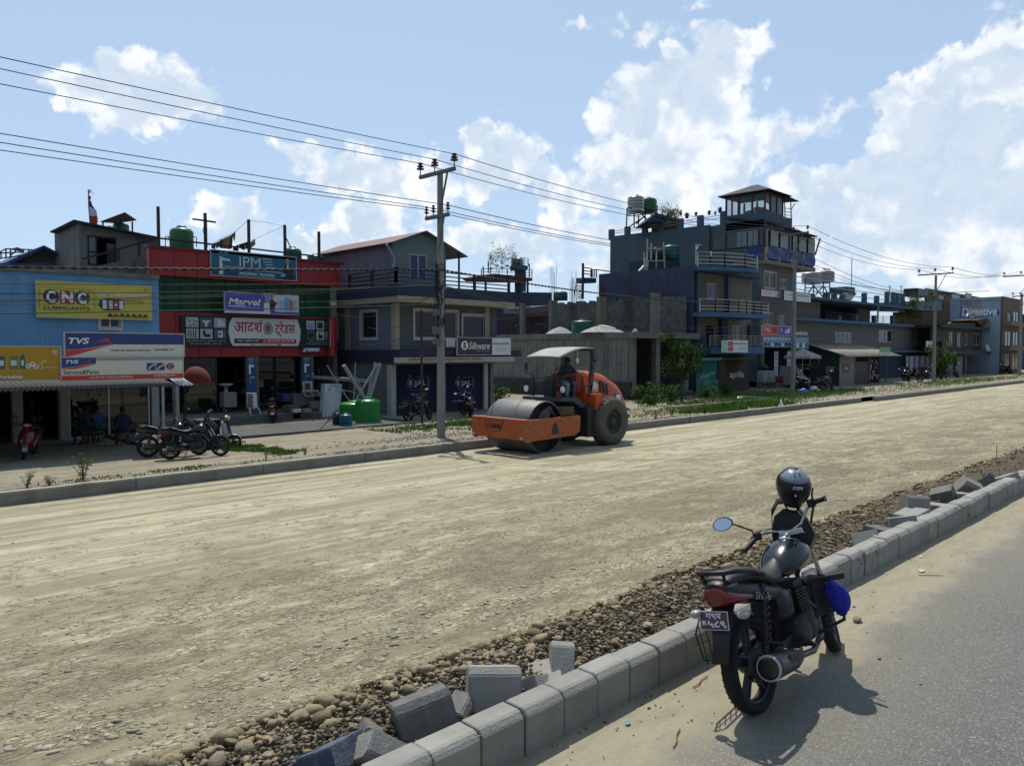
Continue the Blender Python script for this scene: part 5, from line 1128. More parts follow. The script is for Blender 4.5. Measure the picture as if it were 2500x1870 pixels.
def shutter(name, x0, x1, z0, z1, Y, m, parent):
    mb=MB();n = int((z1-z0)/.09); vs = []
    for i in range(n*4+1):
        z = z0+(z1-z0)*i/(n*4); yy = Y+(-.018, .0, .018, .0)[i % 4]; vs += [(x0, yy, z), (x1, yy, z)]
    mb.add(vs, [(2*i, 2*i+1, 2*i+3, 2*i+2) for i in range(n*4)], None, False); return mb.mk(name, m, parent, fixn=False)
LOGO = flat('stencil_grey', (.30, .31, .36))
for a, b_, lc, sc in ((222, 575, 400, 1), (632, 945, 780, .93)):
    x0, x1 = PY(a, 500, Yh+.1).x, PY(b_, 500, Yh+.1).x; s_ = shutter('shutter', x0, x1, zg, zst, Yh+.1, M_shut, o)
    mb=MB();Y2 = Yh+.072; xc = PY(lc, 460, Y2).x; zc = PY(lc, 455, Y2).z
    def pt(x, z): return V((xc+x*sc, Y2, zc+z*sc))
    txt(mb, 'JAL', pt(-.22, -.2), (1, 0, 0), (0, 0, 1), .78*sc, .36*sc, LOGO, .03)
    fr__ = [(-.02, .33), (.62, .33), (.70, .25), (.70, -.25), (.62, -.33), (-.35, -.33), (-.45, -.28)]
    for p, q in zip(fr__, fr__[1:]): mb.beam(pt(*p), pt(*q), .03, .01, LOGO)
    dr = [(-.45, .42), (-.30, .18), (-.26, 0), (-.32, -.16), (-.45, -.22), (-.58, -.16), (-.64, 0), (-.60, .18)]
    for p, q in zip(dr, dr[1:]+dr[:1]): mb.beam(pt(*p), pt(*q), .05, .01, LOGO)
    mb.prism([pt(-.52, -.1), pt(-.38, -.1), pt(-.38, .05), pt(-.32, .05), pt(-.45, .2), pt(-.58, .05), pt(-.52, .05)], (0, -.006, 0), LOGO)
    txt(mb, 'PIPES & FITTINGS', pt(-.4, -.62), (1, 0, 0), (0, 0, 1), .95*sc, .12*sc, LOGO, .01); txt(mb, 'जल जीवनका लागि', pt(-.85, -1.05), (1, 0, 0), (0, 0, 1), 1.6*sc, .15*sc, LOGO, .01)
    mb.mk('stencil', None, s_, fixn=False)
mb=MB();mb.box(PY(180, 500, Yh).x, Yh-.05, GZ, PY(220, 500, Yh).x, Yh+.3, zst); mb.mk('pillar', mat('white_pillar', (.55, .54, .50), .8, .1, 2), o); mb=MB();mb.box(PY(942, 500, Yh).x, Yh-.05, GZ, PY(972, 500, Yh).x, Yh+.3, zst); mb.mk('pillar', MATS['white_pillar'], o)
mb=MB();mb.box(PY(575, 500, Yh).x, Yh+.0, GZ, PY(632, 500, Yh).x, Yh+.3, zst); mb.mk('mid_pillar', M_con, o)
mb=MB();mb.box(XH+.05, Yh+.0, zst, XE, Yh+.3, zfl-.03); mb.box(XH+.0, Yh+.3, GZ, XH+.25, YB-.3, zfl-.03); mb.box(XH+.3, Yh+3, GZ, XE-.3, Yh+3.1, zst); mb.mk('ground_wall', M_plast, o)
mb=MB();mb.box(XH-.2, Yh-1.6, GZ-.1, XE+.8, Yh+1, zg-.01); mb.mk('step', MATS['cement_platform'], o)
cE(); rl = T('balcony_railing', 'dark flat bar railing around the grey house roof terrace', 'railing', (XH, Yh-.5, zsl))
mb=MB();A_ = (XH-.3, Yh-.5, zsl+.55); B_ = (XO-.1, Yh-.5, zsl+.55); C_ = (XH-.3, Yh+3.5, zsl+.5)
zr_ = PY(1000, 1010, Yh-.5).z-zsl-.5
railing(mb, [A_, B_], zr_, 4, .035, 2.4, post=.12); railing(mb, [A_, C_], zr_, 4, .035, 2.4, post=.12); mb.mk('bars', M_steel, rl)
X2 = XH+.5; Y2 = PY(625, 900, 1).y; Y2 = Yh+1.1; cE(); X2 = PY(625, 900, Y2).x
apx = PY(862, 690, Y2); lt = PY(625, 765, Y2); zb = zsl+.1
q = T('roof_storey', 'grey gabled rooftop storey with a blue glazed window', 'house', (X2, Y2, zb))
XR2 = PY(1055, 900, Y2).x; rtz = PY(1055, 790, Y2).z
wh = fr(762, 862, 905, 1065, Y2)
mb=MB();wall_with_holes(mb, X2, zb, XR2, min(lt.z, rtz)-.05, [wh], Y2, .2); mz = min(lt.z, rtz)-.05
mb.prism([(X2, Y2, mz), (XR2, Y2, mz), (XR2, Y2, rtz), (apx.x, Y2, apx.z-.05), (X2, Y2, lt.z)], (0, .2, 0)); mb.mk('front_wall', M_ghg, q)
mb=MB();yb = PX(90, 880, X2).y+1; mb.prism([(X2, Y2+.2, zb), (X2, yb, zb), (X2, yb, lt.z-.02), (X2, Y2+.2, lt.z-.02)], (.2, 0, 0)); mb.box(X2+.2, yb-.2, zb, XR2, yb, lt.z-.3); mb.box(XR2-.2, Y2+.2, zb, XR2, yb-.2, rtz-.05); mb.mk('side_wall', M_ghs, q)
window(q, wh, Y2, 'f', M_alu, M_glassb, 2, .07)
mb=MB();rr_ = PY(1232, 888, Y2-.4)
L0 = PY(578, 752, Y2-.4); L0 = V((X2-.35, Y2-.4, lt.z-.12)); AP = V((apx.x, Y2-.4, apx.z+.02)); dy = yb+.5-(Y2-.4)
mb.prism([L0, AP, AP+V((0, dy, 0)), L0+V((0, dy, 0))], (0, 0, .05)); mb.mk('roof', mat('maroon_roof_sheet', (.15, .05, .055), .6, .15, 2), q)
mb=MB();mb.prism([AP, rr_, rr_+V((0, dy, 0)), AP+V((0, dy, 0))], (0, 0, .05)); mb.mk('roof', mat('grey_roof_sheet', (.2, .2, .2), .55, .15, 2), q)
mb=MB();px = PY(1160, 900, Y2-.2); mb.beam((px.x, Y2-.2, zb), (px.x, Y2-.2, rr_.z+.3), .08); mb.mk('post', M_steel, q)
mb=MB();mb.tube([PY(575, 780, Y2-.15), PY(600, 830, Y2-.15), PY(640, 895, Y2-.15), PY(625, 990, Y2-.15)], .06, 8); mb.mk('downpipe', mat('pale_downpipe', (.35, .38, .42), .5), q)
cF(); b = b4('sign_board', 'black and white shop sign on the grey house balcony', (727, 82), (1160, 95), (727, 222), Yh-1.15, back=flat('sign_charcoal', (.035, .035, .045)), frame=M_alu)
b.rect(.64, .0, 1, 1, PRW); b.ell(.128, .45, .062, .27, WH); b.text('S', .10, .27, .155, .64, BK, .06); b.text('Silkware', .20, .26, .595, .68, WH, .005, .3); b.text('Pipes & Fittings', .36, .75, .58, .80, PRW)
b.text('मार्वल इन्टरप्राईजेज', .655, .24, .975, .44, BK, .01); b.text('बुढिबजार, शिशुवा, पोखरा', .70, .60, .94, .68, BK); b.text('मो. ९८५६०४२७९५', .73, .74, .91, .81, BK); b.done()
o = T('striped_vent', 'white slatted louvre beside the black and white sign', 'louvre', PY(665, 120, Yh-1.0)); mb = MB()
for i in range(5): mb.beam(PY(640+i*15, 88, Yh-1.05), PY(640+i*15, 158, Yh-1.05), .09, .03)
mb.mk('slats', WH, o)
# buildings, right half
M_navy = mat('navy_render', (.06, .075, .14), .85, .15, 1.2, .15, 20, dirt=(.03, .035, .06), dirt_amt=.4, dscale=.7, streak=True)
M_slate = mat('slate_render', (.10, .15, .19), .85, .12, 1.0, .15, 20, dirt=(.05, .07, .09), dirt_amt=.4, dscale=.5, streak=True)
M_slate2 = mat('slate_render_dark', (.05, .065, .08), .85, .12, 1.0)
M_sky = mat('blue_balcony_render', (.08, .18, .33), .8, .15, 1.2, dirt=(.04, .07, .12), dirt_amt=.4, dscale=.8)
M_skyp = mat('light_blue_render', (.09, .15, .21), .8, .12, 1.2)
M_tile = cladding('beige_stone_cladding', (.27, .25, .19), (.20, .19, .15), (.12, .11, .09), .45, .09)
M_tile2 = cladding('grey_block_cladding', (.21, .21, .20), (.165, .165, .16), (.09, .09, .09), .4, .12)
M_white = mat('white_rail', (.62, .60, .56), .5)
M_maroon = mat('maroon_frame', (.09, .025, .03), .5)
M_wglass = glass('window_pane_dim', (.05, .07, .075), .05)
# 5 distant terrace with plants, left of the concrete shell
cG(); Y5 = 58
o = T('terrace_house', 'distant house top with a red canopy slab and planted terrace', 'house', PY(250, 450, Y5))
mb=MB();fpoly(mb, [(-100, 430), (680, 440), (680, 860), (-100, 860)], Y5, 6, M_navy)
mb.mk('wall', M_navy, o)
mb=MB();fpoly(mb, [(20, 290), (140, 262), (500, 305), (500, 332), (300, 330), (60, 320)], Y5-1, 3); mb.mk('canopy', mat('dull_red_slab', (.20, .05, .05), .8), o)
mb=MB();fpoly(mb, [(70, 300), (140, 275), (140, 330), (70, 325)], Y5-1.3, .2); fpoly(mb, [(385, 180), (460, 190), (455, 230), (385, 228)], Y5-.5, 1.5); mb.box(PY(395, 300, Y5).x, Y5, PY(400, 430, Y5).z, PY(440, 300, Y5).x, Y5+1, PY(400, 180, Y5).z); mb.mk('blue_trim', M_skyp, o)
for u in (60, 386, 455): mb=MB();mb.beam(PY(u, 330, Y5-1), PY(u, 440, Y5-1), .16); mb.mk('post', M_steel, o)
mb=MB();railing(mb, [PY(20, 300, Y5-1.2), PY(495, 305, Y5-1.2)], .9, 3, .03, 1.2, M_steel); railing(mb, [PY(380, 180, Y5-.5), PY(460, 190, Y5-.5)], .8, 3, .03, .8, M_steel); mb.mk('railing', M_steel, o)
for u, v0, v1 in ((85, 145, 260), (38, 195, 290), (470, 170, 300)): mb=MB();mb.beam(PY(u, v0, Y5-1), PY(u, v1, Y5-1), .09); mb.mk('column_bar', M_steel, o)
for lb, u in (('steel tank on the planted terrace, left of the pair', 330), ('steel tank on the planted terrace, right of the pair', 382)): utank(lb, u-28, 115, u+28, 190, Y5+1, M_tanks)
for i, (u, v, h) in enumerate(((110, 265, 2.4), (160, 262, 3.4), (215, 265, 2.6), (260, 262, 3.2), (300, 262, 2.5), (340, 270, 2.2))): weed('leafy potted plant on the distant terrace, number %s from the left' % ('one', 'two', 'three', 'four', 'five', 'six')[i], PY(u, v, Y5-1), h, 8, .35, 50+i, wid=.2)
o = T('back_lane_sheds', 'low tin sheds and scaffolding between the grey house and concrete shell', 'shed', PY(500, 700, 50))
mb=MB();fpoly(mb, [(440, 580), (650, 560), (655, 620), (440, 640)], 50, 3); mb.mk('roof', mat('pinkish_tin', (.25, .21, .22), .7), o)
mb=MB();fpoly(mb, [(440, 640), (700, 620), (700, 660), (440, 670)], 49.8, .1); mb.mk('fascia', mat('rust_strip', (.30, .08, .04), .8), o)
mb=MB();fpoly(mb, [(130, 640), (720, 640), (720, 860), (130, 860)], 51, 2); mb.mk('wall', M_navy, o)
mb=MB();r7 = random.Random(5)
for i in range(26): u = r7.uniform(190, 660); v = r7.uniform(740, 830); mb.beam(PY(u, v, 47), PY(u+r7.uniform(30, 130), v+r7.uniform(-25, 25), 47), .06)
for u in (215, 250, 295): mb.beam(PY(u, 640, 46), PY(u, 840, 46), .07)
for v in (680, 720, 760): mb.beam(PY(205, v, 46), PY(300, v-6, 46), .06)
mb.mk('timber_pile', M_rust, o)
o = T('spiral_stair', 'pale spiral stair behind the first concrete column', 'stair', PY(380, 700, 49)); mb = MB()
for i in range(16): a = i*.55; c = PY(375, 720-i*8, 49); mb.prism([c, c+V((cos(a)*.9, sin(a)*.9, 0)), c+V((cos(a+.45)*.9, sin(a+.45)*.9, 0))], (0, 0, .05))
mb.tube([PY(378, 530, 49), PY(378, 740, 49)], .06, 6); mb.mk('steps', M_slate, o)
# 6 concrete shell
c0(); Y6 = 29.8; cG()
X6 = PY(1447, 1100, Y6).x; X6r = PY(2008, 860, Y6).x; zS1 = PY(1450, 812, Y6).z; zS0 = PY(1450, 868, Y6).z; yB = PX(90, 1100, X6).y+2
o = T('concrete_shell', 'unfinished bare concrete ground storey with open bays and standing columns', 'building', (X6, Y6, GZ))
mb=MB();mb.box(X6, Y6+.4, GZ, X6+.25, yB, zS0); mb.box(X6+.25, yB-.2, GZ, X6r, yB, zS0); mb.box(X6r-.3, Y6+.4, GZ, X6r, yB-.2, zS0)
mb.box(X6, Y6, GZ, X6r, Y6+.4, GZ+.42)
def streaky(b, c, tob):
    s = b.n('ShaderNodeSeparateXYZ', {0: tob}); st = b.noise(b.vm('MULTIPLY', tob, (3, 3, .16)), 1.6, 6, .7).outputs[0]
    c = b.mix(b.m('MULTIPLY', b.smooth(st, .42, .70), .75), c, (.05, .05, .045)); pl = b.n('ShaderNodeTexBrick', {'Scale': 1, 'Color1': (1, 1, 1, 1), 'Color2': (.82, .82, .82, 1), 'Mortar': (.6, .6, .6, 1), 'Mortar Size': .015, 'Brick Width': 2.2, 'Row Height': 1.15})
    b.t.links.new(b.n('ShaderNodeCombineXYZ', {0: s.outputs[1], 1: s.outputs[2]}).outputs[0], pl.inputs['Vector'])
    return b.mix(1.0, c, pl.outputs[0], 'MULTIPLY')
mb.mk('wall', mat('stained_concrete', (.28, .285, .26), .92, .2, 1.2, .5, 15, fn=streaky), o)
for a, b_ in ((1440, 1452), (1612, 1700), (1935, 1968)):
    x0, x1 = PY(a, 1050, Y6).x, PY(b_, 1050, Y6).x
    if b_ == 1700: x0 = PY(1660, 1050, Y6).x
    if a == 1440: x0, x1 = X6, X6+.35
    mb=MB();mb.box(x0, Y6-.01, GZ+.42, x1, Y6+.35, zS0); mb.mk('pillar', M_con2, o)
mb=MB();mb.box(X6-.12, Y6-.5, zS0, X6r+.05, yB, zS1)
mb.mk('slab', M_con2, o)
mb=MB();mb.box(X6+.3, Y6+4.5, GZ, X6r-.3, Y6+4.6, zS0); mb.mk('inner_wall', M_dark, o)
mb=MB();mb.box(X6-.25, Y6+.1, GZ-.05, X6, yB, PX(600, 1265, X6).z+.1); mb.box(X6-.3, Y6-.25, GZ-.05, X6r, Y6, GZ+.35); mb.mk('footing', mat('mossy_stone', (.07, .075, .06), .95, .5, 3, .8, 12), o)
zU = PY(1700, 470, Y6+6).z
for lb, u0, u1, v0, Yc in (('concrete column nearest the grey house, left of the bare bar cage', 405, 440, 540, 44), ('column with tall starter bars at the left of the shell', 678, 738, 515, 41), ('tan column behind the white gravel heap', 1130, 1195, 480, 36.5), ('square column at the middle right of the shell roof', 1637, 1705, 445, 31.5), ('column at the right end of the shell beside the blue house', 1912, 1980, 480, 31), ('thin column behind the teal tank', 955, 990, 520, 43)):
    x0, z0, x1, z1 = fr(u0, v0, u1, 860, Yc); q = T('concrete_column', lb, 'column', (x0, Yc, zS1), 'columns standing on the shell roof')
    mb=MB();mb.bbox(x0, Yc, zS1-.1, x1, Yc+.3, z1, .015); mb.mk('shaft', M_con2 if u0 != 1130 else mat('tan_concrete', (.26, .25, .17), .9, .2, 2), q)
    mb=MB();hh = {405: .5, 678: 2.6, 1130: 1.1, 1637: 2.0, 1912: 1.6, 955: .6}[u0]
    for a in (.15, .5, .85):
        for d in (.06, .26): xx = x0+(x1-x0)*a; mb.tube([(xx, Yc+d, z1-.1), (xx+.02*rnd.uniform(-1, 1), Yc+d, z1+hh*rnd.uniform(.8, 1.1))], .012, 5)
    mb.mk('starter_bars', M_rust, q)
for lb, u0, u1, v0, v1, Yc in (('tall rusty bar cage in the middle of the shell roof', 1395, 1450, 235, 800, 33.5), ('rusty bar cage left of the teal tank', 875, 915, 290, 820, 39), ('short rusty bar cage beside the first column', 432, 468, 500, 830, 44), ('thin bar cage above the tan column', 1165, 1185, 330, 480, 36.5), ('bar cage at the right end of the shell', 1935, 1965, 310, 480, 31)):
    q = T('rebar_cage', lb, 'rebar cage', PY((u0+u1)/2, v1, Yc), 'bar cages on the shell roof'); mb=MB();x0, z0, x1, z1 = fr(u0, v0, u1, v1, Yc)
    for a in (0, .33, .66, 1):
        for d in (0, .28): xx = x0+(x1-x0)*a; mb.tube([(xx, Yc+d, z0), (xx+.03*rnd.uniform(-1, 1), Yc+d, z1-rnd.uniform(0, .5))], .016, 5)
    mb.mk('bars', M_rust, q); mb=MB();z = z0; zt_ = z0+(z1-z0)*(.5 if v0 < 400 else .9)
    while z < zt_: mb.box(x0-.02, Yc-.02, z, x1+.02, Yc+.30, z+.012); z += .16
    mb.mk('ties', M_rust, q)
for i, (u, v) in enumerate(((865, 240), (890, 290), (905, 240), (915, 240), (697, 205))): mb=MB();mb.tube([PY(u, v, 41), PY(u+3, 520, 41)], .012, 4); tag(mb.mk('starter_bar', M_rust), 'thin starter bar rising above the left part of the shell', 'bar', 'loose starter bars above the shell')
pw6 = T('rubble_parapet', 'rough unplastered block wall along the back of the shell roof', 'wall', PY(1000, 700, 42.5))
mb=MB();r7 = random.Random(8); pts = [(740, 540)]
cI(); X7 = PY(292, 900, 30.0).x; cG()
for i in range(30): u = 760+i*41; pts.append((u, 545-(u-740)*.058+r7.uniform(-14, 6)))
Xw = X7-.35
for i in range(len(pts)-1): a, b_ = PX(*pts[i], Xw), PX(pts[i+1][0], pts[i][1], Xw); mb.prism([a, b_, V((Xw, b_.y, zS1-.1)), V((Xw, a.y, zS1-.1))], (-.2, 0, 0))
mb.mk('wall', mat('rough_block', (.15, .15, .14), .95, .45, 2.5, .9, 8), pw6)
for lb, u0, u1, v0, m_, Yc in (('heap of pale gravel on the shell roof behind the roller canopy', 1000, 1325, 745, 1, 33), ('smaller heap of pale rubble on the shell roof', 650, 870, 765, 2, 38), ('tiny white heap at the right of the shell roof', 1440, 1492, 780, 3, 31)):
    c = PY((u0+u1)/2, 815, Yc); w_ = (PY(u1, 815, Yc)-PY(u0, 815, Yc)).length/2; h_ = PY((u0+u1)/2, v0, Yc).z-zS1; mb=MB();n = 26; rings = []
    for k in range(9): t = k/8; rings.append([V((c.x+cos(a)*w_*t*(1+.1*noise.noise(V((cos(a)*2, sin(a)*2, m_)))), c.y+sin(a)*w_*.7*t, zS1+.02+h_*(1-t**1.4)+.04*noise.noise(V((cos(a)*t*9, sin(a)*t*9, 0))))) for a in [2*pi*j/n for j in range(n)]])
    mb.loft(rings, cap=False); tag(mb.mk('gravel_heap', mat('heap_gravel', (.42, .42, .42), .95, .5, 9, .9, 14)), lb, 'gravel heap')
x0, z0, x1, z1 = fr(970, 695, 1125, 815, 36); tank('teal tank on the shell roof beside the gravel heap', ((x0+x1)/2, 36.8, zS1), (x1-x0)/2*.85, z1-zS1, M_tankt, ribs=5)
o = T('blue_drum', 'small blue tank at the back of the shell roof', 'water tank', PY(760, 510, 50)); mb=MB();x0, z0, x1, z1 = fr(735, 432, 792, 515, 50); mb.lathe([(.0, z0), (.7, z0), (.7, z1-.1), (.5, z1), (0, z1)], 16, ((x0+x1)/2, 50, 0)); mb.mk('body', M_tankt, o)
# 7 blue balcony house with the two painted shutters
c0(); Y7 = 30.0; cI(); X7 = PY(292, 900, Y7).x; X7r = PY(1120, 700, Y7).x
c0(); zR7 = PY(1694, 648, Y7).z; yB7 = PX(1462, 700, X7).y; cI()
o = T('balcony_house', 'narrow blue house with curved balconies and green and brown shutters', 'house', (X7, Y7, GZ))
zf1, zf2 = PY(700, 960, Y7-1).z, PY(700, 490, Y7-1).z; zr = PY(700, 100, Y7).z; cI()
cG(); sl0 = PX(1100, 350, X7); zL = PX(1500, 262, X7).z; cI()
mb=MB();mb.box(X7, Y7+.25, GZ, X7+.2, yB7, zR7); mb.mk('side_wall', M_navy, o)
ws = [fr(447, 60, 573, 262, Y7+.8), fr(765, 597, 880, 775, Y7+.8), fr(330, 575, 372, 740, Y7+.8)]
mb=MB();wall_with_holes(mb, X7+.2, zf2-.05, X7r, zR7, [ws[0]], Y7+.8, .2); wall_with_holes(mb, X7+.2, zf1-.05, X7r, zf2-.05, [ws[1], ws[2]], Y7+.8, .2); mb.mk('front_wall', M_tile, o)
for w_ in ws: window(o, w_, Y7+.8, 'f', M_white, M_glassb if w_ is ws[0] else M_glass, 2 if w_ is not ws[2] else 1, .07)
xm = PY(690, 300, Y7+.7).x
for a, b_, z0_, z1_, m_ in ((292, 330, zf1, zR7, M_skyp), (680, 712, zf2, zR7, M_skyp), (605, 685, zf1, zf2, M_navy)):
    mb=MB();mb.box(PY(a, 500, Y7+.7).x, Y7+.5, z0_, PY(b_, 500, Y7+.7).x, Y7+.79, z1_); mb.mk('pilaster', m_, o)
mb=MB();mb.box(PY(450, 650, Y7+.7).x, Y7+.72, zf1, PY(530, 650, Y7+.7).x, Y7+.79, PY(490, 590, Y7).z); mb.mk('door', M_dark, o)
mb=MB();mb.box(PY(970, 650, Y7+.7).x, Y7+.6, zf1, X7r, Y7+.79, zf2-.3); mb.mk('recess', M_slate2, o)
def bslab(z1, z0, ul, ur, out=1.6, m=None, name='balcony_slab'):
    xa, xb = PY(ul, 500, Y7).x, PY(ur, 500, Y7-1).x; P = []; n = 14
    for i in range(n+1): t = i/n; P.append(V((xa+(xb-xa)*t, Y7+.8-(.8+out*min(1, sin(min(1, t*1.8+.18)*pi/2))), 0)))
    P += [V((xb, Y7+.8, 0)), V((xa, Y7+.8, 0))]
    mb=MB();mb.prism([p+V((0, 0, z0)) for p in P], (0, 0, z1-z0)); mb.mk(name, m or M_sky, o); return P[:n+1]
B2 = bslab(zf2+.32, zf2, 300, 1140); B1 = bslab(zf1+.55, zf1+.05, 440, 1120, 1.4)
mb=MB();mb.box(X7-.05, Y7-.9, zf1-.1, PY(440, 850, Y7-.9).x, Y7+.25, PY(350, 738, Y7-.9).z); mb.mk('navy_block', M_navy, o)
mb=MB();[railing(mb, [p+V((0, .1, zf2+.32)), q+V((0, .1, zf2+.32))], .95, 4, .03, 1.2) for p, q in zip(B2[::2], B2[2::2])]; mb.mk('railing', M_white, o)
mb=MB();[railing(mb, [p+V((0, .1, zf1+.55)), q+V((0, .1, zf1+.55))], .85, 5, .02, 1.6) for p, q in zip(B1[::2], B1[2::2])]; mb.mk('railing', M_white, o)
c0(); cH(); mb=MB();zr_ = PY(1000, 800, Y7-.6).z; xa, xb = PY(965, 800, Y7-.6).x, PY(1390, 905, Y7-1.4).x; P = []; n = 12
for i in range(n+1): t = i/n; P.append(V((xa+(xb-xa)*t, Y7-.1-1.8*sin(min(1, t*1.3)*pi/2), zr_-.35)))
P += [V((xb, Y7+.9, zr_-.35)), V((xa, Y7+.9, zr_-.35))]; mb.prism(P, (0, 0, .22)); mb.mk('roof_slab', M_sky, o)
mb=MB();mb.box(X7+.21, Y7+1.01, zR7-.25, X7r, yB7-.1, zR7-.05); mb.box(PY(965, 800, Y7).x, Y7+.1, zR7-.3, X7r, Y7+.8, zR7); mb.mk('flat_roof', M_navy, o)
rl = T('roof_railing', 'white roof railing on the blue balcony house', 'railing', (xa, Y7-.5, zr_)); mb=MB();railing(mb, [p+V((0, .12, .25)) for p in P[:n+1:4]], 1.05, 4, .035, 1.6); mb.mk('bars', M_white, rl)
cI(); zt7 = zf1+.0; xg0, xg1 = PY(318, 1200, Y7).x, PY(590, 1200, Y7).x
M_tealsh = mat('teal_shutter', (.05, .30, .28), .5, .12, 3, dirt=(.05, .12, .12), dirt_amt=.4, dscale=1); M_brsh = mat('brown_shutter', (.07, .04, .032), .55, .15, 3)
zb7 = PY(450, 1448, Y7).z
for nm, a, b_, m_, w_, tx in (('green', 318, 588, M_tealsh, 'Vespa', (360, 540, 1190, 1290)), ('brown', 690, 958, M_brsh, 'aprilia', (732, 912, 1165, 1280))):
    s_ = shutter('shutter', PY(a, 1200, Y7).x, PY(b_, 1200, Y7).x, zb7, PY(450, 1035, Y7).z, Y7+.1, m_, o); mb=MB();Yt_ = Y7+.07
    p0_, p1_ = PY(tx[0], tx[3], Yt_), PY(tx[1], tx[2], Yt_); sl = .18 if nm == 'green' else 0
    txt(mb, w_, p0_, (1, 0, sl), (0, 0, 1), p1_.x-p0_.x, (p1_.z-p0_.z)*(.72 if sl else 1), flat('shutter_letter_'+nm, (.33, .45, .43) if nm == 'green' else (.5, .48, .46)), .01 if sl else .02, .3 if sl else 0); mb.mk('lettering', None, s_, fixn=False)
mb=MB();mb.box(PY(592, 1200, Y7).x, Y7+.02, GZ, PY(688, 1200, Y7).x, Y7+.3, zt7); mb.mk('mid_pillar', mat('brown_brick_pier', (.10, .055, .045), .85, .2, 4), o)
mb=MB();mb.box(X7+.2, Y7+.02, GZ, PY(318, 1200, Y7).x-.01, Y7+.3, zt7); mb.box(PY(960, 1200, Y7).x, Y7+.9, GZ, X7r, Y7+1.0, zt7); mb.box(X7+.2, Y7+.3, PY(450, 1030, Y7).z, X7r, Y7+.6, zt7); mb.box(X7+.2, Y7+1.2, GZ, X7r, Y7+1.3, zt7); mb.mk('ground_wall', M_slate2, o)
mb=MB();mb.box(PY(375, 1010, Y7-.6).x, Y7-.6, PY(500, 1035, Y7-.6).z, PY(640, 1010, Y7-.6).x, Y7+.02, PY(500, 1000, Y7-.6).z); mb.mk('shutter_box', M_tealsh, o)
mb=MB();mb.box(PY(645, 1010, Y7-.5).x, Y7-.5, PY(800, 1025, Y7-.5).z, PY(1000, 1010, Y7-.5).x, Y7+.02, PY(800, 1005, Y7-.5).z); mb.mk('shutter_box', M_brsh, o)
mb=MB();mb.box(X7, Y7-.8, GZ-.1, X7r, Y7+1, zb7-.01); mb.mk('step', MATS['cement_platform'], o)
b = b4('banner', 'white green and red banner tied to the lower balcony of the blue house', (630, 778), (962, 795), (640, 935), Y7-1.85, back=PRW, t=.02)
b.rect(0, 0, .22, 1, flat('banner_green', (.25, .5, .36))); b.rect(.235, .1, .43, .9, flat('banner_red', (.38, .07, .05))); b.text('Vespa', .03, .42, .20, .62, PRW, .01, .3); b.text('aprilia', .25, .42, .42, .62, PRW, .01)
b.text('SUBHA TRADING HOUSE', .46, .2, .95, .33, BK, .01); b.text('Shishuwa, Pokhara-30, Kaski', .62, .55, .95, .62, BK); b.text('061-561234', .62, .7, .95, .77, BK); b.done()
cH(); Yq7 = 38
o = T('pipe_cage', 'white pipe frame around a dark tank on the blue house roof', 'frame', PY(520, 850, Yq7)); mb = MB()
for a in (((445, 565), (440, 870)), ((480, 605), (478, 750)), ((527, 655), (525, 825)), ((590, 595), (600, 850)), ((465, 650), (570, 662)), ((430, 762), (605, 762)), ((415, 690), (420, 860))): mb.beam(PY(*a[0], Yq7), PY(*a[1], Yq7), .09)
mb.beam(PY(350, 880, Yq7), PY(430, 790, Yq7), .14); mb.mk('pipes', M_white, o)
x0, z0, x1, z1 = fr(455, 650, 585, 760, Yq7+1); tank('dark tank inside the white pipe frame', ((x0+x1)/2, Yq7+1, z0), .62*(x1-x0)/2*1.2, z1-z0, M_tankk)
x0, z0, x1, z1 = fr(600, 622, 705, 755, Yq7+1); tank('green tank beside the white pipe frame', ((x0+x1)/2, Yq7+1, z0), (x1-x0)/2*.85, z1-z0, M_tankt)
o = T('roof_store', 'low dark roof store under the green tank', 'shed', PY(680, 850, Yq7)); mb=MB();fpoly(mb, [(450, 760), (740, 762), (735, 860), (450, 870)], Yq7+.3, 2); mb.mk('wall', M_slate2, o)
o = T('satellite_dish', 'small pale dish on the blue house roof', 'dish', PY(430, 790, Yq7-.6)); mb=MB();c = PY(431, 787, Yq7-.6); mb.lathe([(0, .1), (.2, .07), (.38, 0), (.38, -.02), (.2, .05), (0, .08)], 20, c, 'y'); mb.mk('dish', M_alu, o)
mb=MB();mb.beam(c+V((0, .1, 0)), c+V((0, .1, -.9)), .08); mb.mk('mast', M_alu, o)
o = T('clothes_post', 'white pipe post with a short arm on the blue house roof', 'post', PY(880, 795, Y7+2)); mb=MB();mb.beam(PY(882, 615, Y7+2), PY(880, 795, Y7+2), .08); mb.beam(PY(878, 617, Y7+2), PY(925, 620, Y7+2), .07); mb.beam(PY(905, 625, Y7+2), PY(884, 665, Y7+2), .05); mb.mk('post_pipe', M_white, o)
cG(); Yv = 44
o = T('rooftop_stair', 'dark rooftop stair frame with curved rail left of the navy wall', 'stair', PY(1000, 500, Yv)); mb=MB();mb.beam(PY(975, 165, Yv), PY(972, 500, Yv), .16)
for a in (((980, 205), (1050, 215)), ((985, 235), (1050, 245)), ((985, 262), (1048, 272)), ((1050, 210), (1050, 300)), ((1100, 225), (1240, 245)), ((1100, 225), (1100, 300)), ((1052, 225), (1100, 225)), ((1062, 228), (1062, 300)), ((1080, 228), (1080, 300))): mb.beam(PY(*a[0], Yv), PY(*a[1], Yv), .08)
mb.mk('frame', M_steel, o); mb=MB();fpoly(mb, [(975, 300), (1100, 305), (1100, 350), (975, 352)], Yv, .8); mb.mk('slab', M_navy, o)
mb=MB();pp_ = [(965, 310), (930, 340), (905, 390), (895, 440), (890, 490)]; mb.tube([PY(*p, Yv) for p in pp_], .04, 6)
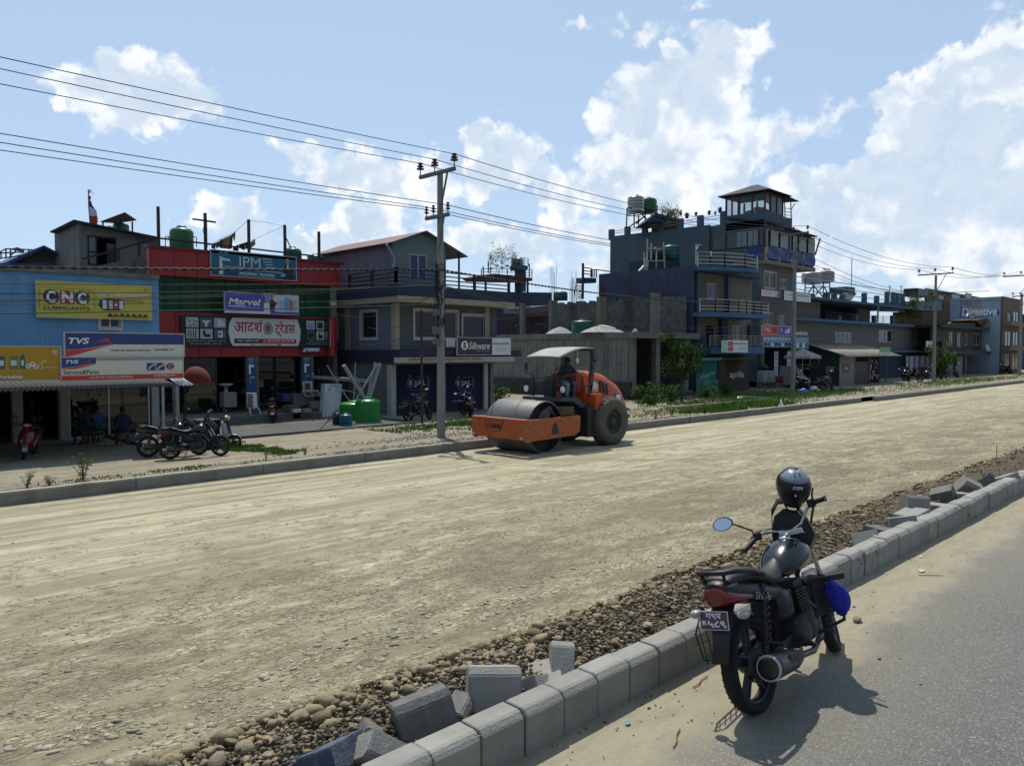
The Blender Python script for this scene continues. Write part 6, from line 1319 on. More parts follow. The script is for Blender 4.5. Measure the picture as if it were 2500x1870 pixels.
for i in range(9): mb.beam(PY(970-i*1, 370+i*15, Yv), PY(910+i*1, 380+i*15, Yv), .06)
mb.mk('steps', M_steel, o)
# 8 tall slate building with the glazed top
c0(); Y8 = 32.0; cI(); X8 = PY(1112, 500, Y8).x; X8r = PY(1545, 500, Y8).x; c0()
yB8 = PX(1490, 700, X8).y; zT8 = PX(1560, 580, X8).z; zT8 = 12.9
cH(); zg1 = PY(1500, 765, Y8).z
o = T('tall_building', 'tall slate blue building with a glazed roof room and plain side wall', 'building', (X8, Y8, GZ))
zB = PY(1500, 770, Y8).z; c0()
cH(); pA, pB = PX(110, 545, X8), PX(1140, 420, X8); zwt = min(pA.z, pB.z); c0()
yB8 = pA.y; cH(); YS8 = PX(1000, 600, X8).y; c0(); mb=MB();mb.box(X8, YS8, GZ, X8+.3, yB8, zwt); mb.prism([(X8, YS8, zwt-.01), (X8, yB8, zwt-.01), (X8, yB8, pA.z), (X8, max(pB.y, YS8+.1), pB.z), (X8, YS8, pB.z)], (.3, 0, 0)); mb.box(X8, Y8+.25, GZ, X8+.3, YS8, zB); mb.box(X8+.3, yB8-.3, GZ, X8r, yB8, zwt-.01); mb.box(X8r-.3, Y8+.25, GZ, X8r, yB8-.3, zwt-2); mb.mk('side_wall', M_slate, o)
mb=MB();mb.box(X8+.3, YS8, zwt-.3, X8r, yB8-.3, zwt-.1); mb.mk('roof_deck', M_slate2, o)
cH()
def sx(u, v): return PX(u, v, X8)
w8 = []
cI(); zs = [PY(1300, 1290, Y8).z, PY(1300, 900, Y8).z, PY(1300, 600, Y8).z]
w8 = [fr(1165, -10, 1305, 120, Y8), fr(1150, 430, 1280, 600, Y8), fr(1345, 465, 1440, 610, Y8)]
cH(); w8[0] = fr(1495, 862, 1600, 1012, Y8); w8.append(fr(1638, 925, 1700, 1020, Y8)); w8[1] = fr(1485, 1228, 1575, 1340, Y8); w8[2] = fr(1625, 1255, 1690, 1340, Y8)
zdoor = PY(1500, 1290, Y8).z; cI(); zg8 = PY(1300, 870, Y8).z
mb=MB();wall_with_holes(mb, X8, zg8, X8r, zB, w8, Y8, .25); mb.mk('front_wall', M_tile2, o)
window(o, w8[0], Y8, 'f', M_white, M_glass, 2, .1, sur=.06, bars=6); window(o, w8[1], Y8, 'f', M_white, M_glass, 2, .1, bars=6); window(o, w8[2], Y8, 'f', M_white, M_glass, 2, .08); window(o, w8[3], Y8, 'f', M_white, M_wglass, 2, .08)
mb=MB();mb.box(X8, Y8+2.5, GZ, X8r, Y8+2.6, zg8); mb.mk('inner_wall', M_dark, o)
cI(); zst8 = PY(1200, 1300, Y8).z
for a, b_ in ((1130, 1170), (1505, 1545)): mb=MB();mb.box(PY(a, 1100, Y8).x, Y8, GZ, PY(b_, 1100, Y8).x, Y8+.3, zg8); mb.mk('pillar', M_con2, o)
mb=MB();mb.box(X8, Y8-1.6, GZ, X8r, Y8+2.5, zst8); mb.mk('step', MATS['cement_platform'], o)
cH(); Yc8 = PX(1510, 600, X8).y; XC = PY(1510, 600, Yc8).x; XCr = PY(1950, 700, Yc8).x; zq = {k: PY(1510, v, Yc8).z for k, v in (('b', 750), ('s', 625), ('t', 470), ('r', 385))}
gs = T('glazed_storey', 'glazed storey with curtains and blue tarpaulins jutting over the street', 'building', (XC, Yc8, zq['b']))
yL = PX(1020, 600, XC).y
mb=MB();mb.box(XC, Yc8+.2, zq['b'], XC+.2, yL, zq['s']); mb.box(XC, Yc8+.2, zq['t'], XC+.2, yL, zq['r']); mb.mk('side_wall', M_slate, gs)
mb=MB();mb.box(XC-.1, Yc8-.1, zq['b']-.35, XCr, Yc8+3, zq['b']-.02); mb.mk('floor_slab', mat('raw_concrete_slab', (.26, .24, .20), .9, .2, 2), gs)
for a in (1518, 1628, 1740, 1848): x = PY(a, 690, Yc8).x; mb=MB();mb.box(x-.12, Yc8-.06, zq['b'], x+.12, Yc8+.15, zq['s']); mb.mk('post', M_cream, gs)
M_tarp = mat('blue_tarpaulin', (.03, .07, .30), .5, .25, 3, .6, 4)
mb = MB()
def tarp(mb, a, b_, zt_, zb_):
    a, b_ = V(a), V(b_); n = 16; vs = []
    d = (b_-a).normalized(); nn = d.cross(V((0, 0, 1)))
    for i in range(n+1):
        for j in range(7): t = i/n; p = a.lerp(b_, t); p.z = zb_+(zt_-zb_)*j/6; p += nn*(.05*noise.noise(V((i*.7, j*.8, a.x)))+.06*sin(i*1.1+j)); vs.append(p)
    mb.add(vs, [(i*7+j, (i+1)*7+j, (i+1)*7+j+1, i*7+j+1) for i in range(n) for j in range(6)], None, True)
tarp(mb, (XC+.15, Yc8-.05, 0), (XCr, Yc8-.05, 0), zq['s'], zq['b']+.1); mb.mk('tarpaulin', M_tarp, gs, fixn=False)
mb=MB();tarp(mb, (XC-.08, Yc8+.4, 0), (XC-.08, yL-3.5, 0), zq['s'], zq['b']+.1); mb.mk('tarpaulin', M_tarp, gs, fixn=False)
mb = MB();
for u in (1508, 1560, 1615, 1665, 1725, 1770, 1808, 1860, 1930): x = PY(u, 550, Yc8).x; mb.box(x-.05, Yc8-.02, zq['s'], x+.05, Yc8+.08, zq['t'])
for u in (1020, 1150, 1260, 1375, 1490): y = PX(u, 550, XC).y; mb.box(XC-.02, y-.07, zq['s'], XC+.08, y+.07, zq['t'])
mb.box(XC, Yc8, zq['t'], XCr, Yc8+.1, zq['t']+.12); mb.box(XC, Yc8, zq['s']-.05, XCr, Yc8+.1, zq['s']+.06); mb.box(XC, Yc8, zq['s']-.05, XC+.1, yL, zq['s']+.06)
fo = mb.mk('window_frame', M_maroon, gs); mb=MB();mb.box(XC+.1, Yc8+.04, zq['s'], XCr-.05, Yc8+.05, zq['t']); mb.box(XC+.04, Yc8+.15, zq['s'], XC+.05, yL, zq['t']); mb.mk('pane', M_wglass, fo)
M_curt = mat('pale_curtain', (.40, .45, .48), .9, .1, 3)
mb=MB();n = 90; vs = []
for i in range(n+1): y = Yc8+.6+(yL-.6-Yc8-2.5)*i/n; x = XC-.03+.035*sin(i*1.3)-.03; vs += [(x, y, zq['s']+.08), (x, y, zq['t']-.05)]
mb.add(vs, [(2*i, 2*i+2, 2*i+3, 2*i+1) for i in range(n) if i % 22 > 2]); mb.mk('curtain', M_curt, gs, fixn=False)
mb=MB();n = 90; vs = []
for i in range(n+1): x = XC+.3+(XCr-.4-XC)*i/n; vs += [(x, Yc8-.03+.03*sin(i*1.3)-.02, zq['s']+.08), (x, Yc8-.03+.03*sin(i*1.3)-.02, zq['t']-.05)]
mb.add(vs, [(2*i, 2*i+2, 2*i+3, 2*i+1) for i in range(n) if i % 18 > 3 and not 34 < i < 46]); mb.mk('curtain', M_curt, gs, fixn=False)
mb=MB();mb.box(XC+.3, Yc8+2.5, zq['s']-.5, XCr, Yc8+2.6, zq['t']); mb.box(XCr-.1, Yc8+.1, zq['b'], XCr, Yc8+2.5, zq['s']); mb.mk('inner_wall', M_dark, gs)
XE8 = PY(2000, 545, Yc8-.8).x; ze = PY(2000, 548, Yc8-.8).z
mb=MB();a = V((XC-.3, Yc8-.6, zq['t']+.35)); b_ = V((XE8, Yc8-.6, ze)); c_ = V((XE8, Yc8+3.5, ze+.3)); d_ = V((XC-.3, Yc8+3.5, zq['r']+.4)); mb.prism([a, b_, c_, d_], (0, 0, .08)); mb.mk('roof', M_darkroof, gs)
mb=MB();mb.beam((XCr-.1, Yc8-.1, zq['s']), (XCr+.2, Yc8-.4, ze), .12); mb.mk('strut', M_steel, gs)
Yt8 = PX(1510, 280, X8).y; XT = PY(1510, 280, Yt8).x; XTr = PY(1672, 300, Yt8).x; zz = {k: PY(1510, v, Yt8).z for k, v in (('b', 388), ('s', 312), ('t', 150))}; yT = PX(1150, 280, XT).y
bt = T('roof_room', 'glass walled lookout room on top of the tall building', 'room', (XT, Yt8, zz['b']))
mb=MB();mb.box(XT, Yt8, zz['b']-.6, XTr, Yt8+.2, zz['s']); mb.box(XT, Yt8+.2, zz['b']-.6, XT+.2, yT, zz['s']); mb.box(XTr-.2, Yt8+.2, zz['b']-.6, XTr, yT, zz['s']); mb.box(XT+.2, yT-.2, zz['b']-.6, XTr-.2, yT, zz['s']); mb.mk('low_wall', M_slate, bt)
mb = MB()
for u in (1510, 1560, 1615, 1668): x = PY(u, 240, Yt8).x; mb.box(x-.06, Yt8, zz['s'], x+.06, Yt8+.12, zz['t']); mb.box(x-.06, yT-.12, zz['s'], x+.06, yT, zz['t'])
for u in (1152, 1270, 1385, 1500): y = PX(u, 260, XT).y; mb.box(XT, y-.07, zz['s'], XT+.12, y+.07, zz['t']); mb.box(XTr-.12, y-.07, zz['s'], XTr, y+.07, zz['t'])
mb.box(XT, Yt8, zz['t'], XTr, Yt8+.12, zz['t']+.15); mb.box(XT, Yt8+.12, zz['t'], XT+.12, yT, zz['t']+.15)
fo = mb.mk('window_frame', M_maroon, bt)
mg = bpy.data.materials.new('clear_glass'); mg.use_nodes = True; p_ = mg.node_tree.nodes['Principled BSDF']; p_.inputs['Base Color'].default_value = (.10, .12, .13, 1); p_.inputs['Roughness'].default_value = .02; p_.inputs['Alpha'].default_value = .5
mb=MB();mb.quad((XT+.1, Yt8+.06, zz['s']), (XTr-.1, Yt8+.06, zz['s']), (XTr-.1, Yt8+.06, zz['t']), (XT+.1, Yt8+.06, zz['t'])); mb.quad((XT+.06, Yt8+.1, zz['s']), (XT+.06, yT, zz['s']), (XT+.06, yT, zz['t']), (XT+.06, Yt8+.1, zz['t'])); mb.mk('pane', mg, fo, fixn=False)
mb=MB();n = 30; vs = []
for i in range(n+1): x = PY(1565, 240, Yt8).x+(XTr-.15-PY(1565, 240, Yt8).x)*i/n; vs += [(x, Yt8+.15+.03*sin(i*1.5), zz['s']), (x, Yt8+.15+.03*sin(i*1.5), zz['t'])]
mb.add(vs, [(2*i, 2*i+2, 2*i+3, 2*i+1) for i in range(n)]); mb.mk('curtain', M_curt, fo, fixn=False)
mb=MB();r7 = random.Random(3)
for i in range(14): mb.ball((XT+r7.uniform(.8, 2.6), r7.uniform(Yt8+1, yT-1), zz['s']-.1+r7.uniform(0, .55)), r7.uniform(.25, .5), 2, sc=(1, 1, .6), jit=.4, seed=i)
mb.mk('stored_sacks', mat('pale_sack', (.42, .44, .46), .9), bt)
ev = .55; hz = zz['t']+.15; ap0 = PY(1425, 113, Yt8+3); mb = MB()
base = [V((XT-ev*.8, Yt8-ev, hz)), V((XTr+.35, Yt8-ev, hz-.05)), V((XTr+.35, yT+ev, hz)), V((XT-ev*.8, yT+ev, hz+.0))]; rd = [V(((XT+XTr)/2, Yt8+1.6, hz+.95)), V(((XT+XTr)/2, yT-1.6, hz+.95))]
mb.add(base+rd+[p+V((0, 0, .07)) for p in base]+[p+V((0, 0, .07)) for p in rd], [(6, 7, 10), (7, 8, 11, 10), (8, 9, 11), (9, 6, 10, 11), (1, 0, 4), (2, 1, 4, 5), (3, 2, 5), (0, 3, 5, 4), (0, 1, 7, 6), (1, 2, 8, 7), (2, 3, 9, 8), (3, 0, 6, 9)]); mb.mk('roof', M_darkroof, bt)
mb=MB();a = PY(1672, 225, Yt8); b_ = PY(1810, 232, Yt8-.4); mb.prism([V((a.x, Yt8-.4, a.z+.3)), V((b_.x, Yt8-.4, b_.z)), V((b_.x, Yt8+2.5, b_.z+.2)), V((a.x, Yt8+2.5, a.z+.7))], (0, 0, .06)); mb.mk('porch_roof', M_darkroof, bt)
mb = MB()
for u in (1680, 1735): mb.beam(PY(u, 240, Yt8), PY(u+5, 385, Yt8), .08)
mb.beam(PY(1775, 240, Yt8), PY(1742, 300, Yt8), .06)
for v in (290, 320, 350, 375): mb.beam(PY(1675, v, Yt8), PY(1745, v+8, Yt8), .05)
mb.mk('railing', M_alu, bt)
mb=MB();mb.box(XTr-.05, Yt8+.02, zz['b']-.7, PY(1750, 400, Yt8).x, Yt8+2, PY(1700, 372, Yt8).z); mb.mk('porch_wall', M_slate, bt)
def ps(u, v): return PX(u, v, X8+.15)
rl = T('roof_parapet_posts', 'square parapet posts and pipes along the tall building roof', 'parapet', ps(110, 540))
for u, a, b_ in ((122, 482, 545), (265, 458, 535), (423, 432, 510), (580, 412, 480), (742, 385, 460), (922, 357, 430), (1130, 320, 410)):
    p = ps(u, b_); mb=MB();mb.box(X8-.03, p.y-.26, p.z-.3, X8+.33, p.y+.26, ps(u, a).z); mb.mk('post', M_slate, rl)
mb=MB();mb.beam(ps(122, 500), ps(1130, 350), .05); mb.beam(ps(122, 520), ps(1130, 375), .05); mb.mk('pipes', M_alu, rl)
M_pot = mat('brown_pot', (.10, .05, .04), .8)
for i, (u, v, w_) in enumerate(((1000, 340, 24), (1055, 340, 16), (1098, 320, 30), (882, 350, 22), (800, 370, 34), (745, 345, 20))):
    a = ps(u, v); q = T('flower_pot', ('flower pot hanging on the tall roof wire near the lookout', 'tiny pale pot on the tall roof wire', 'bushy pot beside the lookout room', 'hanging pot with a small plant', 'wide brown planter on the tall roof', 'leafy blue pot on the tall parapet post')[i], 'flower pot', a); r_ = w_/3.687/1880*65/2*1.2
    mb=MB();mb.lathe([(r_*.6, a.z-.1), (r_*.8, a.z-.1), (r_, a.z+r_*1.3), (r_*.9, a.z+r_*1.3), (0, a.z+r_*1.1)], 14, (a.x, a.y, 0)); mb.mk('pot', M_pot if i != 5 else M_skyp, q)
    lm = MB(); r7 = random.Random(i)
    for k in range(50): leaf(lm, a+V((0, 0, r_*1.2)), (r7.uniform(-1, 1), r7.uniform(-1, 1), r7.uniform(.1, 1.2)), r_*r7.uniform(.8, 2.0), .09)
    lm.mk('leaves', M_leaf, q, fixn=False)
def bush(label, c, r, n, seed, lf=.12, name='shrub', cat='shrub', m=None, h=1.0, stems=5):
    rr_ = random.Random(seed); o = T(name, label, cat, c); st = MB(); lm = MB(); c = V(c)
    for i in range(stems):
        a = rr_.uniform(0, 2*pi); tip = c+V((cos(a)*r*.6, sin(a)*r*.6, r*h*rr_.uniform(1.1, 1.9))); st.tube([c, c.lerp(tip, .5)+V((0, 0, .1*r)), tip], .03*r, 5, rs=[.05*r, .03*r, .012*r])
    cl = [(c+V((rr_.gauss(0, .45)*r, rr_.gauss(0, .45)*r, r*h*(.35+rr_.random()*1.5))), r*rr_.uniform(.2, .42)) for _ in range(16)]
    for i in range(n):
        q, k = rr_.choice(cl); d = V((rr_.gauss(0, 1), rr_.gauss(0, 1), rr_.gauss(0, .8))).normalized(); leaf(lm, q+d*k*rr_.uniform(.4, 1), d+V((0, 0, rr_.uniform(-.4, .5))), lf*rr_.uniform(.6, 1.3), lf*.45)
    st.mk('stem', mat('bark', (.09, .07, .05), .9), o); lm.mk('leaves', m or M_leaf, o, fixn=False); return o
for i, (u, v, r_) in enumerate(((600, 420, .9), (700, 415, .7), (650, 400, .5))): bush(('leafy shrub in the tall roof garden near the blue shed', 'low shrub in the tall roof garden by the planter', 'small upright shrub between the tall roof shrubs')[i], ps(u, v), r_, 500, i, .16)
q = T('roof_planter', 'long basket planters behind the tall roof parapet', 'planter', ps(640, 460)); mb=MB();a, b_ = ps(470, 480), ps(1100, 405); mb.beam(a+V((.5, 0, 0)), ps(730, 440)+V((.5, 0, 0)), .6, .7); mb.mk('basket', mat('wicker', (.16, .10, .05), .9, .4, 9), q)
q = T('roof_hut', 'small blue roofed hut in the tall roof garden', 'hut', ps(600, 440)); mb=MB();Yu = ps(600, 440).y; P = [PY(420, 415, Yu), PY(520, 330, Yu), PY(710, 385, Yu), PY(710, 410, Yu)]; mb.prism(P, (2.5, 3, 0)); mb.mk('roof', mat('navy_hut_roof', (.04, .06, .12), .6), q)
q = T('tank_stand', 'pipe stand carrying two tanks on the tall building roof', 'stand', ps(350, 480)); Yu = ps(350, 470).y
mb = MB();
for a in (((262, 290), (255, 470)), ((425, 300), (425, 430)), ((532, 265), (532, 340)), ((325, 340), (325, 465)), ((265, 345), (530, 320)), ((262, 290), (532, 268)), ((270, 360), (480, 340)), ((285, 455), (425, 360)), ((365, 350), (365, 440)), ((345, 430), (420, 360)), ((425, 430), (490, 345)), ((400, 350), (430, 390))): mb.beam(PY(*a[0], Yu), PY(*a[1], Yu), .09)
mb.mk('pipes', M_steel, q)
x0, z0, x1, z1 = fr(293, 178, 388, 328, Yu); tank('shiny steel tank on the tall roof pipe stand', ((x0+x1)/2, Yu, z0), (x1-x0)/2*.95, z1-z0, M_tanks, ribs=4)
x0, z0, x1, z1 = fr(410, 195, 512, 330, Yu); tank('green tank on the tall roof pipe stand', ((x0+x1)/2, Yu+.2, z0), (x1-x0)/2*.95, z1-z0, M_tankg)
cI()
b = b4('sign_board', 'white notice board with a red top edge between tall building windows', (1130, 128), (1375, 160), (1135, 220), Y8-1.0, back=PRW, frame=M_steel)
b.rect(0, 0, 1, .12, SRED);
for i in range(4): b.text(('मोटर पार्टस', 'ब्याट्री सेन्टर', 'सर्भिस', 'सस्तो मूल्य')[i], .06+.24*(i % 2), .25+.32*(i//2), .26+.24*(i % 2), .42+.32*(i//2), BK, .01)
for i in range(3): b.rect(.86, .25+.2*i, .95, .38+.2*i, SRED)
b.done()
b = b4('sign_board', 'long white signboard of red lettering across the tall building corner', (1418, 150), (1757, 215), (1422, 272), Y8-1.6, back=PRW, frame=M_steel)
b.ring(.11, .5, .05, .22, DKG, .8); b.text('श्री िशवा सहकारी संस्था िल.', .2, .2, .95, .55, flat('teal_letter', (.1, .25, .3)), .01); b.text('पोखरा - ३०, कास्की', .2, .68, .5, .82, DR); b.done()
b = b4('sign_board', 'red and blue appliance banner, upper one over the tall building shop', (1142, 592), (1510, 622), (1145, 710), Y8-1.7, back=SRED, frame=PRW)
b.rect(.58, .03, 1, .97, MBLU); b.text('TCL', .08, .25, .28, .62, PRW, .03); b.text('The Creative Life', .08, .75, .3, .82, PRW); b.ring(.42, .45, .07, .3, BK, .6); b.rect(.36, .3, .5, .62, NAV); b.text('P', .62, .3, .68, .7, PRW, .02, .3); b.rect(.84, .25, .95, .75, PRW); b.rect(.77, .45, .83, .75, PRW); b.done()
b = b4('sign_board', 'pale blue banner of appliance pictures, lower one over the tall building shop', (1155, 728), (1515, 738), (1155, 868), Y8-1.65, back=flat('appliance_blue', (.16, .27, .40)), frame=None)
for i in range(8): b.rect(.03+.12*i, .55+.04*(i % 3), .12+.12*i, .9, (BK, NAV, PRW)[i % 3]); b.rect(.03+.12*i, .12, .1+.12*i, .3, PRW)
b.done()
b = b4('sign_board', 'black electronics signboard right of the second utility pole', (1565, 664), (1727, 672), (1565, 735), Y8-2, back=BK, frame=None)
b.text('SAMSUNG', .02, .1, .92, .72, WH, .02); b.done()
b = b4('sign_board', 'pale appliance banner hanging below the black electronics sign', (1565, 738), (1727, 748), (1565, 885), Y8-2, back=MATS['paint_appliance_blue'], frame=None)
for i in range(4): b.rect(.08+.23*i, .5, .24+.23*i, .9, (PRW, NAV, PRW, BK)[i])
b.done()
for lb, a, b_ in (('white sack left of the pair outside the tall building shop', 1125, 1185), ('white sack right of the pair outside the tall building shop', 1195, 1272)):
    x0, z0, x1, z1 = fr(a, 1165, b_, 1280, Y8-1.3); mb=MB();mb.lathe([(0, zst8), ((x1-x0)*.45, zst8), ((x1-x0)*.5, zst8+.15), ((x1-x0)*.5, z1-.1), ((x1-x0)*.42, z1), (0, z1+.03)], 16, ((x0+x1)/2, Y8-1.2, 0)); tag(mb.mk('sack', mat('white_sack', (.38, .38, .38), .9, .2, 5)), lb, 'sack')
for lb, a, b_ in (('tall white lettered banner left of the shop door', 1290, 1345), ('tall white lettered banner right of the shop door', 1452, 1505)):
    b = b4('banner', lb, (a+8, 920), (b_, 922), (a+8, 1285), Y8-.4, back=PRW, t=.03)
    for i in range(6): b.text('हार्डवेयर'[i % 5] if False else 'क', .25, .08+.15*i, .75, .15+.15*i, NAV, .02)
    b.done()
mb=MB();c = PY(1355, 1255, Y8-1.4); mb.lathe([(.0, zst8), (.25, zst8), (.33, zst8+.45), (.3, zst8+.45), (0, zst8+.3)], 16, (c.x, c.y, 0)); tag(mb.mk('bucket', mat('red_plastic', (.35, .04, .04), .4)), 'red bucket standing between the lettered banners', 'bucket')
x0, z0, x1, z1 = fr(1130, 1100, 1240, 1160, Y8-.6); mb=MB();mb.ball(((x0+x1)/2, Y8-.4, z0+.2), .55, 2, sc=(1, .7, .6), jit=.4); tag(mb.mk('sack', M_tankk), 'black bundle behind the two white sacks', 'bundle')
o = T('shop_umbrella', 'cream umbrella canopy open beside the second utility pole', 'umbrella', PY(1655, 1080, 28.5)); mb=MB();c = PY(1655, 885, 28.5); n = 8; R8 = 1.55
ring0 = [V((c.x+cos(2*pi*k/n)*R8, 28.5+sin(2*pi*k/n)*R8, c.z-.62)) for k in range(n)]
for k in range(n): mb.add([c, ring0[k], ring0[(k+1) % n], ring0[k]+V((0, 0, -.2)), ring0[(k+1) % n]+V((0, 0, -.2))], [(0, 1, 2), (1, 3, 4, 2)])
mb.mk('canopy', mat('cream_canvas', (.48, .47, .42), .8), o, fixn=False); mb=MB();mb.tube([(c.x, 28.5, GZ), (c.x, 28.5, c.z)], .03, 8); mb.mk('pole', M_alu, o)
# 9 kiosk with pale tin roof
cJ(); Y9 = 28.2; XK0 = PY(430, 1000, Y9).x; XK1 = PY(880, 1000, Y9).x
k_ = T('kiosk', 'low green walled kiosk with a pale sloping tin roof', 'kiosk', (XK0, Y9, GZ))
yk = PX(135, 900, XK0).y; zkt = PY(430, 905, Y9).z; zkb = PX(140, 790, XK0).z
mb=MB();mb.prism([(XK0, Y9, GZ), (XK0, yk, GZ), (XK0, yk, zkb), (XK0, Y9, zkt)], (.1, 0, 0)); mb.mk('green_wall', mat('dark_green_tin', (.035, .06, .04), .6, .2, 2), k_)
mb=MB();tq = lambda u, v: PX(u, v, XK0-.01); LW = flat('kiosk_white', (.42, .44, .42))
for s_, a, b_, v0, v1 in (('QUALITY को', 5, 150, 1005, 978), ('गर्वका साथ', 15, 150, 1045, 1018), ('राजन', 300, 385, 1060, 1010)):
    p0_, p1_ = tq(a, v0), tq(b_, v1); txt(mb, s_, p0_, (0, -1, 0), (0, 0, 1), abs(p1_.y-p0_.y), abs(p1_.z-p0_.z), LW, .01)
p0_ = tq(192, 965);
for k in range(14): a = 2*pi*k/14; a2 = 2*pi*(k+1)/14; mb.beam(p0_+V((0, cos(a)*.45, sin(a)*.45)), p0_+V((0, cos(a2)*.45, sin(a2)*.45)), .07, .02, LW)
mb.mk('lettering', None, k_, fixn=False)
xs9 = [PY(u, 1000, Y9).x for u in (430, 580, 720, 740, 880)]
mb=MB();mb.box(xs9[0]+.1, Y9, GZ, xs9[1], Y9+.1, zkt); mb.mk('panel', mat('pale_panel', (.27, .27, .26), .7, .1, 2), k_)
mb=MB();mb.box(xs9[1]+.02, Y9+.6, GZ, xs9[4], Y9+.7, zkt); mb.mk('inner_wall', M_dark, k_)
mb=MB();mb.box(xs9[1], Y9+.02, GZ, xs9[2], Y9+.08, PY(650, 960, Y9).z); mb.mk('shutter_panel', M_brsh, k_)
for x in (xs9[1], xs9[2], xs9[4]): mb=MB();mb.box(x, Y9-.05, GZ, x+.12, Y9+.05, zkt); mb.mk('post', M_con2, k_)
r7 = random.Random(4); mb = MB()
for i in range(46): x = xs9[3]+.2+r7.random()*2.8; z = GZ+.3+r7.random()*1.9; mb.box(x, Y9+.45, z, x+.18, Y9+.5, z+.22, (PRW, DR, YELL, NAV, DKG)[i % 5])
mb.mk('hanging_goods', PRW, k_)
mb=MB();P = [PY(135, 785, Y9+2.5), PY(640, 805, Y9+2.2), PY(960, 908, Y9-1.0), PY(330, 882, Y9-.9)]
A0, A1, A2, A3 = V((XK0-.6, yk+.3, zkb+.1)), V((XK1, yk-1.5, zkb+.1)), V((XK1+1.6, Y9-1.0, zkt-.05)), V((XK0-.6, Y9-1.0, zkt-.05))
corrugated(mb, A0, V((XK1+1.6, A0.y, A0.z)), A3, .3, .03); mb.mk('tin_roof', mat('cream_tin', (.42, .39, .30), .6, .15, 1, dirt=(.20, .14, .08), dirt_amt=.6, dscale=.8), k_)
b = b4('sign_board', 'small red square plate on the pale kiosk panel', (466, 982), (533, 982), (466, 1062), Y9-.03, back=flat('plate_red', (.13, .02, .03)), t=.03); b.text('TCL', .2, .4, .8, .68, PRW, .03); b.done()
b = b4('sign_board', 'green and white board standing on the kiosk roof edge', (822, 820), (928, 820), (822, 898), Y9-1.2, back=flat('board_green', (.07, .30, .10)), t=.04); b.rect(0, .6, 1, 1, PRW); b.text('तरकारी पसल', .1, .1, .9, .4, YELL, .01); b.text('ताजा तरकारी', .1, .65, .9, .92, BK, .03); b.done()
# 10 long blue grey two storey building
Y10 = 32.5; X0_, X1_ = PY(-60, 700, Y10).x, PY(1330, 700, Y10).x
o = T('long_building', 'long two storey blue grey building with an open roofed terrace', 'building', (X0_, Y10, GZ))
zf, zt10 = PY(600, 850, Y10).z, PY(600, 600, Y10).z; wq = [fr(392, 676, 558, 778, Y10), fr(812, 657, 940, 772, Y10), fr(1138, 660, 1182, 775, Y10), fr(1252, 672, 1290, 770, Y10)]
M_bg = cladding('grey_tile_wall', (.22, .22, .215), (.18, .18, .175), (.10, .10, .10), .6, .15)
mb=MB();wall_with_holes(mb, X0_, zf, X1_, zt10, wq, Y10, .25); mb.mk('front_wall', M_bg, o)
mb=MB();mb.box(X0_, Y10-.9, zf-.25, X1_, Y10, zf); mb.box(X0_, Y10-.6, zt10, X1_, Y10+.25, zt10+.28); mb.box(X0_, Y10+.25, zt10, X1_, Y10+10, zt10+.1); mb.mk('blue_slab', M_sky, o)
mb=MB();mb.box(X0_, Y10+.02, GZ, X1_, Y10+.2, zf-.25); mb.mk('ground_wall', M_navy, o)
mb=MB();mb.box(X1_-.2, Y10+.25, GZ, X1_, Y10+10, zt10); mb.box(X0_, Y10+.25, GZ, X0_+.2, Y10+10, zt10); mb.mk('side_wall', M_slate, o)
for i, w_ in enumerate(wq): window(o, w_, Y10, 'f', M_white, M_glass, (4, 2, 2, 2)[i], .08)
Yr_ = Y10+1; zc = PY(500, 392, Y10-.6).z
mb=MB();x_a = PY(275, 500, Y10).x; mb.box(X0_, Y10+.3, zt10+.28, x_a, Y10+.5, zc-.1); mb.mk('terrace_wall', M_tile2, o)
mb=MB();x_b = PY(1090, 380, Y10).x; mb.box(X0_, Y10-.9, zc, x_b, Y10+8, zc+.22); mb.mk('terrace_roof', M_skyp, o)
mb=MB();mb.box(x_a, Y10+5, zt10+.1, x_b, Y10+5.2, zc); mb.mk('terrace_back', M_slate2, o)
for u in (432, 592, 772, 950): x = PY(u, 550, Y10-.3).x; mb=MB();mb.box(x-.3, Y10-.4, zt10+.28, x+.3, Y10-.05, PY(u, 515, Y10-.3).z); mb.mk('terrace_post', M_skyp, o)
mb=MB();x = PY(795, 450, Y10-.7).x; mb.tube([(x, Y10-.8, zt10+.3), (x, Y10-.8, zc)], .1, 8); x = PY(985, 450, Y10).x; mb.box(PY(870, 450, Y10).x, Y10+3, zt10+.1, x, Y10+3.2, zc); mb.mk('downpipe', M_cream, o)
mb=MB();railing(mb, [(x_a, Y10-.3, zt10+.28), (X1_, Y10-.3, zt10+.28)], .75, 3, .03, 3, M_steel); mb.mk('terrace_railing', M_steel, o)
rl = T('roof_parapet_posts', 'blue posts and pipe rails along the long building roof', 'parapet', (x_a, Y10, zc)); zz_ = zc+.22
for u, a in ((172, 305), (320, 290), (390, 298), (470, 312), (680, 298), (800, 325), (900, 285), (958, 292), (995, 298), (1047, 305)):
    x = PY(u, 340, Y10+.3).x; mb=MB();mb.box(x-.3, Y10+.2, zz_, x+.3, Y10+.6, PY(u, a, Y10+.3).z); mb.mk('post', M_skyp, rl)
mb=MB();[mb.beam((X0_, Y10+.4, zz_+h_), (x_b, Y10+.4, zz_+h_), .07) for h_ in (.7, 1.3, 1.9)]; mb.mk('pipes', M_alu, rl)
q = T('tin_hut', 'low striped tin roof hut on the long building roof', 'hut', (PY(500, 340, Y10+3).x, Y10+3, zz_)); mb=MB();mb.prism([PY(410, 360, Y10+2), PY(475, 300, Y10+3), PY(600, 300, Y10+3), PY(545, 370, Y10+2)], (0, 0, .08)); mb.mk('roof', M_zinc, q)
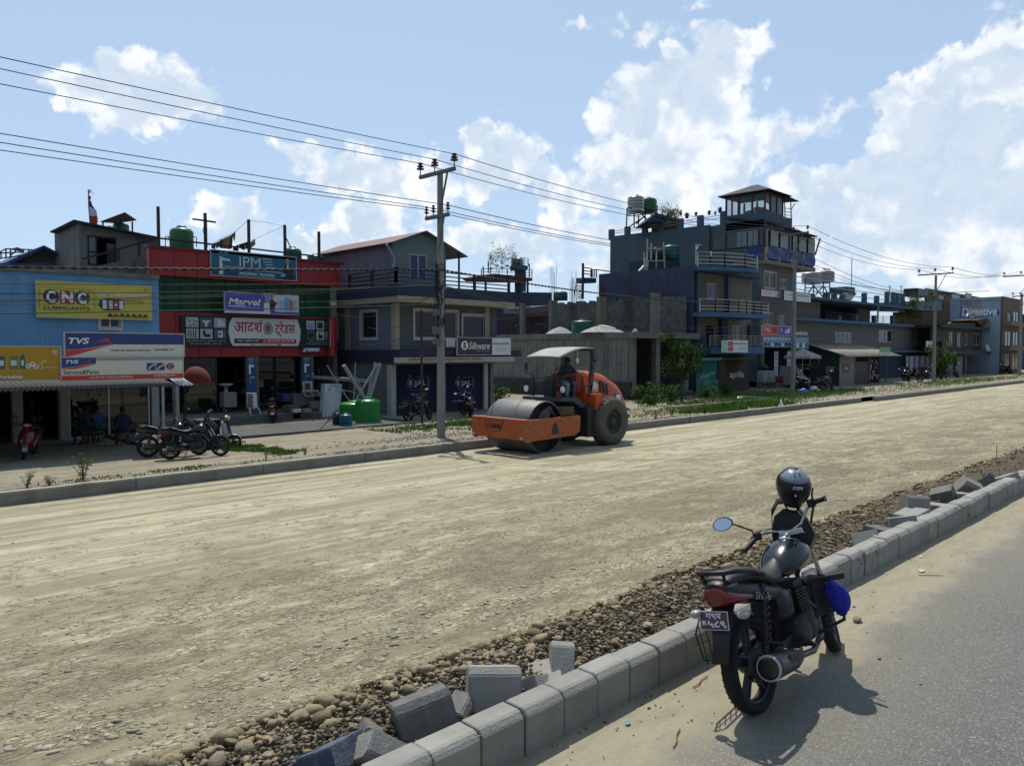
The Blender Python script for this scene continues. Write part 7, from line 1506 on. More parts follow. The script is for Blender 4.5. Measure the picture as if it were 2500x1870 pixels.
q = T('water_tank', 'square blue water tank with an aerial on the long building roof', 'water tank', PY(548, 300, Y10+3)); x0, z0, x1, z1 = fr(512, 240, 584, 305, Y10+3); mb=MB();mb.bbox(x0, Y10+3, z0, x1, Y10+5, z1, .05); mb.mk('body', M_slate, q); mb=MB();mb.tube([PY(548, 240, Y10+3), PY(552, -30, Y10+3)], .04, 5); mb.mk('aerial', M_steel, q)
q = T('tank_stand', 'lattice stand with two white tanks behind the long building', 'stand', PY(220, 340, Y10+6)); Yu = Y10+6; mb = MB()
for a in (((105, 140), (98, 340)), ((335, 120), (340, 340)), ((180, 210), (185, 340)), ((280, 130), (275, 340)), ((105, 215), (340, 205)), ((105, 150), (340, 130)), ((100, 250), (340, 240)), ((185, 230), (275, 340)), ((275, 230), (185, 340)), ((105, 340), (180, 230)), ((340, 340), (280, 230)), ((205, 290), (340, 300)), ((270, 60), (340, 70)), ((340, 70), (338, 130))): mb.beam(PY(*a[0], Yu), PY(*a[1], Yu), .1)
mb.mk('pipes', M_steel, q)
M_tankw = mat('pale_steel_tank', (.5, .48, .46), .45, .2, 3, metal=.5)
for lb, a in (('pale tank on the lattice stand, left of the two', (118, 95, 200, 205)), ('pale tank on the lattice stand, right of the two', (245, 82, 328, 195))): x0, z0, x1, z1 = fr(*a, Yu); tank(lb, ((x0+x1)/2, Yu, z0), (x1-x0)/2*.95, z1-z0, M_tankw, ribs=5)
b = b4('sign_board', 'white board of black lettering beside the third utility pole', (1272, 760), (1422, 765), (1275, 822), Y10-2.5, back=PRW, frame=None); b.text('कार्यालय', .12, .12, .9, .42, BK, .01); b.text('देवीगढ़पुर', .05, .5, .95, .92, BK, .05); b.done()
for u in (905, 1015): q = T('roof_aerial', 'thin T shaped aerial on the long building roof', 'aerial', PY(u, 300, Y10+.5), 'T shaped roof aerials'); mb=MB();mb.beam(PY(u+12, 232, Y10+.5), PY(u+12, 310, Y10+.5), .07); mb.beam(PY(u-4, 232, Y10+.5), PY(u+30, 236, Y10+.5), .06); mb.mk('mast', M_steel, q)
bush('green shrub on the terrace of the long building', PY(1110, 560, Y10-.2), 1.6, 1500, 21, .28)
M_glz = mat('bright_goods', (.30, .30, .32), .8, .5, 5)
q = T('shop_display', 'bright hanging goods at the long building shop front', 'display', PY(1190, 1050, Y10-.8)); mb=MB();r7 = random.Random(6)
for i in range(18): x = PY(1075+i*13, 950, Y10-.8).x; zz0 = PY(1150, 1060-r7.uniform(0, 60), Y10-.8).z; mb.box(x, Y10-.85, zz0, x+.25, Y10-.8, PY(1150, 905, Y10-.8).z, (PRW, DKG, flat('goods_blue', (.12, .2, .3)), PRW)[i % 4])
mb.mk('goods', PRW, q)
# 11 low shops with a timber gable, then the digestive wall building
Y11 = 30; xa, xb = PY(1330, 800, Y11).x, PY(2010, 800, Y11).x
o = T('old_shop_row', 'weathered two storey shop row with rusty timber and small gable', 'building', (xa, Y11, GZ)); z_1, z_2 = PY(1500, 850, Y11).z, PY(1500, 640, Y11).z
ww = [fr(1725, 690, 1790, 800, Y11), fr(1880, 705, 1920, 800, Y11), fr(1490, 670, 1530, 820, Y11), fr(1570, 680, 1610, 820, Y11), fr(1640, 690, 1670, 800, Y11)]
M_wal = mat('weathered_brown', (.10, .09, .085), .9, .3, 1.5, .5, 10, dirt=(.22, .20, .17), dirt_amt=.4, dscale=1)
mb=MB();wall_with_holes(mb, xa, z_1, xb, z_2, ww, Y11, .3); mb.mk('front_wall', M_wal, o)
for w_ in ww: window(o, w_, Y11, 'f', M_cream, M_glass, 2, .14)
mb=MB();mb.box(xa-.5, Y11-1.2, z_1-.5, xb, Y11, z_1); mb.box(xa-.3, Y11-1.0, z_2, xb, Y11+6, z_2+.35); mb.mk('slab', M_slate2, o)
mb=MB();mb.box(xa, Y11+2, GZ, xb, Y11+2.2, z_1-.5); mb.box(xb-.2, Y11+.3, GZ, xb, Y11+8, z_2); mb.mk('inner_wall', M_dark, o)
for u in (1335, 1650, 1905, 2000): x = PY(u, 1000, Y11).x; mb=MB();mb.box(x-.4, Y11, GZ, x+.4, Y11+.4, z_1-.5); mb.mk('pillar', M_con2, o)
mb=MB();mb.box(PY(1455, 1000, Y11).x, Y11-.05, GZ, PY(1522, 1000, Y11).x, Y11+.1, PY(1490, 900, Y11).z); mb.box(PY(1560, 1000, Y11).x, Y11-.05, GZ, PY(1615, 1000, Y11).x, Y11+.1, PY(1590, 905, Y11).z); mb.mk('white_shutter', mat('dusty_white', (.30, .31, .32), .7, .15, 1), o)
mb=MB();mb.prism([PY(1745, 560, Y11-.6), PY(1880, 540, Y11-.6), PY(2015, 650, Y11-.6), PY(1840, 650, Y11-.6)], (0, 3, 0)); mb.mk('gable_roof', mat('rusty_tiles', (.13, .075, .055), .9, .3, 2), o)
mb=MB();a, b_, c_ = PY(1835, 640, Y11-.8), PY(1875, 555, Y11-.8), PY(1908, 640, Y11-.8); mb.beam(a, b_, .35); mb.beam(b_, c_, .35); mb.mk('gable_trim', mat('tan_timber', (.28, .19, .13), .8), o)
mb=MB();fpoly(mb, [(1450, 590), (1740, 585), (1745, 640), (1450, 640)], Y11-.4, .4); mb.mk('dark_fascia', M_steel, o)
q = T('notice_panel', 'tilted white panel hanging on the old shop row', 'panel', PY(1865, 860, Y11-1.4)); mb=MB();fpoly(mb, [(1842, 795), (1870, 800), (1895, 858), (1855, 860)], Y11-1.4, .08); mb.mk('panel_sheet', M_white, q)
b = b4('sign_board', 'faded red shop board near the far right pillar', (1912, 842), (2005, 838), (1912, 900), Y11-1.4, back=flat('faded_red', (.26, .07, .07))); b.text('किराना', .2, .3, .8, .7, flat('faint_red', (.4, .2, .2)), .02); b.done()
q = T('solar_panel', 'small tilted solar panel on the old shop roof', 'solar panel', PY(1700, 510, Y11+1)); mb=MB();fpoly(mb, [(1678, 495), (1732, 488), (1722, 515), (1665, 522)], Y11+1, .15); mb.mk('panel_face', M_white, q)
q = T('pale_block_house', 'pale blue and mustard walled upper storey behind the third pole', 'house', PY(1300, 450, 36)); mb=MB();fpoly(mb, [(1170, 375), (1435, 368), (1432, 472), (1170, 465)], 36, 5); mb.mk('wall', mat('pale_wall', (.26, .31, .36), .8, .15, 1), q)
mb=MB();mb.prism([PY(1432, 368, 35.9), PY(1490, 368, 35.9), PY(1550, 560, 35.9), PY(1450, 600, 35.9), PY(1240, 600, 35.9), PY(1240, 475, 35.9), PY(1432, 475, 35.9)], (0, 4, 0)); mb.mk('mustard_wall', mat('mustard_wall', (.13, .095, .035), .85, .2, 1), q)
q = T('tan_roof_house', 'tan rooftop storey with a flat overhanging roof and small windows', 'house', PY(1550, 350, 44)); Yq = 44; wq = [fr(1390, 318, 1445, 362, Yq), fr(1515, 308, 1600, 356, Yq), fr(1650, 300, 1710, 352, Yq)]
xa_, za_, xb_, zb_ = fr(1270, 298, 1825, 372, Yq); mb=MB();wall_with_holes(mb, xa_, za_-1, xb_, zb_, wq, Yq, .3); mb.mk('wall', mat('tan_wall', (.28, .22, .16), .85, .15, 1), q)
for w_ in wq: window(q, w_, Yq, 'f', M_white, M_glass, 1, .12)
mb=MB();mb.prism([PY(1255, 302, Yq-1), PY(1880, 276, Yq-1), PY(1880, 280, Yq-1), PY(1255, 310, Yq-1)], (0, 6, 0)); mb.mk('roof', M_darkroof, q)
x0, z0, x1, z1 = fr(1188, 258, 1292, 335, 38); q = T('water_tank', 'square black water tank on a stand behind the third pole', 'water tank', (x0, 38, z0)); mb=MB();mb.bbox(x0, 38, z0, x1, 40, z1, .1); mb.mk('body', M_tankk, q); mb=MB();mb.beam((x0+.5, 38.2, z0), (x0+.5, 38.2, z0-2), .15); mb.beam((x1-.5, 38.2, z0), (x1-.5, 38.2, z0-2), .15); mb.mk('stand', M_steel, q)
Y12 = 27.5; X12 = PY(2010, 500, Y12).x; zt12 = PY(2010, 330, Y12).z; yb12 = PX(1170, 420, X12).y
o = T('painted_wall_building', 'three storey building whose side wall carries a painted biscuit advert', 'building', (X12, Y12, GZ))
M_pw = mat('pale_blue_paint', (.38, .50, .62), .8, .12, .5, dirt=(.2, .27, .34), dirt_amt=.4, dscale=.3)
mb=MB();yl = PX(1500, 500, X12).y; mb.box(X12, Y12+.3, GZ, X12+.3, yl, zt12); w_ = mb.mk('side_wall', M_pw, o)
D_B = flat('advert_blue', (.05, .10, .30)); mb = MB()
def dw(u, v): return PX(u, v, X12-.015)
p0_, p1_ = dw(1590, 540), dw(1975, 455); hh_ = .55*(dw(1780, 450).z-dw(1780, 545).z)/.55
txt(mb, 'Digestive', V((X12-.02, p0_.y, dw(1780, 548).z)), (0, -1, 0), (0, 0, 1), p0_.y-p1_.y, (dw(1780, 440).z-dw(1780, 548).z), D_B, .10, .15)
txt(mb, 'Digestive', V((X12-.04, p0_.y-.25, dw(1780, 545).z+.05)), (0, -1, 0), (0, 0, 1), p0_.y-p1_.y-.5, (dw(1780, 440).z-dw(1780, 548).z)*.96, WH, .035, .15)
def quadw(u0, v0, u1, v1, m, e): a, b_ = dw((u0), (v0+v1)/2), dw(u1, (v0+v1)/2); zt_, zb_ = dw((u0+u1)/2, v0).z, dw((u0+u1)/2, v1).z; x = X12-e; mb.add([(x, a.y, zb_), (x, b_.y, zb_), (x, b_.y, zt_), (x, a.y, zt_)], [(0, 1, 2, 3)], m)
quadw(1600, 368, 1800, 440, flat('advert_red', (.28, .08, .10)), .01); quadw(1612, 376, 1790, 432, M_pw, .02); p0_, p1_ = dw(1618, 415), dw(1782, 415)
txt(mb, 'SAMRAKCHAK', V((X12-.03, p0_.y, dw(1700, 414).z)), (0, -1, 0), (0, 0, 1), p0_.y-p1_.y, dw(1700, 388).z-dw(1700, 414).z, MATS['paint_advert_red'], .03); quadw(1650, 418, 1750, 428, flat('advert_gold', (.3, .25, .12)), .025)
mb.mk('lettering', None, w_, fixn=False)
xr12 = PY(2185, 500, Y12).x; wz = [fr(2055, 480, 2090, 600, Y12), fr(2110, 470, 2165, 600, Y12), fr(2030, 660, 2090, 815, Y12), fr(2105, 668, 2160, 812, Y12), fr(2030, 880, 2075, 1040, Y12), fr(2100, 880, 2160, 1040, Y12)]
mb=MB();wall_with_holes(mb, X12, GZ, xr12, zt12, wz, Y12, .3); mb.mk('front_wall', mat('brown_render', (.20, .14, .10), .85, .15, 1), o)
for w2 in wz: window(o, w2, Y12, 'f', M_steel, M_glass, 2, .15)
mb=MB();zq_ = PY(2100, 620, Y12).z; mb.box(X12-.1, Y12-1, zq_, xr12, Y12-.02, zq_+.6); zq_ = PY(2100, 850, Y12).z; mb.box(X12-.1, Y12-1, zq_, xr12, Y12-.02, zq_+.6); mb.mk('floor_band', mat('tan_band', (.26, .19, .14), .85), o)
for i, (x, y, w_, h_, m_, lb) in enumerate(((150, 27, 12, 7, M_slate, 'far slate house beyond the painted wall building'), (175, 30, 18, 9, M_wal, 'far brown house at the end of the street'), (215, 28, 22, 7, M_bg, 'farthest grey house down the street'), (-14, 32, 14, 6, M_con2, 'concrete house left of the blue building'))):
    q = T('distant_house', lb, 'house', (x, y, GZ)); mb=MB();mb.box(x, y, GZ, x+w_, y+10, h_); mb.mk('wall', m_, q); mb=MB();mb.box(x-.4, y-.5, h_, x+w_+.4, y+10.4, h_+.25); mb.mk('roof', M_darkroof, q)
    for k in range(3): mb=MB();mb.box(x+w_*(.12+.3*k), y-.04, 3.4, x+w_*(.28+.3*k), y-.01, 5); mb.mk('window', M_glass, q)
# tree and shrubs before the shell
def tree(label, c, h, r, n, seed, lf=.16):
    rr_ = random.Random(seed); o = T('street_tree', label, 'tree', c); c = V(c); st = MB(); lm = MB(); cl = []
    top = c+V((0, 0, h*.35)); st.tube([c-V((0, 0, .1)), c+V((.04, .02, h*.2)), top], .06, 8, rs=[.09, .07, .06])
    for i in range(9):
        a = i*2.4; t = rr_.uniform(.35, 1); e = top+V((cos(a)*r*t, sin(a)*r*t*.8, h*.6*rr_.uniform(.15, .95))); mid = top.lerp(e, .5)+V((0, 0, .15)); st.tube([top.lerp(c, .1*(i % 3)), mid, e], .03, 5, rs=[.045, .028, .012])
        for k in range(5): cl.append((mid.lerp(e, rr_.uniform(.4, 1.15))+V((rr_.gauss(0, .16), rr_.gauss(0, .16), rr_.gauss(0, .16))), r*rr_.uniform(.14, .30)))
    for i in range(n):
        q, k = rr_.choice(cl); d = V((rr_.gauss(0, 1), rr_.gauss(0, 1), rr_.gauss(0, 1))).normalized(); leaf(lm, q+d*k*rr_.uniform(.5, 1.1), d+V((0, 0, rr_.uniform(-.8, .3))), lf*rr_.uniform(.6, 1.4), lf*.5)
    st.mk('trunk', mat('bark', (.09, .07, .05), .9), o); lm.mk('crown', mat('tree_leaf', (.06, .125, .028), .8, .3, 3, isl=.5, spec=.12), o, fixn=False); return o
c0(); p = PY(1664, 990, 26.2); tree('small leafy tree before the open concrete shell', (p.x, 26.2, verge_z(p.x, 26.2)), 4.3, 1.15, 3200, 4, .17)
for i, (u, v, y, r_) in enumerate(((1600, 975, 27.5, .75), (1640, 985, 26.8, .6), (1725, 975, 27.2, .7), (1770, 975, 27.5, .6), (1215, 990, 33, .7), (1560, 985, 28.2, .6), (1585, 990, 25.9, .4))):
    p = PY(u, v, y); bush(('dark shrub at the foot of the shell footing', 'shrub left of the tree trunk', 'bright shrub right of the tree by the teal shutter', 'low shrub before the brown shutter', 'shrub at the foot of the stained side wall', 'shrub behind the roller at the shell corner', 'small shrub behind the kerb near the roller')[i], (p.x, y, verge_z(p.x, y)), r_, 900, 30+i, .15, h=.8)
p = PY(2298, 905, 27); bush('dark shrub behind the third utility pole', (p.x, 27, GZ), 1.6, 1500, 44, .3, h=1.3)
c0()
for i, (lb, a, b_, w_) in enumerate((('long pale plank lying across the weeds', (1640, 993), (1870, 975), .22), ('second thin plank behind the long one', (1810, 968), (1880, 972), .12), ('short plank end before the brown shutter', (1825, 987), (1868, 980), .12), ('thin pole leaning to the ground by the shop step', (1828, 935), (1872, 945), .08))):
    p, q = PZ(*a, -.62), PZ(*b_, -.62); mb=MB();mb.beam(p, q, w_, .05); tag(mb.mk('plank', mat('grey_plank', (.34, .32, .28), .9, .2, 4)), lb, 'plank')
p = PZ(1907, 990, -.5); mb=MB();mb.lathe([(.13, -.02), (.12, .02), (.05, .2), (.02, .32), (0, .33)], 14, (p.x, p.y, p.z)); tag(mb.mk('marker_cone', WH), 'small white cone by the kerb', 'cone')
for i, (lb, u, v, c, s) in enumerate((('white plastic bag heap at the foot of the second pole', 1985, 955, (.5, .5, .5), .5), ('blue plastic bag beside the white one', 1962, 958, (.08, .18, .5), .35), ('small white bag by the planks', 1809, 973, (.5, .5, .5), .22))):
    p = PZ(u, v, -.75); mb=MB();mb.ball((p.x, p.y, p.z+s*.25), s, 3, sc=(1.3, .8, .5), jit=.7, seed=i); tag(mb.mk('plastic_bag', flat('bag%d' % i, c, .4)), lb, 'bag')
# poles and wires
M_pole = mat('pole_concrete', (.33, .33, .31), .85, .12, 2, .3, 20, dirt=(.16, .16, .15), dirt_amt=.5, dscale=1.2, streak=True)
M_arm = mat('grey_steel', (.16, .17, .18), .6); M_ins = mat('brown_porcelain', (.07, .035, .03), .25); M_wire = mat('cable', (.03, .03, .035), .7)
def insulator(parent, p, s):
    mb=MB();mb.tube([p-V((0, 0, .34*s)), p], .02, 6); mb.lathe([(.03, -.02), (.13*s, 0), (.14*s, .03), (.05*s, .05), (.05*s, .08), (.12*s, .09), (.12*s, .12), (.05*s, .14), (.05*s, .17), (.09*s, .18), (.08*s, .23), (0, .25*s)], 14, p-V((0, 0, .12*s)))
    mb.mk('insulator', M_ins, parent)
def pole(label, u, vb, vt, zb, arms, r0=.15, r1=.10):
    c0(); p = PZ(u, vb, zb); zt = PY(u, vt, p.y).z; o = T('utility_pole', label, 'utility pole', (p.x, p.y, zb), 'concrete power poles along the street')
    mb=MB();mb.tube([(p.x, p.y, zb-.2), (p.x, p.y, (zb+zt)/2), (p.x, p.y, zt)], r0, 14, rs=[r0, (r0+r1)/2, r1]); mb.mk('shaft', M_pole, o); att = []
    for za, hl, of, s, offs in arms:
        mb=MB();mb.beam((p.x-.14, p.y-hl, za), (p.x-.14, p.y+hl, za), .1, .12); mb.beam((p.x-.14, p.y-hl*.6, za-.02), (p.x-.1, p.y, za-of), .05); mb.mk('cross_arm', M_arm, o); row = []
        for q in offs: c = V((p.x-.14, p.y+q, za+.05+.34*s)); insulator(o, c, s); row.append(c+V((0, 0, .1*s)))
        att.append(row)
    return p, zt, att, o
P1, z1_, A1, po = pole('nearest concrete utility pole standing on the verge left of the roller', 1077, 1062, 418, -.62, [(8.43, .95, 1.7, 1.0, (-.92, .12, .92)), (6.95, .62, 1.3, .6, (-.58, .2, .58))])
mb = MB()
for i in range(26):
    z = rnd.uniform(3.2, 5.3); a = rnd.uniform(0, 6.28); mb.tube([(P1.x+.17*cos(a+k*.5), P1.y+.17*sin(a+k*.5), z+rnd.uniform(-.3, .3)*k*.3) for k in range(6)], .012, 4)
for i in range(5): mb.tube([(P1.x-.18, P1.y-.05+i*.03, 5.2), (P1.x-.2+.05*sin(i), P1.y-.1+i*.04, 4), (P1.x-.17, P1.y-.08+i*.03, 2.6)], .014, 4)
mb.mk('cable_tangle', M_wire, po)
for z, w_ in ((3.55, .2), (2.9, .26), (2.55, .2)): mb=MB();mb.bbox(P1.x-.3, P1.y-.14, z, P1.x-.14, P1.y+.1, z+w_, .02); mb.mk('meter_box', M_arm, po)
P2, z2_, A2, _ = pole('second utility pole before the tall slate building', 1936, 955, 590, -.75, [(11.05, 1.1, 1.6, 1.0, (-1.0, .1, 1.0)), (9.3, .7, 1.2, .6, (-.65, .2, .65))], .17, .11)
P3, z3_, A3, _ = pole('third utility pole before the long blue grey building', 2279, 932, 671, -.75, [(9.75, 1.6, 1.9, 1.2, (-1.5, .05, 1.5)), (7.2, .9, 1.2, .8, (-.85, .1, .85))], .17, .11)
P4, z4_, A4, _ = pole('farthest utility pole at the right edge', 2489, 916, 716, -.75, [(11.5, 2.0, 2.0, 1.2, (-1.9, .1, 1.9)), (9.0, 1, 1.5, 1, (-.9, .1, .9))], .2, .13)
def span(label, a, b, sag, r=.012, twist=0):
    a, b = V(a), V(b); n = 24; mb=MB();pts = [a.lerp(b, i/n)-V((0, 0, sag*4*(i/n)*(1-i/n))) for i in range(n+1)]
    mb.tube(pts, r, 5, cap=False)
    if twist:
        L = (b-a).length; m = int(L/twist)
        for s in (0, pi): q = [a.lerp(b, i/m)-V((0, 0, sag*4*(i/m)*(1-i/m)))+V((0, r*1.2*cos(i*pi/2+s), r*1.2*sin(i*pi/2+s))) for i in range(m+1)]; mb.tube(q, r*.8, 3, cap=False)
    tag(mb.mk('power_line', M_wire, fixn=False), label, 'cable', 'wires strung along the poles')
def back(u0, v, pt):   # where the wire crosses the left edge of the view, carried on to the next pole out of view
    c0(); q = PY(0, v, pt.y); d = (q-pt); k = (-24-pt.x)/d.x; return pt+d*k
NM = ('nearest to the road', 'in the middle', 'farthest from the road')
for i, v in enumerate((120, 150, 188)): span('upper bare wire of the left span, '+NM[i], A1[0][i], back(0, v-4, A1[0][i])+V((0, 0, .3)), .35)
for i, v in enumerate((310, 333, 352)): span('lower bare wire of the left span, '+NM[i], A1[1][i], back(0, v-4, A1[1][i])+V((0, 0, .25)), .3)
for k, (Aa, Ab, w_, sg) in enumerate(((A1, A2, 'second', .75), (A2, A3, 'third', .8), (A3, A4, 'fourth', .8))):
    for r_ in (0, 1):
        for i in range(3): span(('upper', 'lower')[r_]+' bare wire of the '+w_+' span, '+NM[i], Aa[r_][i], Ab[r_][i], sg, .014+.004*k)
def lowc(label, v0, vp, r, sag, tw=0, dy=0, p2=None):
    c0(); a = V((P1.x-.1, P1.y-.12+dy, PY(1075, vp, P1.y).z)); span(label+' left of the first pole', a, back(0, v0, a)+V((0, 0, .1)), sag, r, tw)
    if p2: b = V((P2.x-.15, P2.y-.1, PY(1936, p2, P2.y).z)); span(label+' between the first two poles', a, b, sag*2.2, r, tw)
lowc('thick twisted bundle', 632, 660, .022, .25, .12, 0, 735)
for i, (v0, vp, d) in enumerate(((655, 690, .06), (668, 697, -.05), (676, 702, .1), (662, 694, .14))): lowc(('thin sagging cable', 'grey phone cable', 'lowest phone cable', 'slack black cable')[i], v0, vp, .011, .45+.12*i, 0, d, (None, 768, None, 755)[i])
lowc('dark cable across the yellow sign', 746, 744, .014, .25, 0, .02, None); lowc('pale cable under the red parapet', 700, 730, .009, .5, 0, -.08, None)
for i, (u, v, vp) in enumerate(((1258, 775, 720), (1165, 830, 760), (900, 800, 745), (880, 840, 770), (985, 730, 700), (830, 770, 715))): c0(); a = V((P1.x-.1, P1.y, PY(1075, vp, P1.y).z)); b = PY(u, v, 29.4); span('service drop %s from the first pole to the buildings' % ('one', 'two', 'three', 'four', 'five', 'six')[i], a, b, .35, .009)
c0(); mb=MB();p = PY(1029, 800, 26.5); mb.tube([(p.x, 26.5, GZ), (p.x, 26.5, PY(1029, 758, 26.5).z)], .055, 8); tag(mb.mk('iron_post', M_rust), 'rusty iron post standing before the left shutter', 'post')
# people
M_skin = mat('skin', (.13, .07, .045), .6); M_hair = mat('hair', (.012, .01, .01), .6)
def person(label, loc, rz, J, B, sc=1.0, hair=True):
    """J: joint -> (x, y, z, radius); B: (joint, joint, material); one skinned body"""
    me = bpy.data.meshes.new('body'); nm = list(J); me.from_pydata([J[k][:3] for k in nm], [(nm.index(a), nm.index(b)) for a, b, _ in B], [])
    o = bpy.data.objects.new('person', me); COL.objects.link(o); md = o.modifiers.new('s', 'SKIN'); md.use_smooth_shade = True
    for i, k in enumerate(nm): me.skin_vertices[0].data[i].radius = (J[k][3],)*2; me.skin_vertices[0].data[i].use_root = (k == 'hip')
    s = o.modifiers.new('b', 'SUBSURF'); s.levels = 2; s.render_levels = 2
    m2 = bpy.data.meshes.new_from_object(o.evaluated_get(bpy.context.evaluated_depsgraph_get())); o.modifiers.clear(); o.data = m2
    ms = []
    for b in B:
        if b[2] not in ms: ms.append(b[2])
    m2.materials.clear(); [m2.materials.append(m) for m in ms]
    for f in m2.polygons:
        best = min(B, key=lambda b: dist_seg(f.center, V(J[b[0]][:3]), V(J[b[1]][:3]))/max(.02, (J[b[0]][3]+J[b[1]][3])/2)); f.material_index = ms.index(best[2]); f.use_smooth = True
    tag(o, label, 'person'); h = V(J['head'][:3])
    mb=MB();mb.ball(h+V((.0, -.018, .045)), .108, 3, sc=(.92, 1.0, .85), jit=.08); mb.mk('hair', M_hair, o)
    mb=MB();mb.ball(h+V((0, .105, -.03)), .02, 2, sc=(.8, 1, 1.3)); [mb.ball(h+V((sx_*.038, .092, 0)), .011, 1) for sx_ in (-1, 1)]; mb.mk('face_features', M_skin, o)
    o.location = loc; o.rotation_euler = (0, 0, rz); o.scale = (sc,)*3; return o
def dist_seg(p, a, b):
    d = b-a; t = max(0, min(1, (p-a).dot(d)/max(1e-9, d.dot(d)))); return (p-a-d*t).length
def sitting(shirt, trous, lean=0, kneeL=(.16, .42, .0), footL=(.17, .40, -.45), kneeR=(-.16, .42, .0), footR=(-.17, .40, -.45), handL=(.16, .36, .12), handR=(-.16, .36, .12), shoe=None):
    """pelvis at the origin, facing +y"""
    J = {'hip': (0, 0, .02, .145), 'waist': (0, -.01+lean*.3, .2, .125), 'chest': (0, lean*.7, .40, .15), 'neck': (0, lean, .54, .06), 'head': (0, lean+.03, .67, .098)}
    B = [('hip', 'waist', shirt), ('waist', 'chest', shirt), ('chest', 'neck', shirt), ('neck', 'head', M_skin)]
    for s, n, kn, ft, hd in ((1, 'l', kneeL, footL, handL), (-1, 'r', kneeR, footR, handR)):
        J[n+'sh'] = (s*.19, lean*.8, .46, .065); el = (s*.25, (lean+hd[1])/2-.08, .22); J[n+'el'] = (*el, .045); J[n+'wr'] = (*hd, .03); hv = V(hd)+V((-s*.01, .07, -.01)); J[n+'pm'] = (*hv, .036)
        J[n+'th'] = (s*.10, .10, .02, .095); J[n+'kn'] = (*kn, .065); J[n+'an'] = (*ft, .042); J[n+'to'] = (ft[0], ft[1]+.17, ft[2]-.04, .038)
        B += [('chest', n+'sh', shirt), (n+'sh', n+'el', shirt), (n+'el', n+'wr', M_skin), (n+'wr', n+'pm', M_skin), ('hip', n+'th', trous), (n+'th', n+'kn', trous), (n+'kn', n+'an', trous), (n+'an', n+'to', shoe or M_steel)]
        for k in range(4): J[n+'f%d' % k] = (hv.x+s*.03-s*.02*k, hv.y+.07-.006*abs(k-1), hv.z-.03, .010); B.append((n+'pm', n+'f%d' % k, M_skin))
        J[n+'tb'] = (hv.x-s*.05, hv.y+.03, hv.z, .011); B.append((n+'pm', n+'tb', M_skin))
    return J, B
def stool(label, loc, h):
    o = T('stool', label, 'stool', loc); x, y, z = loc; mb=MB();mb.bbox(x-.18, y-.18, z+h-.04, x+.18, y+.18, z+h, .015); mb.mk('seat', M_wood, o)
    for a in (-.14, .14):
        for b in (-.14, .14): mb=MB();mb.beam((x+a, y+b, z), (x+a*.9, y+b*.9, z+h-.04), .035); mb.mk('leg', M_wood, o)
M_nshirt = flat('navy_shirt', (.02, .03, .07), .9); M_bshirt = flat('blue_shirt', (.03, .07, .16), .9); M_dshirt = flat('dark_shirt', (.025, .025, .03), .9); M_dtr = flat('dark_trousers', (.03, .035, .045), .9); M_jean = mat('washed_jeans', (.24, .30, .38), .9, .15, 8); M_jean2 = mat('grey_jeans', (.12, .13, .16), .9, .15, 8)
cB()
for lb, u, v, sh, rz in (('person sitting in dark clothes inside the shaded workshop, leftmost of three', 795, 1075, M_dshirt, .5), ('person sitting in a blue shirt before the shop glass', 885, 1085, M_bshirt, .1), ('person sitting in a navy shirt with a round back print by the shop glass', 1110, 1085, M_nshirt, -.2)):
    y = 28.6 if sh is not M_nshirt else 27.6; p = PY(u, v, y); g_ = verge_z(p.x, y); J, B = sitting(sh, M_dtr, lean=.08); person(lb, (p.x, y, g_+.5), rz, J, B); stool('low stool under the %s shirted person' % ('dark' if sh is M_dshirt else 'blue' if sh is M_bshirt else 'navy'), (p.x, y, g_), .42)
# road roller
c0()
M_or = None
def rust_fn(b, c, tob):
    n = b.noise(b.vm('MULTIPLY', tob, (.35, 1, 1)), 7, 6, .7).outputs[0]; c = b.mix(b.m('MULTIPLY', b.smooth(n, .52, .60), .75), c, (.26, .15, .045)); n2 = b.noise(tob, 16, 5, .7).outputs[0]; return b.mix(b.m('MULTIPLY', b.smooth(n2, .58, .66), .8), c, (.04, .018, .014))
M_or = mat('worn_orange_paint', (.56, .11, .03), .5, .15, 2, fn=rust_fn, spec=.4)
M_orc = mat('orange_hood_paint', (.66, .105, .022), .42, .07, 1.5, dirt=(.34, .20, .10), dirt_amt=.5, dscale=2.2)
M_drum = mat('drum_steel', (.20, .20, .195), .6, .12, 4, .2, 30, metal=.45, dirt=(.15, .14, .12), dirt_amt=.5, dscale=1.5)
M_ch = mat('machine_black', (.03, .031, .034), .55, .2, 4, dirt=(.13, .12, .09), dirt_amt=.4, dscale=3); M_chg = mat('machine_grey', (.07, .075, .085), .5, .15, 4); M_tyd = mat('dusty_tyre', (.15, .135, .11), .9, .25, 5, .4, 30, dirt=(.06, .055, .05), dirt_amt=.6, dscale=2.5)
RZ = -.75; X0, Ya, Yb_ = 15.72, 15.35, 17.62
ro = T('road_roller', 'orange single drum road roller on the gravel road', 'road roller', (18.5, 16.5, RZ))
cx_, cz_, rd_ = 16.85, RZ+.79, .79
mb=MB();mb.lathe([(rd_-.04, 15.6), (rd_-.01, 15.58), (rd_, 15.6), (rd_, 17.42), (rd_-.01, 17.44), (rd_-.04, 17.42)], 64, (cx_, 0, cz_), 'y'); mb.mk('drum', M_drum, ro)
mb = MB()
for y in (15.85, 17.2): mb.lathe([(rd_-.03, y), (rd_-.04, y+.02), (.3, y+.02), (.3, y-.12), (.12, y-.14), (0, y-.14)], 40, (cx_, 0, cz_), 'y')
mb.lathe([(.24, 15.62), (.24, 15.84), (.1, 15.6), (0, 15.6)], 20, (cx_, 0, cz_), 'y'); mb.mk('drum_disc', M_ch, ro)
mb = MB()
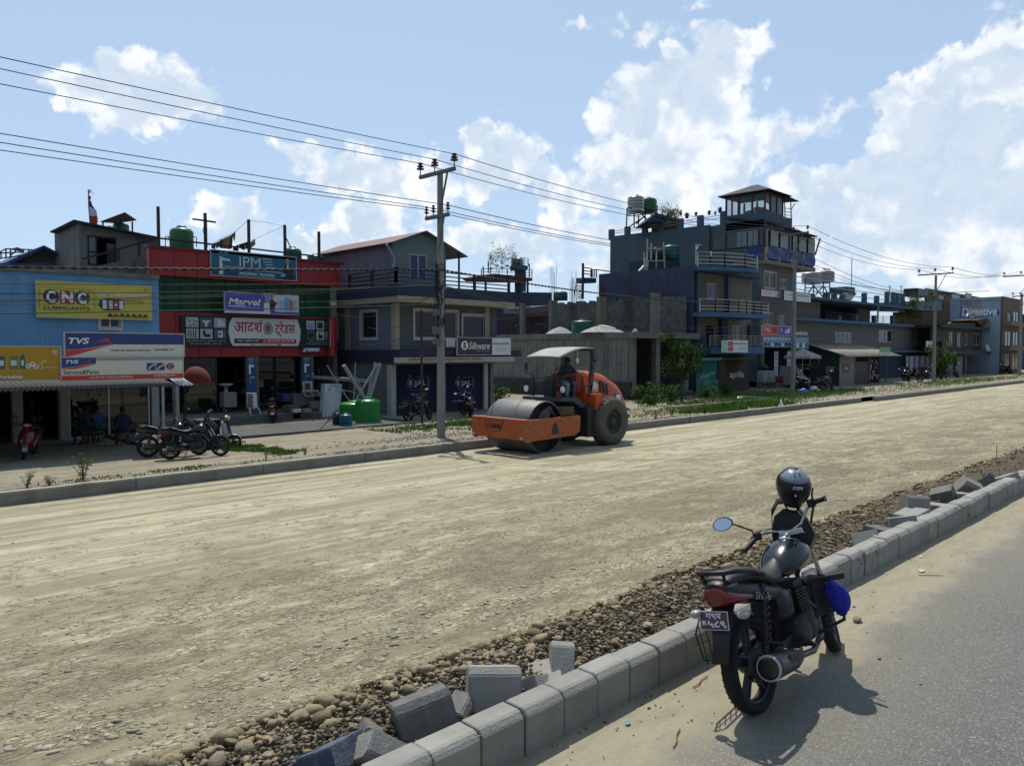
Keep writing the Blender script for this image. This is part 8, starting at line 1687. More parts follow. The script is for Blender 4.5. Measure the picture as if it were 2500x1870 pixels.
for i in range(5): a = .35*i; mb.tube([(cx_+.55-.1*i, 15.72+.03*i, cz_+.30+.05*i), (cx_+.25, 15.66, cz_+.62-.07*i), (cx_-.1-.08*i, 15.68, cz_+.45-.1*i), (cx_-.2, 15.75, cz_+.05*i)], .022, 6)
mb.mk('hose', mat('grey_hose', (.20, .21, .22), .5), ro)
def plate(y0, y1, m, name):
    P = [(X0, RZ+.50), (X0+.06, RZ+.44), (X0+.35, RZ+.46), (X0+2.2, RZ+.50), (X0+2.42, RZ+.62), (X0+2.45, RZ+1.06), (X0+2.40, RZ+1.10), (X0+.05, RZ+1.08), (X0, RZ+1.04)]
    mb=MB();mb.prism([(x, y0, z) for x, z in P], (0, y1-y0, 0)); return mb.mk(name, m, ro)
sp_ = plate(Ya, Ya+.09, M_or, 'side_plate'); plate(Yb_-.09, Yb_, M_or, 'side_plate')
mb=MB();mb.bbox(X0-.02, Ya+.001, RZ+.50, X0+.13, Yb_-.001, RZ+1.09, .015); mb.bbox(X0-.03, Ya-.01, RZ+1.05, X0+.17, Yb_+.01, RZ+1.10, .012); fp_ = mb.mk('front_beam', M_or, ro)
mb=MB();mb.bbox(X0+2.2, Ya+.1, RZ+.62, X0+2.45, Yb_-.1, RZ+1.08, .02); mb.mk('rear_beam', M_ch, ro)
mb=MB();q = X0+1.28; mb.prism([(q-.16, Ya-.004, RZ+.60), (q+.16, Ya-.004, RZ+.60), (q+.17, Ya-.004, RZ+.68), (q+.06, Ya-.004, RZ+.94), (q-.06, Ya-.004, RZ+.94), (q-.17, Ya-.004, RZ+.68)], (0, .003, 0))
for x, z in ((.12, .98), (.12, .56), (.7, .95), (.95, .97), (.7, .58), (1.0, .58), (1.55, .98), (1.6, .58), (1.9, .98), (2.1, .95), (.2, .9)): mb.lathe([(0, -.006), (.02, -.005), (.02, .002)], 8, (X0+x, Ya, RZ+z), 'y')
mb.mk('side_cutout', M_ch, sp_)
mb=MB();mb.prism([(X0-.036, Yb_-.56, RZ+1.01), (X0-.036, Yb_-1.40, RZ+1.01), (X0-.036, Yb_-1.26, RZ+.70), (X0-.036, Yb_-.70, RZ+.70)], (.01, 0, 0), M_ch); mb.prism([(X0-.040, Yb_-.60, RZ+.995), (X0-.040, Yb_-1.36, RZ+.995), (X0-.040, Yb_-1.24, RZ+.715), (X0-.040, Yb_-.72, RZ+.715)], (.003, 0, 0), M_or)
txt(mb, 'HAMM', (X0-.045, Yb_-.69, RZ+.765), (0, -1, 0), (0, 0, 1), .58, .19, M_ch, .02); mb.mk('badge', None, fp_, fixn=False)
for y in (Ya+.12, Yb_-.1): mb=MB();mb.lathe([(.015, -.05), (.05, -.04), (.05, 0)], 12, (X0-.02, y, RZ+.56), 'x'); mb.mk('tow_eye', M_alu, ro)
mb=MB();mb.bbox(X0+1.9, Ya+.3, RZ+1.08, X0+2.5, Ya+.9, RZ+1.35, .02); mb.mk('tool_box', mat('ochre_box', (.16, .10, .05), .7), ro)
mb=MB();mb.bbox(18.1, 16.1, RZ+.55, 18.9, 16.9, RZ+1.2, .03); mb.bbox(18.6, 15.95, RZ+.6, 21.1, 17.05, RZ+1.25, .04); mb.bbox(18.75, 15.55, RZ+.35, 19.1, 16.0, RZ+1.3, .02); mb.mk('chassis', M_ch, ro)
mb=MB();P = [(17.75, 1.52), (18.25, 1.50), (18.7, 1.28), (19.5, 1.28), (19.5, 1.40), (18.75, 1.42), (18.5, 1.62), (17.75, 1.62)]; mb.prism([(x, 15.75, RZ+z) for x, z in P], (0, 1.7, 0)); mb.mk('deck', M_chg, ro)
for y0, w_, lb in ((15.3, .56, 0), (17.1, .52, 1)):
    tx = 19.86; tr = .79; mb=MB();mb.lathe([(.40, y0+.06), (.55, y0+.0), (.70, y0+.02), (.765, y0+.09), (tr, y0+.2), (tr, y0+w_-.2), (.765, y0+w_-.09), (.70, y0+w_-.02), (.40, y0+w_-.06)], 48, (tx, 0, RZ+tr), 'y')
    for i in range(26):
        a = 2*pi*i/26
        for s in (1, -1):
            P = []
            for k in range(5): t = k/4; aa = a+s*.28*(t-.5); yy = y0+.1+t*(w_-.2); rr = tr+.012-.03*(abs(t-.5)*2)**3; P.append((tx+cos(aa)*rr, yy, RZ+tr+sin(aa)*rr))
            mb.tube(P, .017, 4)
    w1 = mb.mk('tyre', M_tyd, ro)
    mb=MB();mb.lathe([(.41, y0+.06), (.38, y0+.10), (.33, y0+.16), (.16, y0+.17), (.15, y0+.10), (.05, y0+.08), (0, y0+.08)], 30, (tx, 0, RZ+tr), 'y')
    for i in range(10): a = 2*pi*i/10; mb.lathe([(0, -.02), (.018, -.02), (.018, .01)], 6, (tx+.24*cos(a), y0+.165, RZ+tr+.24*sin(a)), 'y')
    mb.mk('wheel_rim', M_ch, w1)
prof = [(19.04, 1.60), (19.3, 1.64), (19.8, 1.62), (20.3, 1.50), (20.75, 1.28), (21.05, .98), (21.25, .62), (21.3, .35)]
rings = []
for i, (x, z) in enumerate(prof):
    zb = .25; h_ = z-zb; hw = .64 if i < 6 else .60; yc = 16.55
    rings.append([V((x, yc+hw*a, zb+h_*b)) for a, b in ((-1, 0), (-1.04, .35), (-1.0, .7), (-.86, .92), (-.6, 1.0), (0, 1.03), (.6, 1.0), (.86, .92), (1.0, .7), (1.04, .35), (1, 0))])
mb=MB();mb.loft(rings); hd_ = mb.mk('hood', M_orc, ro)
mb = MB()
for i in range(3): x = 19.75+.17*i; z1 = 1.38-.06*i; mb.prism([(x, 15.885, z1), (x+.07, 15.885, z1+.02), (x+.10, 15.868, z1-.36), (x+.03, 15.868, z1-.40)], (0, .02, 0))
mb.mk('vent_slot', M_ch, hd_)
mb=MB();mb.lathe([(0, -.01), (.2, -.01), (.2, .01)], 24, (19.48, 15.885, 1.12), 'y'); mb.mk('round_badge', flat('badge_cream', (.55, .50, .36)), hd_)
mb=MB();mb.box(20.62, 15.865, .62, 20.84, 15.88, .92, WH); mb.box(20.62, 15.86, .86, 20.84, 15.864, .92, MBLU); mb.mk('sticker', None, hd_)
mb=MB();mb.bbox(18.72, 16.0, 1.0, 19.0, 17.1, 1.62, .04); mb.mk('hood_front', mat('faded_orange', (.30, .05, .03), .6), ro)
mb=MB();mb.lathe([(.08, 1.6), (.08, 1.78), (.17, 1.80), (.17, 1.86), (.12, 1.90), (0, 1.90)], 18, (19.15, 16.75, 0)); mb.mk('air_intake', M_ch, ro)
mb=MB();mb.bbox(21.2, 15.95, .05, 21.5, 16.05, .15, .01); mb.bbox(21.2, 15.9, .3, 21.42, 16.3, .36, .01); mb.mk('rear_bracket', M_ch, ro)
mb=MB();mb.bbox(19.1, 15.5, .45, 19.45, 15.9, .95, .03, M=None); mb.mk('side_tank', M_orc, ro)
mb=MB();n = 10; top = []
for i in range(n+1): t = i/n; x = 17.80+1.62*t; z = 2.14+.31*sin(min(1, t*1.25)*pi/2)-.03*t; top.append([V((x, y, z+.03*(1-((y-16.6)/.72)**2))) for y in [15.88+1.44*k/8 for k in range(9)]])
low = [[p-V((0, 0, .035)) for p in r] for r in top]; mb.loft([a+b[::-1] for a, b in zip(top, low)]); mb.mk('canopy', mat('dirty_cream_canopy', (.44, .45, .40), .7, .1, 3, dirt=(.2, .2, .18), dirt_amt=.5, dscale=2), ro)
for y in (15.94, 17.22): mb=MB();mb.beam((19.46, y, 2.42), (19.50, y, 1.98), .13); mb.beam((19.50, y, 2.02), (19.20, y, .62), .13); mb.mk('canopy_post', M_chg, ro)
mb=MB();mb.beam((19.46, 15.94, 2.36), (19.46, 17.22, 2.36), .07); mb.mk('canopy_brace', M_chg, ro)
mb=MB();mb.tube([(18.9, 16.1, 2.36), (18.88, 16.1, 2.15)], .01, 4); mb.ball((18.88, 16.1, 2.02), .05, 2, sc=(1, 1, 2.2)); mb.mk('hanging_bottle', WH, ro)
mb=MB();mb.bbox(18.72, 16.25, 1.02, 19.1, 16.85, 1.18, .04); mb.bbox(19.0, 16.28, 1.15, 19.14, 16.82, 1.68, .04); mb.bbox(18.8, 16.4, .84, 19.05, 16.7, 1.02, .02); mb.mk('seat', flat('seat_navy', (.03, .02, .09), .7), ro)
mb=MB();mb.prism([(18.05, 16.45, .87), (18.25, 16.45, .87), (18.3, 16.45, 1.4), (18.12, 16.45, 1.52), (18.05, 16.45, 1.4)], (0, .34, 0)); mb.tube([(18.35, 16.55, 1.5), (18.48, 16.55, 1.62)], .03, 8); mb.mk('console', M_ch, ro)
mb=MB();c = V((18.5, 16.55, 1.63)); mb.tube([c+V((.07*cos(a), .2*sin(a), .17*cos(a))) for a in [2*pi*k/20 for k in range(21)]], .014, 6, cap=False); mb.mk('steering_wheel', M_ch, ro)
for x, y, z in ((17.72, 17.25, 1.12), (18.02, 15.95, 1.12)):
    mb=MB();mb.lathe([(.0, .08), (.09, .07), (.115, .0), (.115, -.02)], 18, (x, y, z), 'x', M_ch); mb.lathe([(.105, -.015), (.05, -.03), (0, -.033)], 18, (x, y, z), 'x', WH); mb.tube([(x+.05, y, z-.05), (x+.12, y, z-.2), (x+.3, y-.02, z-.22)], .018, 5, M_ch); mb.mk('work_lamp', None, ro)
mb=MB();mb.tube([(18.0, 17.2, .87), (18.0, 17.2, 1.55), (17.75, 17.25, 1.62), (17.72, 17.25, 1.9)], .02, 6); mb.tube([(18.0, 17.2, 1.35), (18.3, 16.8, 1.38)], .018, 6); mb.bbox(17.70, 17.2, 1.72, 17.73, 17.32, 1.95, .01); mb.mk('mirror_arm', M_ch, ro)
mb=MB();[mb.tube([(x, 15.8, .87), (x, 15.8, 1.2)], .018, 6) for x in (18.55, 19.1)]; mb.tube([(18.55, 15.8, 1.2), (19.1, 15.8, 1.2)], .018, 6); mb.mk('hand_rail', M_ch, ro)
J, B = sitting(M_dshirt, M_jean, .02, kneeL=(.10, .40, .06), footL=(.16, .46, -.36), kneeR=(-.12, .36, .10), footR=(-.10, .30, -.34), handL=(.02, .34, .30), handR=(-.06, .36, .34))
B = [(a, b, M_jean2 if a in ('rth', 'rkn') or b == 'rth' else m) for a, b, m in B]
person('person in a dark shirt and pale jeans sitting at the roller controls', (18.72, 16.40, 1.22), R(150), J, B, 1.12)
# motorbikes
M_rub = mat('tyre_rubber', (.018, .018, .019), .85, .2, 8, .3, 60); M_alloy = mat('black_alloy', (.022, .022, .024), .45, .15, 6, dirt=(.10, .09, .075), dirt_amt=.35, dscale=8)
M_chr = mat('chrome', (.75, .75, .75), .22, .05, 8, metal=1.0); M_bkp = mat('black_plastic', (.02, .021, .023), .45, .1, 6, dirt=(.10, .095, .08), dirt_amt=.25, dscale=5); M_seat = mat('seat_vinyl', (.022, .024, .027), .5, .1, 8, .08, 90)
M_eng = mat('engine_metal', (.05, .05, .052), .5, .25, 12, .3, 60, metal=.4, dirt=(.14, .12, .10), dirt_amt=.5, dscale=9); M_tnk = mat('black_tank_paint', (.008, .011, .018), .2, .05, 4, coat=.55, spec=.3); M_lens = mat('red_lens', (.22, .008, .008), .15, .1, 8, coat=.5)
def xf(mb, M): mb.v = [tuple(M @ V(p)) for p in mb.v]; return mb
def wheel(parent, x, r, w, M=None, spokes=5, det=True, disc=0):
    def fin(mb, n, m, p):
        if M: xf(mb, M)
        return mb.mk(n, m, p)
    mb=MB();h = w/2; mb.lathe([(r*.76, -h*.55), (r*.84, -h*.95), (r*.93, -h*.95), (r*.985, -h*.5), (r, 0), (r*.985, h*.5), (r*.93, h*.95), (r*.84, h*.95), (r*.76, h*.55)], 48, (x, 0, r), 'y')
    if det:
        for i in range(44):
            a = 2*pi*i/44
            for s in (-1, 1): mb.beam((x+cos(a)*r*.985, s*h*.25, r+sin(a)*r*.985), (x+cos(a+.07)*r*.955, s*h*.85, r+sin(a+.07)*r*.955), .010, .008)
    t = fin(mb, 'tyre', M_rub, parent)
    mb=MB();mb.lathe([(r*.80, -h*.6), (r*.76, -h*.62), (r*.72, -h*.35), (r*.70, 0), (r*.72, h*.35), (r*.76, h*.62), (r*.80, h*.6)], 40, (x, 0, r), 'y')
    for i in range(spokes):
        a = 2*pi*i/spokes+.3
        for s in (-.10, .10): mb.beam((x+cos(a+s*2.2)*.05, 0, r+sin(a+s*2.2)*.05), (x+cos(a+s)*r*.74, 0, r+sin(a+s)*r*.74), .020, .035, up=(0, 1, 0))
    mb.lathe([(0, -.07), (.05, -.07), (.065, -.05), (.065, .05), (.05, .07), (0, .07)], 20, (x, 0, r), 'y'); rm = fin(mb, 'wheel_rim', M_alloy, parent)
    if disc: mb=MB();mb.lathe([(.06, -disc-.01), (.10, -disc), (.10, -disc+.03), (.06, -disc+.04)], 24, (x, 0, r), 'y'); fin(mb, 'brake_drum', M_eng, parent)
def ribbon(prof, hw, taper):
    """closed body from a side profile list of (x, ztop, zbottom, halfwidth)"""
    return [[V((x, hw_*a, zb+(zt-zb)*b)) for a, b in ((-.55, 0), (-1, .3), (-1, .6), (-.8, .86), (-.4, .99), (0, 1.02), (.4, .99), (.8, .86), (1, .6), (1, .3), (.55, 0))] for x, zt, zb, hw_ in prof]
def motorbike(label, tankm, det=True, steer=20, wb=1.38, group=None, scuff=None):
    o = T('motorcycle', label, 'motorcycle', (0, 0, 0), group); r = .31
    piv = V((wb-.36, 0, .92)); ax = V((-.42, 0, 1)).normalized(); MS = Matrix.Translation(piv) @ Matrix.Rotation(R(steer), 4, ax) @ Matrix.Translation(-piv)
    def P(mb, name, m, par=None, st=False):
        if st: xf(mb, MS)
        return mb.mk(name, m, par or o)
    wheel(o, 0, r, .11, det=det, disc=.06); wheel(o, wb, r, .085, MS, det=det, disc=.05)
    for s in (-1, 1):
        mb=MB();mb.beam((-.03, s*.085, r), (.48, s*.09, .36), .03, .045); P(mb, 'swing_arm', M_bkp)
        mb=MB();a, b = V((.02, s*.12, .37)), V((.12, s*.13, .80)); mb.tube([a, b], .018, 8)
        if det: mb.tube([a.lerp(b, .12+.8*k/90)+V((cos(k*.6)*.032, sin(k*.6)*.032, 0)) for k in range(91)], .0065, 5)
        else: mb.tube([a.lerp(b, .15), a.lerp(b, .9)], .032, 8)
        P(mb, 'shock_absorber', M_eng)
    mb=MB();mb.bbox(.0, .075, r-.05, .5, .12, .40, .015); P(mb, 'chain_case', M_bkp)
    mb=MB();N_ = [(wb-.38, 0, .88), (wb-.47, 0, .45), (wb-.62, 0, .27), (.46, 0, .28), (.42, 0, .55), (.34, 0, .72)]; mb.tube(N_, .018, 8); mb.tube([(wb-.40, 0, .84), (.62, 0, .74), (.34, 0, .72), (-.12, 0, .76)], .022, 8); P(mb, 'frame', M_bkp)
    mb=MB();mb.bbox(.50, -.13, .26, .84, .13, .46, .03); mb.lathe([(0, -.17), (.07, -.165), (.10, -.14), (.10, .14), (.07, .165), (0, .17)], 20, (.60, 0, .36), 'y'); mb.lathe([(0, -.155), (.06, -.15), (.085, -.13), (.085, .13), (0, .15)], 20, (.76, 0, .36), 'y')
    eg = P(mb, 'engine', M_eng); mb = MB()
    for k in range(8): mb.box(.70-.006*k, -.10, .46+k*.022, .88-.006*k, .10, .472+k*.022)
    mb.box(.72, -.07, .45, .84, .07, .64); mb.bbox(.69, -.08, .63, .84, .08, .69, .015); P(mb, 'cylinder_fins', M_eng, eg)
    mb=MB();mb.bbox(.46, -.08, .50, .64, .08, .66, .02); mb.tube([(.5, .02, .58), (.66, .02, .60), (.73, 0, .60)], .025, 8); P(mb, 'carburettor', M_bkp, eg)
    mb=MB();mb.tube([(.88, -.05, .52), (.96, -.09, .42), (.90, -.12, .26), (.70, -.13, .20), (.50, -.14, .23), (.40, -.15, .25)], .022, 10); ex = P(mb, 'exhaust_pipe', mat('heat_steel', (.16, .14, .12), .35, .2, 9, metal=.8))
    mb=MB();a, b = V((.42, -.155, .25)), V((-.12, -.19, .325)); mb.tube([a, a.lerp(b, .12), a.lerp(b, .3), a.lerp(b, .9), b, b+V((.002, 0, 0))], .06, 24, rs=[.028, .05, .070, .080, .080, .074]); mf = P(mb, 'muffler', mat('muffler_dark', (.10, .10, .10), .4, .3, 6, metal=.6, dirt=(.16, .13, .10), dirt_amt=.4, dscale=6))
    d = (b-a).normalized(); rot = d.to_track_quat('Z', 'Y').to_matrix().to_4x4(); mb=MB();mb.lathe([(.080, -.008), (.082, .0), (.080, .008), (.070, .010)], 24, (0, 0, 0), 'z', M=Matrix.Translation(b) @ rot); P(mb, 'muffler_ring', M_alu, mf); mb=MB();mb.lathe([(.071, .004), (.068, -.012), (.018, -.012), (.016, .004), (.010, -.03), (0, -.03)], 24, (0, 0, 0), 'z', M=Matrix.Translation(b) @ rot); P(mb, 'muffler_end', M_bkp, mf)
    mb=MB();q = [a.lerp(b, t)+V((0, -.055+(.0 if t < .3 else -.015), .03)) for t in (.15, .4, .65)]; mb.beam(q[0], q[1], .012, .07); mb.beam(q[1], q[2], .012, .06); P(mb, 'heat_shield', M_eng, mf)
    tk = [(.54, .80, .76, .06), (.58, .85, .74, .10), (.64, .90, .72, .13), (.74, .955, .72, .155), (.84, .975, .73, .165), (.93, .965, .75, .155), (1.0, .93, .79, .12), (1.03, .89, .82, .07)]
    mb=MB();mb.loft(ribbon(tk, 0, 0)); t_ = P(mb, 'fuel_tank', tankm); t_.modifiers.new('s', 'SUBSURF').render_levels = 2 if det else 1
    mb=MB();mb.lathe([(0, .015), (.04, .014), (.045, 0), (.045, -.03)], 20, (.86, 0, .972), 'z'); P(mb, 'tank_cap', M_chr, t_)
    st = [(-.24, .91, .86, .09), (-.18, .935, .85, .115), (.0, .935, .83, .125), (.14, .915, .80, .13), (.24, .865, .77, .125), (.36, .82, .73, .12), (.48, .82, .72, .10), (.58, .855, .74, .07), (.62, .88, .78, .04)]
    mb=MB();mb.loft(ribbon(st, 0, 0)); q = P(mb, 'seat', M_seat); q.modifiers.new('s', 'SUBSURF').render_levels = 2 if det else 1
    cw = [(-.29, .885, .82, .06), (-.26, .905, .78, .095), (-.18, .90, .74, .115), (-.03, .87, .70, .135), (.14, .82, .66, .14), (.32, .76, .62, .13), (.44, .73, .62, .10)]
    mb=MB();mb.loft(ribbon(cw, 0, 0)); tc_ = P(mb, 'tail_cowl', M_bkp); tc_.modifiers.new('s', 'SUBSURF').render_levels = 2
    mb=MB();tl = [(-.315, .85, .77, .045), (-.31, .865, .745, .08), (-.26, .86, .735, .108), (-.18, .84, .725, .121), (-.04, .79, .72, .136)]; mb.loft(ribbon(tl, 0, 0)); P(mb, 'tail_light', M_lens, tc_).modifiers.new('s', 'SUBSURF').render_levels = 2
    mb=MB();gp = [(.14, -.14, .86), (-.02, -.145, .915), (-.20, -.135, .95), (-.29, -.085, .955), (-.29, .085, .955), (-.20, .135, .95), (-.02, .145, .915), (.14, .14, .86)]; mb.tube(gp, .016, 8); mb.beam((-.28, -.08, .95), (-.26, -.07, .88), .022); mb.beam((-.28, .08, .95), (-.26, .07, .88), .022); P(mb, 'grab_rail', M_bkp)
    mb=MB();[mb.loft(ribbon([(.34, .70, .50, .10), (.40, .72, .46, .135), (.52, .70, .44, .13), (.60, .64, .48, .09)], 0, 0))]; P(mb, 'side_panel', M_bkp)
    mb=MB();mb.loft([[V((x, y, z)) for y in (-w_, -w_*.9, w_*.9, w_)] for x, z, w_ in ((.05, .70, .07), (-.12, .75, .07), (-.19, .76, .08), (-.26, .68, .075), (-.31, .54, .058), (-.37, .41, .055))], cap=False, closed=False); mgd = P(mb, 'rear_mudguard', M_bkp); mgd.modifiers.new('s', 'SOLIDIFY').thickness = .008
    MP = Matrix.Translation((-.315, .02, .665)) @ Matrix.Rotation(R(8), 4, 'Y')
    mb=MB();mb.bbox(-.006, -.10, -.058, 0, .10, .058, .004); xf(mb, MP); pl_ = P(mb, 'number_plate', flat('plate_white', (.6, .58, .58)))
    mb=MB();MR = flat('plate_maroon', (.10, .045, .06)); mb.box(-.0075, -.095, -.053, -.0068, .095, .053, MR)
    if det: txt(mb, 'ग९प', (-.0085, .055, .008), (0, -1, 0), (0, 0, 1), .11, .038, PRW, .03); txt(mb, '६५८९', (-.0085, .085, -.044), (0, -1, 0), (0, 0, 1), .17, .045, PRW, .04)
    xf(mb, MP); mb.mk('plate_lettering', None, pl_, fixn=False)
    for s in (-1, 1):
        mb=MB();mb.tube([(-.26, s*.07, .685), (-.27, s*.13, .69)], .010, 6, M_bkp); mb.ball((-.275, s*.165, .695), .034, 3, mat('clear_lens', (.42, .42, .42), .15, .1, 9, spec=.7), sc=(1.2, 1.2, .8)); mb.mk('indicator', None, o)
    for s in (-1, 1): mb=MB();mb.tube([(wb-.02, s*.085, r), (wb-.18, s*.085, .62)], .026, 10, M_eng); mb.tube([(wb-.18, s*.085, .62), (wb-.36, s*.085, .98)], .017, 10, M_chr); P(mb, 'fork_leg', None, None, True)
    mb=MB();mb.loft([[V((wb+cos(a)*.345, y, r+sin(a)*.345-abs(y)*.25)) for y in (-.065, -.045, 0, .045, .065)] for a in [R(k) for k in (20, 45, 70, 95, 120, 150, 175)]], cap=False, closed=False); q = P(mb, 'front_mudguard', tankm if not det else M_bkp, None, True); q.modifiers.new('s', 'SOLIDIFY').thickness = .005
    mb=MB();mb.loft([[V((x, y*w_, z)) for y in (-1, -.8, -.3, .3, .8, 1) for z in (0,)] for x, w_, z in ()] or [[V((x, w_*a, zc+hh*b)) for a, b in ((-1, -.4), (-.9, .2), (-.55, .85), (0, 1.1), (.55, .85), (.9, .2), (1, -.4), (.6, -.9), (0, -1), (-.6, -.9))] for x, w_, zc, hh in ((wb-.37, .155, 1.0, .16), (wb-.30, .165, .98, .165), (wb-.18, .13, .93, .13), (wb-.06, .07, .88, .07))]); hc = P(mb, 'headlamp_cowl', M_bkp, None, True)
    mb=MB();mb.loft([[V((wb-.38+k*.05, .155*a, 1.0+.19*b+k*.04)) for a, b in ((-1, -.3), (-.85, .35), (-.45, 1.05), (.2, 1.15), (.65, .75), (1, -.3))] for k in (0, .5, 1)], closed=False, cap=False); q = P(mb, 'visor', mat('smoked_visor', (.015, .015, .018), .12), hc, True); q.modifiers.new('s', 'SOLIDIFY').thickness = .004
    mb=MB();mb.bbox(wb-.36, -.075, 1.0, wb-.29, .075, 1.055, .015); P(mb, 'meter', M_bkp, None, True)
    c = V((wb-.38, 0, 1.0)); hb = [c+V(q) for q in ((-.19, .34, -.04), (-.11, .25, .02), (-.04, .19, .045), (-.005, .10, .02), (0, 0, 0), (-.005, -.09, .04), (-.02, -.16, .13), (-.04, -.22, .17), (-.07, -.31, .18))]
    mb=MB();mb.tube(hb, .0115, 10); q = P(mb, 'handlebar', M_chr, None, True)
    mb=MB();mb.bbox(c.x-.025, -.09, c.z-.035, c.x+.03, .09, c.z+.015, .01); P(mb, 'bar_clamp', M_chr, q, True)
    for i, (a, b) in enumerate(((hb[0], hb[1]), (hb[8], hb[7]))):
        mb=MB();mb.tube([a, a.lerp(b, .95)], .019, 10); mb.tube([a, a+(a-b)*.06], .024, 10); P(mb, 'grip', M_bkp, q, True)
        mb=MB();e = a.lerp(b, 1.15); mb.bbox(e.x-.025, e.y-.03, e.z-.03, e.x+.03, e.y+.03, e.z+.03, .01); mb.tube([e+V((.03, 0, 0)), e+V((.07, .05*(1-2*i), .0)), a+V((.075, 0, -.005))], .007, 6); P(mb, 'lever', M_bkp, q, True)
    for s in (1, -1):
        e = hb[1 if s > 0 else 7]; mb=MB();mt = e+V((-.0, .13*s, .14)) if s > 0 else e+V((.03, -.03, .10)); mb.tube([e, e+V((.005, .01*s, .06)), mt], .007, 6, M_bkp)
        if s > 0 or not det:
            k = 14; mc = mt+V((-.01, .075*s, .02)); ov = [(cos(2*pi*i/k)*.078*(1+.08*cos(4*pi*i/k)), sin(2*pi*i/k)*.052) for i in range(k)]
            mb.prism([mc+V((-.012+a_*.25*s+b_*.45, a_, b_)) for a_, b_ in ov], (.03, 0, 0), M_bkp); mb.prism([mc+V((-.0145+a_*.9*.25*s+b_*.9*.45, a_*.9, b_*.9)) for a_, b_ in ov], (.002, 0, 0), mat('mirror_glass', (.75, .8, .9), .03, 0, 1, metal=1.0))
        xf(mb, MS); mb.mk('mirror', None, o)
    mb = MB()
    for s, z in ((1, .0), (-1, .02), (-1, .05), (1, -.03)): mb.tube([hb[1 if s > 0 else 7]+V((.02, 0, z)), c+V((.16, s*.10, .02+z)), c+V((.12, s*.05, -.15)), (wb-.45, s*.03, .70), (.82, s*.05, .66)], .005, 5)
    P(mb, 'cable', M_bkp); mb=MB();mb.tube([(.52, .10, .28), (.44, .20, .13), (.40, .245, .02)], .012, 6); mb.beam((.37, .25, .012), (.43, .245, .012), .05, .01); P(mb, 'side_stand', M_eng)
    mb=MB();mb.tube([(.50, -.24, .31), (.50, .24, .31)], .012, 6); mb.tube([(.50, -.14, .31), (.50, -.25, .31)], .018, 8); mb.tube([(.50, .14, .31), (.50, .25, .31)], .018, 8); mb.tube([(.50, -.15, .31), (.66, -.18, .26), (.72, -.20, .28)], .009, 6); mb.tube([(.10, -.12, .42), (.12, -.20, .41)], .014, 6); P(mb, 'foot_peg', M_eng)
    if det:
        mb=MB();mb.tube([(wb-.45, 0, .62), (wb-.42, -.20, .60), (wb-.40, -.29, .52), (wb-.43, -.29, .36), (wb-.50, -.10, .27)], .013, 8); mb.tube([(wb-.45, 0, .62), (wb-.42, .20, .60), (wb-.40, .29, .52), (wb-.43, .29, .36), (wb-.50, .10, .27)], .013, 8); P(mb, 'crash_guard', M_bkp)
        mb=MB();mb.beam((wb-.50, -.12, .645), (wb-.34, -.31, .655), .025, .04); mb.prism([(wb-.52, -.14, .64), (wb-.36, -.22, .64), (wb-.36, -.22, .40), (wb-.52, -.14, .40)], (.01, -.01, 0)); P(mb, 'leg_shield', M_bkp)
        mb=MB();y = .20; fr_ = [(.16, y, .58), (-.16, y, .68), (-.27, y, .56), (-.22, y, .38), (.10, y, .30), (.16, y, .58)]; mb.tube(fr_, .007, 6)
        for k in range(5): x = -.22+.075*k; mb.tube([(x, y, .61-.01*k), (x+.04, y, .35-.005*k)], .004, 5)
        mb.tube([(-.29, y, .50), (.14, y, .46)], .004, 5); mb.beam((.1, .12, .6), (.1, y, .58), .01); P(mb, 'side_guard', M_eng)
        mb=MB();LT = flat('decal_grey', (.25, .26, .28)); txt(mb, 'Shine', (-.04, -.1425, .735), (1, 0, -.25), (0, 0, 1), .22, .05, LT, .01, .4); txt(mb, 'HONDA', (-.30, -.112, .868), (1, -.2, 0), (0, .3, 1), .09, .014, LT, .02); mb.mk('decal', None, tc_, fixn=False)
    return o
def place(o, x, y, z, rz, lean=-9): o.location = (x, y, z); o.rotation_euler = (R(lean), 0, R(rz)); return o
c0(); pc = PZ(1852, 1737, 0)
bk = place(motorbike('black motorcycle leaning on its side stand beside the near kerb, helmet on its mirror', M_tnk), pc.x, pc.y, .0, 3.0, -12)
hp = FH*5.75+RT*(5.75*(1942-1250)/FPX)+V((0, 0, 1.325)); hp = V((hp.x, hp.y, 1.33))
he = T('helmet', 'black full face helmet hooked on the right mirror of the near motorcycle', 'helmet', hp); HM = Matrix.Translation(hp) @ Matrix.Rotation(R(-52), 4, 'Z') @ Matrix.Rotation(R(14), 4, 'X')
def hshell(u_, v_, k=1.0):   # angle around, height angle -> point; back of the head faces -y
    r_ = V((cos(u_)*cos(v_)*.125, sin(u_)*cos(v_)*.150, sin(v_)*.145));
    if v_ < 0: r_.z *= 1.15; r_.x *= 1-.10*(-v_); r_.y *= 1-.16*(-v_) if r_.y < 0 else 1
    return r_*k
mb=MB();n = 40; rings = [[hshell(2*pi*i/n, R(v_)) for i in range(n)] for v_ in (-58, -50, -40, -28, -15, 0, 15, 30, 45, 60, 75, 86)]; mb.loft(rings); xf(mb, HM); mb.mk('shell', mat('helmet_black', (.010, .010, .012), .32, .05, 3, spec=.3), he)
mb=MB();rr_ = [[hshell(R(a), R(v_), 1.012) for a in range(185, 356, 10)] for v_ in (30, 42, 55, 68, 78)]; mb.loft(rr_, cap=False, closed=False); xf(mb, HM); q = mb.mk('crown_panel', mat('helmet_silver', (.30, .34, .42), .25, .1, 4, metal=.3, coat=.4), he); q.modifiers.new('s', 'SOLIDIFY').thickness = .004
mb = MB()
